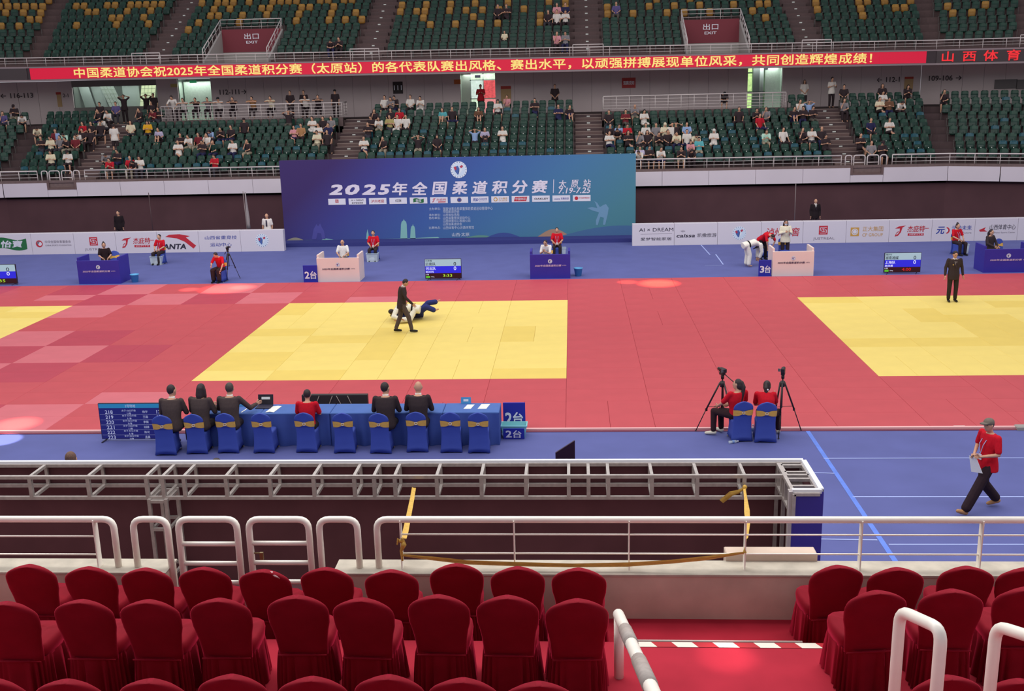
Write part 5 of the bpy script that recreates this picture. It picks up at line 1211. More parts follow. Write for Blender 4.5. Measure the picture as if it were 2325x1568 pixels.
def tub(mb, x0, x1, y0_, y1, z0, z1, fl=.03, th=.012):
    o = lambda k, z, e: [Vector((x0+k+e, y0_+k+e, z)), Vector((x1-k-e, y0_+k+e, z)), Vector((x1-k-e, y1-k-e, z)), Vector((x0+k+e, y1-k-e, z))]
    mb.loft([o(fl, z0+.01, .03), o(fl, z0, 0), o(0, z1-.03, 0), o(-.012, z1-.03, 0), o(-.012, z1, 0), o(th, z1, 0), o(fl+th, z0+.02, 0)], cap=True, smooth=False)
a = atY(1138, 985, y0-.02); b_ = atY(1196, 985, y0-.02); t = thing('storage_basket', 'aqua rimmed basket with blue 2台 panel in front of the sign', 'basket', (a.x, y0-.02, ZC)); w_ = b_.x-a.x
m = MB(); tub(m, 0, w_, 0, .3, 0, .3, .045); build(m, 'tub', AQ, t)
m = MB(); T = Matrix.Rotation(math.radians(8), 4, 'X'); m.box(.05, w_-.05, -.03, -.012, .01, .26, T=T); build(m, 'front_panel', SIGNB, t)
m = MB(); lettering(m, '2', w_*.18, w_*.42, .05, .22, -.036, fn=lambda v: T @ v, bold=.035); lettering(m, '台', w_*.46, w_*.8, .04, .225, -.036, fn=lambda v: T @ v, bold=.025); build(m, 'lettering', WHITET, t)
# ---- schedule screen
a = atZ(240, 1000, ZC); x0 = atY(226, 950, a.y).x; x1 = atY(366, 950, a.y).x+.06; zt = atY(300, 915, a.y).z; zb = atY(300, 996, a.y).z
t = thing('schedule_screen', 'wide screen listing bout numbers 218 to 223 beside the officials table', 'screen', (x0, a.y, ZC), 0); w_ = x1-x0; h0, h1 = zb-ZC, zt-ZC
m = MB(); m.bbox(0, w_, 0, .05, h0, h1, .006); build(m, 'bezel', LK, t)
SCR = [mat('scr_navy', (38, 40, 122), .4, emit=.55), mat('scr_head', (46, 134, 190), .4, emit=.6), mat('scr_text', (190, 196, 230), .4, emit=.7), mat('scr_navy2', (50, 48, 140), .4, emit=.55)]
m = MB(); Z = lambda u: h1-(h1-h0)*u; flat(m, [(.012, Z(.985)), (w_-.012, Z(.985)), (w_-.012, Z(.015)), (.012, Z(.015))], -.004, 0); flat(m, [(.012, Z(.13)), (w_-.012, Z(.13)), (w_-.012, Z(.015)), (.012, Z(.015))], -.006, 1)
lettering(m, '2号场地', w_*.42, w_*.58, Z(.115), Z(.03), -.008, mi=2)
for i, s in enumerate(('218', '219', '220', '221', '222', '223')):
    z0, z1 = Z(.29+i*.142), Z(.19+i*.142); lettering(m, s, w_*.1, w_*.22, z0, z1, -.008, mi=2, bold=.01); lettering(m, '女子-52公斤级', w_*.36, w_*.58, (z0+z1)/2+.01, z1+.015, -.008, mi=2); lettering(m, '1/8', w_*.44, w_*.5, z0-.01, (z0+z1)/2-.012, -.008, mi=2)
    lettering(m, ['杨宇', '王磊', '李薇', '赵丽娜', '陈可', '孟晨'][i], w_*.68, w_*.76, z0+.015, z1-.01, -.008, mi=2); flat(m, [(.02, z0-.022), (w_-.02, z0-.022), (w_-.02, z0-.019), (.02, z0-.019)], -.007, 2)
    if i < 2: lettering(m, ('17', '15')[i], w_*.9, w_*.96, z0, z1, -.008, mi=2, bold=.01)
build(m, 'display', SCR, t)
m = MB(); m.tube([(.12, .02, h0), (.06, -.16, .01)], .014, 6); m.tube([(.12, .02, h0), (.16, .2, .01)], .014, 6); build(m, 'leg', LK, t)
m = MB(); m.tube([(w_-.12, .02, h0), (w_-.06, -.16, .01)], .014, 6); m.tube([(w_-.12, .02, h0), (w_-.16, .2, .01)], .014, 6); build(m, 'leg', LK, t)
# ---- scoreboards
def scoreboard(px0, px1, pyt, pyb, L, label, timec):
    a = atZ(px0, pyb+2, ZC); b_ = atZ(px1, pyb+2, ZC); y = a.y; zt = atY(px0, pyt, y).z-ZC; w_ = b_.x-a.x; h0 = .06; h = zt-h0
    t = thing('scoreboard', label, 'scoreboard', (a.x, y, ZC), 0); m = MB(); m.bbox(0, w_, 0, .06, h0, zt, .006); build(m, 'bezel', LK, t); m = MB()
    Z = lambda u: zt-.012-(h-.024)*u; R_ = lambda u0, u1, v0, v1, mi, e=0: flat(m, [(w_*u0, Z(v1)), (w_*u1, Z(v1)), (w_*u1, Z(v0)), (w_*u0, Z(v0))], -.004-e, mi)
    R_(.01, .99, 0, .36, 0); R_(.01, .99, .36, .73, 1); R_(.01, .99, .73, 1, 2)
    X = lambda s, u0, u1, v0, v1, mi: lettering(m, s, w_*u0, w_*u1, Z(v1), Z(v0), -.009, mi=mi, bold=.01)
    X(L[0], .02, .2, .03, .12, 3); X(L[1], .02, .3 if len(L[1]) < 4 else .38, .16, .33, 3); X('0', .79, .86, .15, .34, 3); X(L[2], .02, .3, .4, .56, 4); X('0', .79, .86, .38, .58, 4); X(L[3], .02, .24, .6, .71, 4); X('1/8', .02, .1, .76, .83, 4); R_(.02, .13, .87, .97, 5, .002); X('-52kg', .15, .25, .89, .95, 4)
    X(L[4], .49, .74, .78, .93, timec); build(m, 'display', [mat('sb_pale', (176, 206, 220), .4, emit=.65), mat('sb_blue', (44, 44, 222), .4, emit=.8), mat('sb_dark', (62, 24, 30), .4, emit=.5), mat('sb_txt_dark', (40, 44, 66), .4), mat('sb_txt_white', (232, 236, 255), .4, emit=.9), mat('sb_green', (96, 190, 44), .4, emit=.8), mat('sb_lime', (176, 226, 52), .4, emit=.9), mat('sb_redtime', (206, 40, 34), .4, emit=.9)], t)
    for x in (.14, w_-.14): m = MB(); m.tube([(x-.06, -.1, .012), (x, .02, h0), (x+.06, .14, .012)], .012, 6); build(m, 'leg', LK, t)
    return t
scoreboard(966, 1048, 588, 634, ['刘思薇', '云南队', '河北队', '张凤鸣', '3:33'], 'middle scoreboard showing green 3:33 at the mat edge', 6)
scoreboard(2006, 2091, 574, 620, ['周玲', '湖南湘媒', '上海队', '高佳雁', '4:00'], 'right scoreboard with a red clock left of the standing referee', 7)
scoreboard(-62, 37, 601, 646, ['李敏', '四川队', '山东队', '王雪', '0:35'], 'left scoreboard with yellow-green clock, cut by the left edge', 6)
# ---- U shaped judges desks
DB = mat('desk_blue', (54, 46, 150), .5, noise=.04, nscale=2); DW = mat('desk_white', (226, 206, 200), .5, noise=.02, nscale=2); DWS = DW
def desk(px0, px1, pyb, pyt, mt, label, blue, depth=1.0, y=None, rot=0):
    a = atZ(px0, pyb, ZC); b_ = atZ(px1, pyb, ZC); w_ = b_.x-a.x; h = atY(px0, pyt, a.y).z-ZC; t = thing('judge_desk', label, 'desk', (a.x, a.y, ZC), rot, None)
    m = MB(); m.bbox(0, w_, 0, .06, 0, h, .006); build(m, 'front_panel', mt, t); m = MB(); m.bbox(.06, w_-.06, .06, .55, h-.3, h-.27, .005); build(m, 'worktop', mt, t)
    for x in (0, w_-.08): m = MB(); m.bbox(x, x+.08, .06, depth, 0, h+.12, .006); build(m, 'side_panel', mt, t)
    m = MB(); em_ = MB(); emblem(em_, w_*.5, h*.72, .085, -.005); build(em_, 'emblem', C_EM, t); lettering(m, '2025年全国柔道积分赛', w_*.12, w_*.78, h*.5, h*.585, -.006, bold=.03, shear=.15); lettering(m, '太原站', w_*.8, w_*.9, h*.52, h*.57, -.006)
    build(m, 'lettering', mat('desk_print_pale', (206, 186, 214), .6) if blue else mat('desk_print_dark', (88, 70, 96), .6), t); return t
desk(180, 272, 645, 592, DB, 'blue U shaped desk at left where a woman in black sits', True, 1.0)
desk(722, 816, 640, 586, DW, 'white U shaped desk of the middle mat with bald man behind', False, 1.0)
desk(1204, 1295, 633, 578, DB, 'blue U shaped desk right of the middle scoreboard', True, .9)
desk(1753, 1848, 627, 571, DW, 'white U shaped desk of the right mat by the 3台 sign', False, 1.0)
desk(2232, 2345, 619, 566, DB, 'blue U shaped desk cut by the right edge', True, 1.0)
# buckets, boxes
def bucket(px, py, label, r=.17):
    P = atZ(px, py, ZC); t = thing('bucket', label, 'bucket', P); m = MB(); n = 20; R_ = lambda rr, z: [Vector((rr*math.cos(2*PI*i/n), rr*math.sin(2*PI*i/n), z)) for i in range(n)]
    m.loft([R_(r*.72, 0), R_(r, .3), R_(r*1.07, .3), R_(r*1.07, .325), R_(r*.96, .325), R_(r*.7, .02)]); build(m, 'tub', mat('bucket_blue', (90, 170, 220), .4, spec=.5), t)
    m = MB(); m.tube([(r*math.cos(a), .12*math.sin(a)*0-.02, .31-.12*math.sin(a)*0+r*.0-.14*math.sin(a)) for a in [PI*i/10 for i in range(11)]], .006, 5); build(m, 'handle', RAILG, t)
bucket(307, 640, 'light blue bucket beside the left blue desk'); bucket(1313, 626, 'light blue bucket beside the middle blue desk')
CP_ = bpy.data.materials.new('clear_plastic'); CP_.use_nodes = True; g_ = CP_.node_tree.nodes['Principled BSDF']; g_.inputs['Base Color'].default_value = (.75, .85, .9, 1); g_.inputs['Alpha'].default_value = .42; g_.inputs['Roughness'].default_value = .15
def cbox(px, py, label, w_=.5, cont=(214, 210, 214)):
    P = atZ(px, py, ZC); t = thing('storage_box', label, 'box', (P.x-w_/2, P.y, ZC)); m = MB(); tub(m, 0, w_, 0, .36, 0, .38, .02, .006); build(m, 'tub', CP_, t)
    m = MB(); z = .38; pts = [(-.01, -.01, z), (w_+.01, -.01, z), (w_+.01, .37, z), (-.01, .37, z), (-.01, -.01, z)]; m.tube(pts, .012, 5); build(m, 'rim', mat('box_rim', (186, 206, 218), .4), t)
    m = MB(); m.ell((w_*.45, .17, .1), (w_*.3, .13, .09)); build(m, 'contents', fabric(cont), t)
cbox(354, 602, 'clear plastic box with shoes before the left helper'); cbox(845, 595, 'clear plastic box before the helper left of center', cont=(200, 205, 210)); cbox(1272, 583, 'clear plastic box behind the middle blue desk', cont=(190, 205, 214)); cbox(2186, 575, 'clear plastic box with white cloth before the woman in red'); cbox(1738, 579, 'clear box at the feet of the bending helper', .4)
m = MB(); P = atZ(1722, 588, ZC); m.ell((P.x, P.y, ZC+.06), (.12, .08, .06)); tag(build(m, 'sports_bag', fabric((30, 24, 30))), 'small black bag on the carpet by the bowing athlete', 'bag')
# ---- tripods with cameras
def cyl(mb, a, b_, r, s=7): mb.tube([a, b_], r, s)
def tripod(px, py, label, h=1.45, rot=0, spread=.42, feet=None, panbar=True):
    P = atZ(px, py, ZC); t = thing('camera_tripod', label, 'tripod', P, rot); K = mat('tripod_black', (34, 26, 30), .45, spec=.5)
    for q in range(3):
        a = 2*PI*q/3+PI/2; d = Vector((math.cos(a), math.sin(a), 0))
        if feet: d = (atZ(feet[q][0], feet[q][1], ZC)-P); sp_ = d.length; d.normalize()
        else: sp_ = spread
        m = MB(); cyl(m, d*.05+V(0, 0, h*.78), d*sp_*.62+V(0, 0, h*.34), .019); cyl(m, d*sp_*.6+V(0, 0, h*.36), d*sp_+V(0, 0, .01), .011); m.ell(d*sp_+V(0, 0, .015), (.02, .02, .015)); m.box(-.02, .02, -.02, .02, -.03, .03, T=Matrix.Translation(d*sp_*.6+V(0, 0, h*.35))); build(m, 'leg', K, t)
        m = MB(); cyl(m, V(0, 0, h*.42), d*sp_*.58+V(0, 0, h*.4), .006, 5); build(m, 'brace', K, t)
    m = MB(); cyl(m, V(0, 0, h*.4), V(0, 0, h*.92), .016); m.tube([(0, 0, h*.72), (0, 0, h*.8)], .05, 10); m.tube([(0, 0, h*.84), (0, 0, h*.9)], .035, 10); build(m, 'center_column', K, t)
    m = MB(); m.bbox(-.04, .04, -.05, .07, h*.9, h*.94, .01); build(m, 'pan_head', K, t)
    if panbar: m = MB(); cyl(m, V(.03, -.04, h*.91), V(.24, -.28, h*.74), .01); cyl(m, V(.17, -.2, h*.79), V(.24, -.28, h*.74), .016); build(m, 'pan_handle', K, t)
    P2 = (P.x, P.y, ZC+h*.94+.002); c = thing('video_camera', label.replace('tripod', 'video camera').replace('standing', 'mounted'), 'camera', P2, rot); m = MB(); m.bbox(-.04, .04, -.09, .09, 0, .09, .015); build(m, 'camera_body', K, c)
    m = MB(); m.tube([(0, .09, .045), (0, .15, .045)], .034, 12); build(m, 'lens', mat('lens_black', (18, 16, 20), .2, spec=.6), c); m = MB(); m.box(-.045, -.1, -.085, -.075, .02, .085); build(m, 'flip_screen', mat('lcd_grey', (96, 92, 96), .3), c); return t
tripod(1637, 985, 'black tripod standing left of the seated woman with long hair', 1.5, .5, feet=[(1593, 971), (1650, 1004), (1662, 975)]); tripod(1772, 985, 'black tripod standing right of the seated woman with ponytail', 1.5, -.3, feet=[(1779, 997), (1807, 973), (1750, 985)], panbar=False)
tripod(523, 634, 'black tripod standing at the far mat edge beside a seated man', 1.35, PI, .4)
blue_chair(atZ(1684, 1003, ZC)+V(0, .04, 0), .12, 'blue covered chair with gold sash under the long haired woman'); blue_chair(atZ(1738, 1005, ZC)+V(0, .04, 0), -.04, 'blue covered chair with gold sash under the ponytailed woman')
# bottles
def bottle(px, py, label, lying=True):
    P = atZ(px, py, ZC); t = thing('water_bottle', label, 'bottle', P+V(0, 0, .034 if lying else 0), 0); T = Matrix.Rotation(PI/2, 4, 'Y') if lying else Matrix.Identity(4); T = Matrix.Rotation(.35, 4, 'Z') @ T
    n = 12; R_ = lambda r, z: [T @ Vector((r*math.cos(2*PI*i/n), r*math.sin(2*PI*i/n), z)) for i in range(n)]; m = MB(); m.loft([R_(.03, 0), R_(.033, .02), R_(.03, .07), R_(.033, .12), R_(.03, .16), R_(.014, .2)]); build(m, 'bottle_body', CP_, t); m = MB(); m.loft([R_(.016, .2), R_(.016, .222)]); build(m, 'cap', WHITET, t)
    m = MB(); m.loft([R_(.0335, .07), R_(.0335, .12)], cap=False); build(m, 'label_band', mat('bottle_label', (120, 150, 200), .5), t)
bottle(1655, 1007, 'clear water bottle lying by the white sneaker'); bottle(1709, 985, 'water bottle standing between the two blue chairs', False)
m = MB(); P = atZ(2166, 973, ZC); m.bbox(P.x, P.x+.26, P.y, P.y+.08, ZC, ZC+.05, .01); tag(build(m, 'white_case', mat('case_white', (226, 226, 220), .4)), 'small white case lying on the carpet at the mat edge near the walking man', 'case')
m = MB(); P = atZ(2310, 977, ZC); m.bbox(P.x, P.x+.4, P.y, P.y+.2, ZC, ZC+.08, .02); tag(build(m, 'grey_case', mat('case_grey', (150, 146, 142), .6)), 'grey case on the carpet at the right edge of the picture', 'case')
# flag and poles in front of the black drape
P = atZ(558, 556, ZC); t = thing('flag_pole', 'pole with a furled pale flag left of the backdrop', 'flag', (atY(560, 500, 23.6).x, 23.6, ZC)); hh = atY(556, 434, 23.6).z-ZC
m = MB(); m.tube([(0, 0, 0), (-.06, 0, hh)], .018, 8); build(m, 'pole', mat('pole_grey', (130, 118, 118), .4), t)
m = MB(); rg = []
for q in range(9): u = q/8; z = hh-.05-u*1.75; wd = .02+.09*u*(1 if u < .8 else .7); rg.append([V(.04+.03*u+math.cos(a)*wd*(1+.25*math.sin(a*3)), math.sin(a)*.05, z) for a in [2*PI*i/12 for i in range(12)]])
m.loft(rg); build(m, 'furled_flag', fabric((146, 138, 140)), t)
for px, y0_, y1_, lb in ((1804, 417, 506, 'thin grey pole in front of the dark drape at right'), (347, 437, 520, 'thin dark pole in front of the dark drape at left')):
    Q = atY(px, y1_, 27.6); m = MB(); m.tube([(Q.x, 27.6, ZC), (Q.x-.02, 27.6, atY(px, y0_, 27.6).z)], .02, 6); tag(build(m, 'drape_pole', mat('pole_grey', (130, 118, 118), .4) if px > 1000 else mat('pole_dim', (84, 66, 68), .5)), lb, 'pole')
# screens and gear behind the truss
P = atZ(1285, 1050, 1.15); t = thing('monitor', 'dark tilted monitor standing behind the truss frame', 'monitor', (atY(1262, 1045, -10.6).x, -10.6, atY(1262, 1052, -10.6).z-.1), .25); m = MB(); m.add([V(0, 0, .0), V(.34, .1, 0), V(.34, .1, .42), V(0, 0, .28), V(0, .03, .0), V(.34, .13, 0), V(.34, .13, .42), V(0, .03, .28)], [(0, 1, 2, 3), (7, 6, 5, 4), (0, 4, 5, 1), (1, 5, 6, 2), (2, 6, 7, 3), (3, 7, 4, 0)]); build(m, 'display', mat('monitor_dark', (52, 34, 48), .3), t)
m = MB(); m.box(.1, .2, .03, .1, -.25, 0); build(m, 'stand', LK, t)
zt_ = atY(1262, 1052, -10.6).z-.36
t = thing('equipment_case', 'dark equipment case hidden behind the truss under the monitor', 'case', (atY(1180, 1045, -10.6).x, -10.95, ZC)); m = MB(); m.bbox(-.1, 1.3, 0, .6, 0, zt_-ZC, .01); build(m, 'case_body', LK, t)
zq = atY(1200, 1046, -10.75).z; t = thing('laptop', 'top edge of an open laptop just over the truss frame', 'laptop', (atY(1180, 1048, -10.75).x, -10.75, zt_)); m = MB(); m.box(0, .36, 0, .012, 0, zq-zt_); build(m, 'lid', mat('laptop_brown', (84, 56, 62), .4), t); m = MB(); m.box(0, .36, -.22, 0, 0, .015); build(m, 'keyboard_base', LK, t)
# ================================================================ CROWD IN THE FAR STAND
K_ = (54, 44, 48); Wt = (212, 206, 200); CRM = (214, 204, 176); NV = (44, 44, 78); RD = (178, 34, 48); GY = (128, 124, 128); LBL = (140, 164, 204); LAV = (180, 172, 200); PK = (206, 142, 150); MN = (176, 214, 196)  # black clothing lifted so its colour holds the haze
MR = (112, 42, 50); TAN = (164, 122, 84); BRN = (110, 78, 60); YL = (214, 160, 44); KH = (168, 156, 104); TL = (90, 168, 176); DG = (34, 58, 52); PUR = (92, 84, 130)
CN = {K_: 'black', Wt: 'white', CRM: 'cream', NV: 'navy', RD: 'red', GY: 'grey', LBL: 'light blue', LAV: 'lavender', PK: 'pink', MN: 'mint green', MR: 'maroon', TAN: 'tan', BRN: 'brown', YL: 'yellow', KH: 'khaki', TL: 'teal', DG: 'dark green', PUR: 'purple blue'}
# (pixel x, pixel y of the head top, top colour, pose, hair, extra)
CROWD = [(9, 254, PUR, 'sit_chin', 'short'), (31, 242, K_, 'sit_phone', 'cap'), (53, 262, Wt, 'sit_down', 'short'), (231, 230, K_, 'sit', 'short'), (226, 250, K_, 'sit_chin', 'short'), (248, 249, Wt, 'sit_lean', 'short'), (238, 269, Wt, 'sit_down', 'short'),
 (192, 269, RD, 'sit', 'long'), (210, 271, K_, 'sit', 'short'), (228, 282, K_, 'sit_wide', 'short'), (342, 232, K_, 'sit', 'short'), (323, 246, K_, 'sit_chin', 'short'), (348, 252, MR, 'sit_lean', 'short'), (359, 236, K_, 'sit_cross', 'short'), (263, 232, PUR, 'sit', 'short'),
 (301, 278, CRM, 'sit', 'long'), (338, 281, YL, 'sit_phone', 'long'), (362, 296, LAV, 'sit_knees', 'short'), (76, 289, CRM, 'sit_down', 'short'), (90, 302, K_, 'sit_cross', 'short'), (127, 289, MR, 'sit', 'short'), (126, 299, LBL, 'sit', 'long'), (113, 313, CRM, 'sit_phone', 'short'),
 (138, 303, GY, 'sit', 'short'), (149, 306, MN, 'sit_down', 'short'), (156, 313, K_, 'sit_lean', 'short'), (165, 306, MR, 'sit', 'short'), (178, 299, Wt, 'sit_down', 'short'), (187, 289, K_, 'sit', 'short'), (205, 290, K_, 'sit_wide', 'short'),
 (118, 347, CRM, 'sit_phone', 'short'), (168, 348, Wt, 'sit_phone', 'cap'), (237, 351, GY, 'sit_down', 'short'), (250, 367, RD, 'sit_lean', 'short'), (267, 345, K_, 'sit_phone', 'short'), (285, 369, RD, 'sit', 'short'), (303, 350, Wt, 'sit_phone', 'long'), (308, 372, K_, 'sit_down', 'long'),
 (559, 273, K_, 'sit_wide', 'cap'), (650, 258, K_, 'sit_arms_up', 'short'), (705, 258, Wt, 'sit_cross', 'short'), (672, 278, PK, 'sit_cross', 'short'), (682, 276, TAN, 'sit', 'short'), (718, 277, Wt, 'sit_cross', 'short'), (736, 271, K_, 'sit', 'short'), (758, 271, NV, 'sit_wide', 'short'), (763, 258, GY, 'sit', 'long'),
 (722, 300, CRM, 'sit_phone', 'short'), (748, 297, K_, 'sit_wide', 'short'), (480, 290, LBL, 'sit_down', 'long'), (406, 295, K_, 'sit_cross', 'short'), (448, 297, MR, 'sit', 'long'), (466, 298, K_, 'sit', 'short'), (503, 290, K_, 'sit_lean', 'short'), (528, 288, K_, 'sit', 'short'),
 (432, 312, Wt, 'sit_lean', 'short'), (454, 312, K_, 'sit_phone', 'short'), (471, 308, Wt, 'sit_chin', 'short'), (489, 321, DG, 'sit_chin', 'short'), (534, 312, Wt, 'sit_phone', 'short'), (559, 308, K_, 'sit_chin', 'short'), (409, 325, Wt, 'sit_cross', 'short'), (491, 345, RD, 'sit_phone', 'short'),
 (869, 217, Wt, 'sit', 'short'), (879, 224, K_, 'sit_phone', 'short'), (889, 221, GY, 'sit_lean', 'short'), (927, 215, Wt, 'sit', 'short'), (958, 220, Wt, 'sit_lean', 'short'), (854, 240, K_, 'sit_chin', 'long'), (887, 241, K_, 'sit', 'long'), (907, 240, RD, 'sit', 'long'), (843, 256, K_, 'sit_phone', 'short'),
 (888, 258, KH, 'sit_cross', 'short'), (903, 262, Wt, 'sit', 'short'), (920, 256, Wt, 'sit_wide', 'short'), (834, 275, K_, 'sit_cross', 'short'), (875, 271, Wt, 'sit_lean', 'long'), (827, 304, Wt, 'sit_cross', 'short'), (874, 304, K_, 'sit_chin', 'short'), (946, 313, K_, 'sit_arms_up', 'short'), (990, 303, K_, 'sit', 'hood'),
 (1005, 238, TL, 'sit_knees', 'long'), (1025, 241, K_, 'sit_wide', 'short'), (1083, 240, BRN, 'sit_knees', 'long'), (1129, 220, Wt, 'sit_phone', 'short'), (1150, 214, PK, 'sit_chin', 'short'), (1073, 293, LBL, 'sit_arms_up', 'short'), (1098, 291, LAV, 'sit_knees', 'short'), (1136, 287, Wt, 'sit_cross', 'short'),
 (1219, 222, K_, 'sit_cross', 'short'), (1262, 233, NV, 'sit_cross', 'short'), (1281, 235, K_, 'sit_knees', 'short'), (1393, 244, K_, 'sit', 'short'), (1415, 247, MR, 'sit_cross', 'short'), (1436, 244, GY, 'sit_lean', 'bald'), (1457, 249, Wt, 'sit_phone', 'long'),
 (1386, 280, K_, 'sit', 'short'), (1403, 281, LBL, 'sit_phone', 'short'), (1419, 289, RD, 'sit_phone', 'short'), (1460, 281, Wt, 'sit', 'short'), (1486, 280, GY, 'sit', 'short'), (1504, 275, CRM, 'sit_phone', 'hood'), (1523, 271, K_, 'sit_arms_up', 'short'), (1526, 283, Wt, 'sit', 'short'), (1564, 278, LBL, 'sit', 'short'),
 (1379, 300, Wt, 'sit_cross', 'short'), (1402, 299, K_, 'sit_down', 'short'), (1421, 298, K_, 'sit_cross', 'long'), (1438, 295, GY, 'sit_chin', 'short'), (1465, 298, K_, 'sit', 'long'), (1479, 297, K_, 'sit_lean', 'short'), (1503, 292, K_, 'sit', 'short'), (1524, 299, CRM, 'sit_lean', 'short'), (1547, 294, Wt, 'sit_wide', 'short'), (1570, 300, CRM, 'sit_down', 'short'),
 (1572, 312, PK, 'sit_lean', 'short'), (1590, 307, TL, 'sit_phone', 'short'), (1450, 337, LAV, 'sit_phone', 'short'), (1469, 332, K_, 'sit_phone', 'short'), (1453, 356, Wt, 'sit_down', 'short'), (1496, 354, Wt, 'sit_lean', 'short'), (1554, 352, K_, 'sit_lean', 'short'), (1567, 350, K_, 'sit_down', 'long'),
 (1681, 238, K_, 'sit_wide', 'short'), (1716, 240, K_, 'sit_lean', 'short'), (1740, 242, GY, 'sit_chin', 'short'), (1727, 264, RD, 'sit_wide', 'short'), (1799, 238, K_, 'sit_knees', 'short'), (1823, 239, K_, 'sit_phone', 'short'), (1845, 240, K_, 'sit_phone', 'short'), (1811, 223, Wt, 'sit_chin', 'short'), (1834, 222, LBL, 'sit_arms_up', 'short'),
 (1914, 197, K_, 'sit', 'short'), (1916, 226, GY, 'sit_chin', 'long'), (1616, 291, Wt, 'sit_phone', 'hood'), (1744, 288, MN, 'sit_lean', 'short'), (1778, 288, Wt, 'sit_wide', 'short'), (1818, 287, K_, 'sit_chin', 'short'), (1841, 287, Wt, 'sit_phone', 'short'), (1864, 286, K_, 'sit', 'bald'), (1875, 303, K_, 'sit_phone', 'short'),
 (1981, 267, NV, 'sit', 'bald'), (1954, 301, K_, 'sit_cross', 'short'), (2008, 193, K_, 'sit', 'long'), (2002, 202, Wt, 'sit_phone', 'short'), (1992, 219, CRM, 'sit_cross', 'short'), (2014, 228, BRN, 'sit_phone', 'short'), (2036, 223, Wt, 'sit_down', 'short'), (2054, 198, K_, 'sit_lean', 'long'), (2138, 201, K_, 'sit_chin', 'short'),
 (2021, 268, Wt, 'sit_cross', 'short'), (1976, 338, GY, 'sit', 'short'), (2004, 339, K_, 'sit_phone', 'cap')]
rg_ = random.Random(5); OCC = set(); placed = {}
def run_of(px, t):
    # which run of the stand a column of the picture falls on at depth t
    a = proj(SP(0, CR+t*T10, t, 4))[0]; b_ = proj(SP(0, CLX-t*T10, t, 4))[0]
    return 1 if px > a else (-1 if px < b_ else 0)
def find_s(i, t, z, px):
    lo, hi = (-30., 40.) if i == 0 else (-4., 16.)
    for _ in range(40):
        m_ = (lo+hi)/2; v = proj(SP(i, m_, t, z))[0]
        if (v < px) != (i == -1): lo = m_
        else: hi = m_
    return (lo+hi)/2
HT = {'sit': 1.31, 'sit_lean': 1.22, 'sit_phone': 1.28, 'sit_chin': 1.28, 'sit_cross': 1.31, 'sit_wide': 1.31, 'sit_knees': 1.27, 'sit_down': 1.06, 'sit_arms_up': 1.31}
jobs = []
for (px, py, c, pose, hair) in CROWD:
    best = None
    for k in range(1, 10):
        t = 1.22+.8*(k-1)-.16; z = rowz(k); i = run_of(px, t); s = find_s(i, t, z+1, px)
        if i == 0 and k >= 8 and (-13.7 < s < -2.9 or 11.9 < s < 22.3): continue
        e = abs(proj(SP(i, s, t, z+HT[pose]))[1]-py)
        if best is None or e < best[0]: best = (e, k, i, s, t, z)
    e, k, i, s, t, z = best; jobs.append([k, i, s, t, z, c, pose, hair])
# snap every sitter to a free seat of the row
byrow = {}
for n_, sx in enumerate(SEATS):
    if sx[0] == 'lower': byrow.setdefault((sx[1], sx[2]), []).append(n_)
for j in jobs:
    L = [n_ for n_ in byrow.get((j[1], j[0]), []) if n_ not in OCC]
    if not L: j.append(None); continue
    n_ = min(L, key=lambda n_: abs(SEATS[n_][3]-j[2]))
    if abs(SEATS[n_][3]-j[2]) < .45: OCC.add(n_); j.append(n_)
    else: j.append(None)
cntb = {}
jobs.sort(key=lambda j: (j[0], {-1: -1000, 0: 0, 1: 1000}[j[1]]+(j[2] if j[1] >= 0 else -j[2])))
def block_of(i, s): 
    if i == 1: return 'far right end'
    if i == -1: return 'far left end'
    for lim, nm in ((-16.2, 'left end block'), (-2.2, 'left block'), (11.1, 'centre block'), (24.5, 'right block'), (99, 'right end block')):
        if s < lim: return nm
BOT = [K_, K_, K_, (60, 58, 66), NV, (92, 86, 80), (150, 140, 122)]
for j in jobs:
    k, i, s, t, z, c, pose, hair, n_ = j
    if n_ is not None: s = SEATS[n_][3]*.6+s*.4 if abs(SEATS[n_][3]-s) < .25 else SEATS[n_][3]
    key = (k, block_of(i, s)); cntb[key] = cntb.get(key, 0)+1
    lab = 'person in %s%s, %s row up, %s, %s from left' % (CN[c], {'hood': ' and hood', 'cap': ' and cap', 'long': ', long hair'}.get(hair, ''), nth(k), key[1], nth(cntb[key]))
    P = SP(i, s, t, z+.005)
    person(P, PI+SROT[i]+rg_.uniform(-.25, .25), lab, pose, c, rg_.choice(BOT) if c != Wt or rg_.random() < .8 else Wt, hair, 'short' if rg_.random() < .45 else 'long', group='spectators seated in the far lower stand', capc=(CRM if hair == 'hood' and c == CRM else K_ if hair == 'cap' else None), scale=.92 if (c == PK or (c, pose) == (LBL, 'sit_arms_up')) else 1.0)
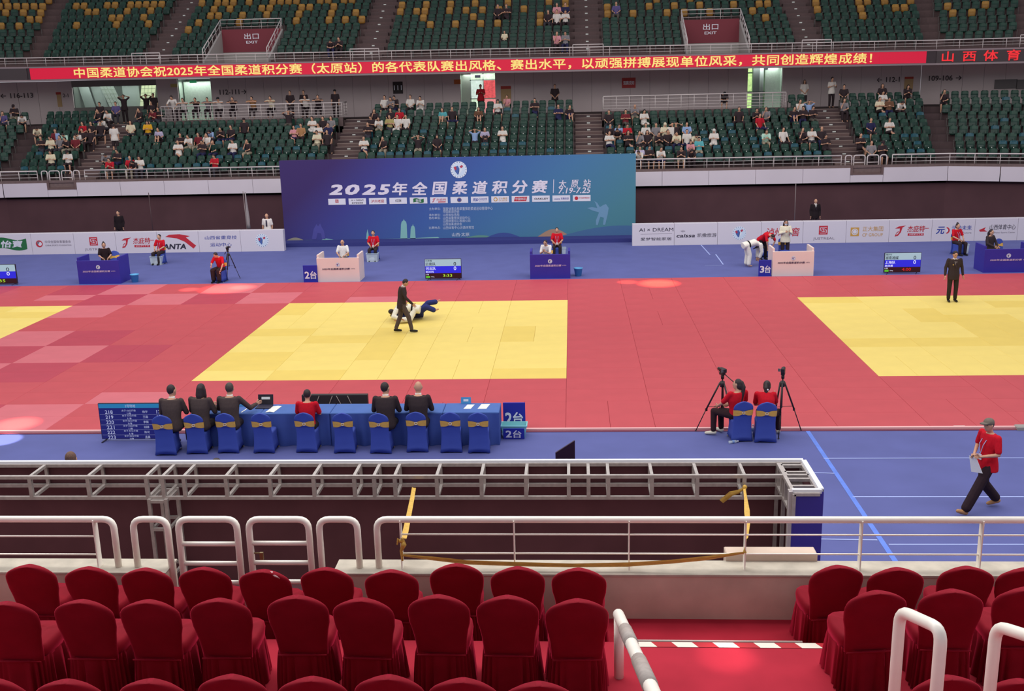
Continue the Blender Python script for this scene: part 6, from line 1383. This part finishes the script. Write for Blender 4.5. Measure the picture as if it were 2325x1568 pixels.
# people behind the platform rails
fold = []
def stool(P, label, hh=.62):
    t = thing('stool', label, 'stool', P, 0, 'chairs on the platform'); m = MB(); m.bbox(-.2, .2, -.2, .2, hh-.04, hh, .01); build(m, 'seat', mat('stool_seat', (70, 66, 70), .6), t)
    for x in (-.17, .17):
        for y in (-.17, .17): m = MB(); m.tube([(x, y, 0), (x*.9, y*.9, hh-.03)], .012, 5); build(m, 'leg', RAILG, t)
for q, (px, c, hair) in enumerate([(419, Wt, 'short'), (448, K_, 'short'), (475, GY, 'short'), (501, Wt, 'cap'), (532, K_, 'short'), (577, TAN, 'short'), (619, CRM, 'short'), (696, Wt, 'short'), (724, K_, 'short')]):
    P = atY(px, 250, yp+.62); P.z = CZ+.2; P.y = yp+.62
    person(P, PI+rg_.uniform(-.15, .15), 'person in %s top leaning folded arms on the left platform rail, %s from the left' % (CN[c], ordn[q]), 'sit_rail', c, K_, hair, 'long', group='people leaning on the platform rail')
    stool(P+V(0, .03, -.2), 'tall stool under the %s person leaning on the platform rail' % ordn[q])
P = atY(1642, 240, yp+1.2); person((P.x, yp+1.2, CZ), PI, 'person in black sitting head down behind the right platform rail', 'sit_down', K_, K_, 'cap', 'short'); stool(V(P.x, yp+1.23, CZ), 'plain stool under the person in black on the right platform', .44)
for px, c, pose, hair, lb, dy in [(396, Wt, 'lean_stand', 'short', 'person in white bending over the left end of the platform rail', .62), (660, K_, 'stand_front', 'short', 'standing person in black polo behind the platform rail', 1.9), (691, K_, 'stand_front', 'short', 'taller standing person in black behind the platform rail', 2.3), (762, K_, 'stand', 'cap', 'person in black tee and cap standing at the right rail end of the left platform', 2.0)]:
    P = atY(px, 240, yp+dy); person((P.x, yp+dy, CZ), PI, lb, pose, c, K_, hair, 'long')
for px, Y, c, pose, hair, lb, rot, sc_ in [(281, 37.0, K_, 'stand_behind', 'short', 'person in black standing with hands behind head before the long window', PI, 1.0), (332, 38.4, K_, 'stand_behind', 'short', 'second person in black with hands behind head, at the window end', PI, 1.0), (349, 38.0, K_, 'stand', 'short', 'person in black standing at the right end of the long window', PI, 1.02),
    (1092, 39.2, RD, 'stand_phone', 'short', 'person in red standing in the bright centre doorway', PI, 1.05), (1887, 36.9, Wt, 'stand_phone', 'short', 'person in white top standing at the head of the right aisle', PI+.3, 1.02), (1260, 38.2, K_, 'stand_front', 'short', 'person in open black jacket standing behind the centre block', PI, 1.0), (1825, 38.0, Wt, 'stand_front', 'long', 'person with long hair and white jacket behind the right block', PI, .95)]:
    P = atY(px, 230, Y); person((P.x, Y, CZ), rot, lb, pose, c, K_, hair, 'long', scale=sc_)
Pk = rowz(4)+.172; P = atY(261, 320, YF+rowt(5)-.2); person((P.x, YF+rowt(5)-.2, Pk), .1, 'person in white shirt and black shorts climbing the left aisle, seen from behind', 'stand', Wt, K_, 'short', 'short')
# a small tripod in the stand
k = 4; t = 1.22+.8*2-.1; s = find_s(0, t, rowz(3)+.8, 974); tt = thing('phone_tripod', 'thin black tripod standing between two spectators in the centre block', 'tripod', SP(0, s, t, rowz(3)))
for a in (0, 2.1, 4.2): m = MB(); m.tube([(0, 0, 1.0), (.28*math.cos(a), .2*math.sin(a), .01)], .014, 5); build(m, 'leg', LK, tt)
m = MB(); m.tube([(0, 0, 1.0), (-.1, -.05, 1.3)], .012, 5); m.tube([(-.1, -.05, 1.3), (-.28, 0, 1.36)], .014, 5); build(m, 'arm', LK, tt)
# upper stand visitors
UPC = [(774, 98, K_, 'sit_lean'), (757, 101, K_, 'sit_down'), (1133, 13, K_, 'sit'), (1152, 14, K_, 'sit_cross'), (1152, 51, CRM, 'sit'), (1259, 15, Wt, 'sit_wide'), (1277, 13, NV, 'sit'), (1280, 28, Wt, 'sit_phone'), (1297, 26, K_, 'sit'), (1275, 90, GY, 'sit_phone'), (1295, 93, PK, 'sit_chin'), (1263, 1, PK, 'sit'), (1399, 0, PUR, 'sit')]
for q, (px, py, c, pose) in enumerate(UPC):
    best = None
    for j in range(1, NU+1):
        t = 8.3+.8*(j-1)-.16; z = urz(j); s = find_s(0, t, z+1, px); e = abs(proj(SP(0, s, t, z+HT[pose])+V(0, 0, dzu(s)))[1]-py)
        if best is None or e < best[0]: best = (e, j, s, t, z)
    e, j, s, t, z = best
    L = [n_ for n_, sx in enumerate(SEATS) if sx[0] == 'upper' and sx[1] == 0 and sx[2] == j and n_ not in OCC]; n_ = min(L, key=lambda n_: abs(SEATS[n_][3]-s)); OCC.add(n_); s = SEATS[n_][3]
    person(SP(0, s, t, z+dzu(s)+.005), PI+rg_.uniform(-.2, .2), '%s visitor in %s seated in %s row of the upper stand' % (nth(q+1), CN[c], nth(j)), pose, c, rg_.choice(BOT), 'long' if q in (8, 11) else 'short', 'long', scale=.75 if q == 4 else 1)

# ---------------------------------------------------------------- seats: the nearest visible 300 are things, yellow ones too, the rest one mass
def seatT(sx):
    return Matrix.Translation(sx[4]) @ Matrix.Rotation(SROT[sx[1]], 4, 'Z')
order = []
for n_, sx in enumerate(SEATS):
    x, y = proj(sx[4]+V(0, 0, .6)); 
    if sx[0] == 'lower' and n_ not in OCC and -5 < x < 2330 and not (628 < x < 1450 and y > 352): order.append(((sx[4]-CAM).length+(6 if sx[2] == 1 else 0), n_))
order.sort(); SINGLE = set(n_ for _, n_ in order[:200])
# yellow seats of the upper deck, read off the photograph
YEL_PX = [(5, 5), (17, 6), (60, 5), (77, 6), (114, 5), (134, 6), (2, 20), (38, 20), (57, 20), (95, 21), (115, 21), (17, 36), (75, 37), (94, 38), (0, 50), (34, 52), (168, 52), (172, 8), (190, 8), (240, 7), (256, 7), (290, 6), (307, 6), (325, 6), (355, 6), (372, 6), (193, 21), (210, 21), (294, 20), (345, 20), (250, 36), (266, 36), (334, 34), (272, 51), (341, 51), (433, 63),
 (452, 4), (486, 3), (503, 4), (537, 3), (570, 3), (478, 16), (530, 16), (596, 15), (469, 31), (485, 32), (554, 30), (459, 48), (546, 42), (604, 13), (605, 28), (614, 13), (636, 2), (650, 2), (665, 2), (720, 2), (737, 2), (785, 2), (808, 2), (681, 12), (698, 12), (765, 11), (674, 28), (760, 26), (812, 24), (667, 43), (754, 41), (788, 41), (823, 40),
 (916, 8), (968, 6), (1020, 6), (1072, 5), (1157, 4), (914, 23), (948, 22), (965, 22), (1017, 21), (1052, 20), (1104, 19), (1142, 17), (1190, 19), (962, 37), (1066, 35), (976, 52), (1029, 51), (1082, 50), (1135, 49), (1224, 32), (1242, 48), (1241, 3), (1292, 3), (1295, 28), (1382, 13), (1469, 10), (1538, 9), (1591, 8), (1662, 5), (1383, 29), (1436, 26), (1506, 26), (1560, 24), (1612, 22), (1702, 20), (1715, 4), (1752, 4), (1744, 36), (1486, 2), (1567, 1),
 (1855, 4), (1862, 18), (1944, 2), (1979, 2), (2015, 2), (1952, 14), (1960, 31), (2024, 14), (2060, 14), (2076, 1), (2094, 11), (2110, 29), (2152, 7), (2169, 22), (2207, 20), (2230, 5)]
upl = [(n_, proj(SEATS[n_][4]+V(0, 0, .66))) for n_ in range(len(SEATS)) if SEATS[n_][0] == 'upper']
YSET = set()
for px, py in YEL_PX:
    b_ = min(upl, key=lambda q: (q[1][0]-px)**2+(q[1][1]-py-0)**2*1.6 if q[0] not in YSET and q[0] not in OCC else 1e9)
    if (b_[1][0]-px)**2+(b_[1][1]-py)**2 < 400: YSET.add(b_[0])
YIX = {}
for j in range(1, NU+1):
    for q, n_ in enumerate(sorted((n_ for n_ in YSET if SEATS[n_][2] == j), key=lambda n_: SEATS[n_][4].x)): YIX[n_] = q+1
mass = MB(); tv = []
rs = random.Random(21)
def block_lbl(sx): return {'left end': 'left end block', 'left': 'left block', 'centre': 'centre block', 'right': 'right block', 'right end': 'right end block', 'far right': 'far right end', 'far left': 'far left end'}[sx[5]]
np_b = [(np.array(m_.v), m_.f, mi) for m_, mi in ((SB, 0), (SPN, 1), (SK, 3))]
VS, FS, MI = [], [], []; off = 0
TEALM = mat('seat_teal', (26, 78, 92), .4); BLUES = mat('seat_blue', (32, 66, 112), .4)
def fade(sx): return 0
for n_, sx in enumerate(SEATS):
    y_ = n_ in YSET; T = seatT(sx)
    if n_ in SINGLE or y_:
        b_ = link('stadium_seat', me_yb if y_ else me_b, None, sx[4], SROT[sx[1]])
        if y_: tag(b_, 'yellow folded seat, %s yellow one from left in upper row %s' % (nth(YIX[n_]), nth(sx[2])), 'seat', 'yellow seats of the upper stand')
        else: 
            tl = rs.random() < (.3 if sx[2] <= 3 else .08)
            if tl: setmat(b_, TEALM)
            tag(b_, 'empty %s seat, %s row up, %s from left, %s' % ('teal' if tl else 'green', nth(sx[2]), nth(sx[6]+1), block_lbl(sx)), 'seat', 'folded seats of the lower stand')
        p = link('seat_pan', me_yp if y_ else me_p, b_)
        if not y_: link('bracket', me_k, b_)
        continue
    A = np.array(T); R3, t3 = A[:3, :3], A[:3, 3]; tl = rs.random() < (.3 if sx[0] == 'lower' and sx[2] <= 3 else .06 if sx[0] == 'lower' else 0)
    for v, f, mi in np_b:
        if n_ in OCC and mi == 1: v = v.copy(); z_ = v[:, 2].copy(); y0_ = v[:, 1].copy(); v[:, 2] = .40+(y0_+.16)*.2; v[:, 1] = -.02-(z_-.36)*1.1
        VS.append(v @ R3.T+t3); FS += [tuple(i+off for i in q) for q in f]; MI += [(2 if tl and mi == 0 else mi)]*len(f); off += len(v)
me = bpy.data.meshes.new('stadium_seats'); me.from_pydata(np.concatenate(VS).tolist(), [], FS); me.polygons.foreach_set('material_index', MI); me.update()
for mm in (GREEN, GREENL, TEALM, BRKT): me.materials.append(mm)
tag(link('stadium_seats', me), 'remaining rows of dark green folding seats in both far stands', 'seats', None, 'stuff')

# ================================================================ PEOPLE ON THE FLOOR
SUIT = (58, 48, 50); SUIT2 = (76, 64, 62); REDP = (196, 22, 40)  # suit blacks have the haze lift in their colour
def hip(**k): return dict(SIT, **k)
def collar(b_, he, ne, fs_, hup, s=1, tie=None):
    c = MB(); c.tube([ne-hup*.02, ne+hup*.03], [.064, .06], 12); build(c, 'shirt_collar', fabric((226, 222, 220)), b_)
    if tie is not None:
        f = V(fs_.x, fs_.y, 0).normalized(); c = MB(); p0 = ne+f*.075-V(0, 0, .0)
        sd = f.cross(V(0, 0, 1)); p1 = ne+f*.155-V(0, 0, .26); c.add([p0-sd*.05, p0+sd*.05, p1, p0-sd*.05+f*.02, p0+sd*.05+f*.02, p1+f*.02], [(0, 1, 2), (5, 4, 3), (0, 3, 4, 1), (1, 4, 5, 2), (2, 5, 3, 0)]); build(c, 'shirt_front', fabric((226, 222, 220)), b_)
        c = MB(); q0 = p0+f*.03; c.add([q0-sd*.018, q0+sd*.018, p1+sd*.02+f*.03, p1-V(0, 0, .03)+f*.03, p1-sd*.02+f*.03], [(0, 1, 2, 3, 4)]); build(c, 'tie', fabric(tie), b_)
def lanyard(b_, ne, z, f=V(0, 1, 0), d=.15):
    m_ = fabric((150, 160, 200)); p = ne+f*d*.4
    for s_ in (-.055, .055): ribbon_on(b_, [V(s_, .05+ne.y*1.0, ne.z-.03), V(s_*.9, ne.y+.165, ne.z-.2), V(0, ne.y+.17, ne.z-.38)], .014, m_, 'lanyard')
    m = MB(); m.box(-.035, .035, ne.y+.165, ne.y+.175, ne.z-.48, ne.z-.38); build(m, 'badge', WHITET, b_)
# officials at the table, seen from behind
off_pose = dict(SIT, id='off', chest=V(0, .03, .88), neck=V(0, .1, 1.07), head=V(0, .14, 1.21), sh=V(.19, .05, 1.03), el=[V(-.25, .13, .77), V(.25, .13, .77)], ha=[V(-.12, .38, .80), V(.12, .38, .80)])
off_reach = dict(off_pose, id='offr', el=[V(-.27, .2, .78), V(.36, .18, .8)], ha=[V(-.14, .42, .80), V(.42, .4, .81)])
off_side = dict(off_pose, id='offs', face=V(.5, .85, -.1))
def at_chair(i, dx=0, dy=0): P = BC[i]; return (P.x+dx, P.y+.2+dy, ZC+.005)
def shift(i): return 0
for i, (ps, hair, top, lb, dx, hc, tk) in enumerate([(0, 'short', SUIT2, 'broad official in dark suit, leftmost at the table, seen from behind', .12, None, 'jacket'), (1, 'long', SUIT2, 'official with long wavy dark hair in dark suit at the table', .06, None, 'jacket'), (2, 'short', SUIT2, 'grey haired official in dark suit reaching onto the papers', .02, 'g', 'jacket'), (4, 'short', REDP, 'boyish helper in red shirt sitting at the middle of the table', 0, None, 'short'), (6, 'short', SUIT, 'stocky official in black suit right of the red shirted helper', .1, None, 'jacket'), (7, 'bald', SUIT, 'bald official in black suit at the table', .02, None, 'jacket')]):
    pz = off_reach if i == 2 else off_side if i in (0, 4) else off_pose
    b_ = person(at_chair(ps, dx), 0 if i != 1 else -.15, lb, pz, top, (46, 40, 44), hair, 'long', tk, True, haircol=mat('hair_greying', (74, 66, 62), .5, noise=.3, nscale=60) if hc else None, belly=1.12 if i in (0, 4) else 1.0, scale=1.1 if tk == 'jacket' else .98)
    h = human(pz, hair, 'long', tk, True, True, 1.12 if i in (0, 4) else 1.0); 
    if tk == 'jacket': collar(b_, h['_h'][0], pz['neck'], h['_h'][2], h['_h'][3])
# referee 1 walking to the right, head down
ref = dict(STAND, id='ref', chest=V(0, .04, 1.26), neck=V(0, .08, 1.46), head=V(0, .15, 1.57), face=V(0, 1, -.75), sh=V(.19, .05, 1.41), el=[V(-.24, .0, 1.14), V(.25, .14, 1.14)], ha=[V(-.22, .1, .92), V(.2, .34, .93)], kn=[V(-.1, -.06, .5), V(.1, .2, .5)], an=[V(-.1, -.22, .1), V(.1, .28, .1)], toe=[V(0, 1, 0), V(0, 1, 0)])
P = atZ(915, 754, 0); b_ = person((P.x, P.y, .0), -PI/2+.15, 'referee in black jacket and grey trousers walking beside the wrestling pair', ref, SUIT, (84, 72, 70), 'short', 'long', 'jacket', True); h = human(ref, 'short', 'long', 'jacket', True)['_h']; collar(b_, h[0], ref['neck'], h[2], h[3]); head_bits(b_, ref, 'short', 'long', 'jacket')
ref2 = dict(STAND, id='ref2', face=V(0, 1, -.5), sh=V(.2, 0, 1.42), el=[V(-.27, -.02, 1.15), V(.27, -.02, 1.15)], ha=[V(-.29, .05, .9), V(.29, .05, .9)])
P = atZ(2160, 684, 0); b_ = person((P.x, P.y, .0), PI, 'referee in black suit and tie standing on the right yellow mat', ref2, SUIT, (50, 44, 40), 'short', 'long', 'jacket', True, belly=1.1); h = human(ref2, 'short', 'long', 'jacket', True, True, 1.1)['_h']; collar(b_, h[0], ref2['neck'], h[2], h[3], tie=(60, 46, 50)); head_bits(b_, ref2, 'short', 'long', 'jacket', belly=1.1)
m = MB(); m.box(.07, .1, .135, .16, 1.26, 1.29); build(m, 'pocket_square', fabric((210, 170, 90)), b_)
# judo pair on the mat
gi_a = dict(SIT, id='gia', lying=True, pelvis=V(.12, .0, .3), chest=V(-.28, .02, .34), neck=V(-.52, .0, .27), head=V(-.66, .02, .2), face=V(-.3, .6, -.8), side=V(0, 1, 0), shs=[V(-.48, -.18, .3), V(-.48, .18, .32)], el=[V(-.55, -.36, .12), V(-.6, .34, .14)], ha=[V(-.3, -.42, .06), V(-.42, .5, .08)], kn=[V(-.02, -.3, .02), V(.0, .3, .02)], an=[V(-.38, -.36, .0), V(-.38, .36, .0)], toe=[V(-1, 0, 0), V(-1, 0, 0)])
P = atZ(937, 726, 0); b_ = person((P.x, P.y-.12, .1), 0, 'judo athlete in white gi lying over the opponent beside the referee', gi_a, (226, 222, 206), (222, 218, 204), 'short', 'wide', 'gi', True, barefoot=True)
m = MB(); m.loft([ering(V(.0, .01, .31), V(0, 1, 0), V(.1, 0, 1).normalized(), .215, .17), ering(V(.05, .01, .31), V(0, 1, 0), V(.1, 0, 1).normalized(), .215, .17)]); build(m, 'belt', fabric((28, 24, 28)), b_)
gi_b = dict(SIT, id='gib', lying=True, pelvis=V(.1, 0, .16), chest=V(-.32, .0, .14), neck=V(-.56, 0, .14), head=V(-.7, 0, .13), face=V(-.1, 0, 1), side=V(0, 1, 0), shs=[V(-.5, -.18, .14), V(-.5, .18, .14)], el=[V(-.3, -.36, .12), V(-.3, .36, .14)], ha=[V(-.05, -.4, .16), V(-.1, .38, .3)], kn=[V(.42, -.2, .42), V(.42, .24, .46)], an=[V(.68, -.18, .3), V(.7, .22, .5)], toe=[V(1, -.1, .3), V(1, .1, .5)])
P2 = atZ(943, 722, 0); b_ = person((P2.x, P2.y-.05, .01), 0, 'judo athlete in blue gi lying beneath with bent legs and bare feet', gi_b, (38, 42, 84), (48, 56, 112), 'short', 'wide', 'gi', True, barefoot=True)
# man walking at right
wk = dict(STAND, id='wk', chest=V(0, .0, 1.26), head=V(0, .05, 1.6), face=V(-.3, 1, .02), sh=V(.2, 0, 1.41), el=[V(-.27, .02, 1.13), V(.29, .0, 1.15)], ha=[V(-.1, .26, 1.07), V(.02, .28, 1.08)], kn=[V(-.1, .24, .5), V(.12, -.06, .47)], an=[V(-.1, .47, .1), V(.12, -.37, .12)], toe=[V(0, 1, .45), V(.15, 1, -.1)], hd=[V(.6, .7, 0), V(-.9, .3, 0)], palm=[V(.5, -.5, .3), V(.2, -.3, .8)])
P = atZ(2232, 1159, ZC); rw = PI/2+.32
b_ = person((P.x, P.y, ZC+.01), rw, 'man in red polo shirt and grey cap walking left with a white sheet', wk, REDP, (48, 34, 40), 'cap', 'wide', 'short', True, capc=(112, 104, 96), shoe=mat('shoe_tan', (178, 132, 88), .6)); head_bits(b_, wk, 'cap', 'wide', 'short'); lanyard(b_, wk['neck'], 0)
T = b_.matrix_basis; hp = Matrix.Translation((P.x, P.y, ZC+.01)) @ Matrix.Rotation(rw, 4, 'Z')
m = MB(); m.add([hp @ v for v in (V(-.1, .33, 1.07), V(.04, .36, 1.06), V(.02, .3, .76), V(-.2, .25, .8), V(-.1, .335, 1.07), V(.04, .365, 1.06), V(.02, .305, .76), V(-.2, .255, .8))], [(0, 1, 2, 3), (7, 6, 5, 4), (0, 4, 5, 1), (1, 5, 6, 2), (2, 6, 7, 3), (3, 7, 4, 0)]); tag(build(m, 'document', PAPER), 'white paper sheet held by the walking man', 'paper')
# two women by the tripods
wa = dict(SIT, id='wa', face=V(-.75, .65, -.05), chest=V(-.03, -.0, .88), el=[V(-.3, .12, .78), V(.24, .08, .77)], ha=[V(-.26, .38, .64), V(-.02, .34, .66)], kn=[V(-.34, .4, .53), V(-.14, .46, .5)], an=[V(-.36, .36, .09), V(-.12, .46, .09)], toe=[V(-.8, .5, 0), V(-.2, 1, 0)])
P = atZ(1684, 1003, ZC); b_ = person((P.x-.08, P.y+.25, ZC+.005), .35, 'woman with long dark hair in red shirt seated beside the left tripod', wa, REDP, (52, 34, 38), 'tail', 'long', 'short', True, shoe=SHOEW)
wb = dict(SIT, id='wb', chest=V(.02, .12, .84), neck=V(.03, .22, 1.0), head=V(.04, .3, 1.1), face=V(.25, .9, -.35), sh=V(.175, .18, .96), el=[V(-.2, .32, .68), V(.24, .3, .72)], ha=[V(0, .44, .66), V(.22, .5, .82)], kn=[V(-.1, .42, .5), V(.3, .4, .5)], an=[V(-.1, .42, .09), V(.32, .4, .09)])
P = atZ(1738, 1005, ZC); b_ = person((P.x+.02, P.y+.23, ZC+.005), -.1, 'woman with ponytail in red shirt leaning to the right tripod camera', wb, REDP, (52, 34, 38), 'tail', 'long', 'short', True, shoe=SHOEW)
m = MB(); m.ell((.04, .12, 1.07), (.02, .02, .02)); build(m, 'hair_tie', WHITET, b_)
# far seated helpers in red with chairs
def helper(px, py, lb, pose='sit', hair='short', face=PI, top=REDP, ln=True, label_c='', dy=0):
    P = atZ(px, py, ZC); blue_chair(P+V(0, .32+dy, 0), face, label_c); b_ = person((P.x, P.y+.26+dy, ZC+.005), face, lb, pose, top, (52, 42, 46), hair, 'long', 'short', True)
    if ln: lanyard(b_, (POSES[pose] if isinstance(pose, str) else pose)['neck'], 0)
    return b_
helper(363, 600, 'young helper in red shirt seated before the red arc logo board', 'sit', label_c='blue covered chair under the helper at left', face=PI-.2); helper(848, 592, 'young helper in red shirt seated left of the pale towers on the backdrop', 'sit', label_c='blue covered chair under the helper before the backdrop towers')
helper(1265, 586, 'young helper in red shirt seated behind the middle blue desk', 'sit', label_c='blue covered chair under the helper behind the middle blue desk'); helper(2174, 579, 'woman with hair bun in red shirt seated before the boards at right', 'sit', 'bun', label_c='blue covered chair under the woman in red at right', face=PI+.35)
# seated people at the desks
def desker(px, py, lb, pose, hair, top, face=PI, tk='short', chair=True, cl='', stand=False, mask=False, sk=None, dx=0):
    P = atZ(px, py, ZC)
    if chair: blue_chair(P+V(dx, .42, 0), PI+dx, cl)
    b_ = person((P.x, P.y+(.3 if not stand else .1), ZC+.005), face, lb, pose, top, (52, 42, 46), hair, 'long', tk, True); head_bits(b_, pose, hair, 'long', tk, mask); return b_
desker(236, 622, 'woman in black V-neck seated behind the left blue desk', 'sit', 'bun', (40, 28, 32), PI+.5, cl='blue covered chair behind the left blue desk', dx=.35)
desker(778, 617, 'bald judge in white shirt seated behind the middle white desk', 'sit', 'bald', (222, 220, 218), PI, cl='blue covered chair behind the middle white desk')
desker(1244, 612, 'judge in white shirt seated behind the middle blue desk', 'sit_lean', 'short', (226, 222, 222), PI-.3, cl='blue covered chair behind the middle blue desk')
desker(1782, 592, 'woman with mask and cream jacket standing behind the right white desk', 'stand_phone', 'long', (216, 210, 190), PI, 'long', True, 'blue covered chair behind the right white desk', True, True)
desker(2251, 597, 'person in black suit standing behind the far right blue desk', 'sit', 'tail', SUIT, PI+.5, 'jacket', True, 'blue covered chair behind the far right blue desk', dx=.45)
# man on a chair with a camera at the far mat edge
cm = dict(SIT, id='cm', chest=V(0, .08, .86), neck=V(0, .18, 1.02), head=V(.02, .28, 1.1), face=V(.2, 1, -.9), sh=V(.18, .14, .98), el=[V(-.26, .26, .74), V(.24, .3, .76)], ha=[V(-.22, .4, .5), V(.12, .5, .7)])
P = atZ(508, 638, ZC); blue_chair(P+V(-.08, .12, 0), PI-.1, 'blue covered chair at the far mat edge under the camera man'); b_ = person((P.x-.06, P.y+.02, ZC+.005), PI-.25, 'man in red shirt bent over beside the far tripod', cm, REDP, (52, 38, 40), 'short', 'wide', 'short', True)
m = MB(); rings = []; 
P = atZ(496, 641, ZC); m.ell((P.x, P.y+.1, ZC+.26), (.16, .13, .26)); m.tube([(P.x-.05, P.y, ZC+.45), (P.x-.12, P.y-.05, ZC+.25), (P.x-.06, P.y, ZC+.08)], .02, 6); tag(build(m, 'backpack', fabric((40, 30, 34))), 'black backpack on the floor beside the far camera man', 'bag')
# bowing athlete and bending helper at right
bow = dict(STAND, id='bow', pelvis=V(0, -.08, .9), chest=V(0, .3, .98), neck=V(0, .5, .84), head=V(0, .6, .72), face=V(0, .3, -1), sh=V(.18, .46, .9), el=[V(-.18, .52, .6), V(.18, .52, .6)], ha=[V(-.1, .46, .34), V(.1, .46, .34)], kn=[V(-.11, .02, .48), V(.11, .02, .48)], an=[V(-.12, -.02, .09), V(.12, -.02, .09)])
P = atZ(1703, 605, ZC); b_ = person((P.x-.1, P.y, ZC+.005), -PI/2+.3, 'judo athlete in white gi with black belt bowing deeply near the right white desk', bow, (226, 222, 214), (222, 218, 210), 'tail', 'wide', 'gi', True, barefoot=True)
m = MB(); ax = (bow['chest']-bow['pelvis']).normalized(); s_, f_ = frame(ax, V(1, 0, 0)); c0 = bow['pelvis']+ax*.08; m.loft([ering(c0-ax*.025, s_, f_, .21, .155), ering(c0+ax*.025, s_, f_, .21, .155)]); build(m, 'belt', fabric((28, 24, 28)), b_)
bn = dict(bow, id='bn', chest=V(0, .22, 1.1), neck=V(0, .42, 1.12), head=V(0, .56, 1.06), sh=V(.18, .36, 1.1), el=[V(-.22, .46, .84), V(.2, .46, .84)], ha=[V(-.14, .4, .6), V(.14, .44, .6)])
P = atZ(1738, 590, ZC); person((P.x-.1, P.y, ZC+.005), PI+.5, 'helper in red shirt bending down behind the 3台 sign', bn, REDP, (34, 28, 34), 'short', 'long', 'short', True)
blue_chair(atZ(1738, 585, ZC)+V(0, .5, 0), PI, 'blue covered chair behind the bending helper')
# people behind the boards
P = atZ(272, 556, ZC); person((P.x, 25.4, ZC), PI, 'dim person in black suit standing behind the left boards', 'stand', (34, 26, 30), K_, 'short', 'long', 'jacket', True)
b_ = person((atY(608, 520, 23.2).x, 23.2, ZC), PI, 'man in white short sleeved shirt and dark tie behind the left boards', 'stand', (214, 208, 206), K_, 'bald', 'long', 'short', True)
m = MB(); m.add([V(-.03, .152, 1.4), V(.03, .152, 1.4), V(.035, .16, 1.12), V(0, .16, 1.08), V(-.035, .16, 1.12)], [(0, 1, 2, 3, 4)]); build(m, 'tie', fabric((40, 34, 60)), b_)
b_ = person((atY(1850, 500, 25.4).x, 25.4, ZC), PI, 'bald man in black suit standing behind the right boards', 'stand', (36, 28, 32), K_, 'bald', 'long', 'jacket', True); h = human('stand', 'bald', 'long', 'jacket', True)['_h']; collar(b_, h[0], STAND['neck'], h[2], h[3], tie=(40, 34, 46))
# heads over the truss
for px, py, Y, hr, lb, hc in [(158, 1023, -10.5, 'short', 'man with cropped hair seen from behind over the truss at left', mat('hair_cropped', (104, 78, 66), .7, noise=.25, nscale=80)), (490, 1038, -10.6, 'short', 'dark haired head just over the truss under the third blue chair', None), (1019, 1045, -10.5, 'short', 'dark hair tuft showing over the middle of the truss', None), (1379, 1046, -10.6, 'short', 'small dark head top over the truss right of the tilted monitor', None)]:
    Q = atY(px, py, Y); s_ = (Q.z-ZC)/1.735; person((Q.x, Y, ZC), 0, lb, 'stand', (60, 50, 60), K_, hr, 'long', 'short', True, haircol=hc, scale=s_)
# added overhead spots that throw the coloured light patches on mats and carpets
def spot(px, py, z, size, power, col, blend=.3, off=(0, 0), h=18):
    P = atZ(px, py, z); l = bpy.data.lights.new('patch_spot', 'SPOT'); l.energy = power; l.color = col; l.spot_size = size; l.spot_blend = blend; l.shadow_soft_size = .05
    o = bpy.data.objects.new('patch_spot', l); COL.objects.link(o); o.location = (P.x+off[0], P.y+off[1], h); d = P-o.location; o.rotation_euler = d.to_track_quat('-Z', 'Y').to_euler()
spot(512, 655, 0, .13, 90000, (1, .16, .09), .9); spot(550, 652, 0, .07, 50000, (1, .22, .15), .9); spot(430, 657, 0, .05, 40000, (1, .35, .22), .8); spot(1495, 643, 0, .1, 150000, (1, .2, .08), .9); spot(1425, 640, 0, .05, 40000, (1, .3, .15), .8); spot(35, 963, 0, .07, 120000, (1, .16, .1), .9); spot(5, 998, ZC, .05, 40000, (.9, .9, 1)); spot(1650, 1490, F2, .07, 4000, (1, .7, .7), 1.0, h=12)

bpy.data.scenes.remove(TSC)
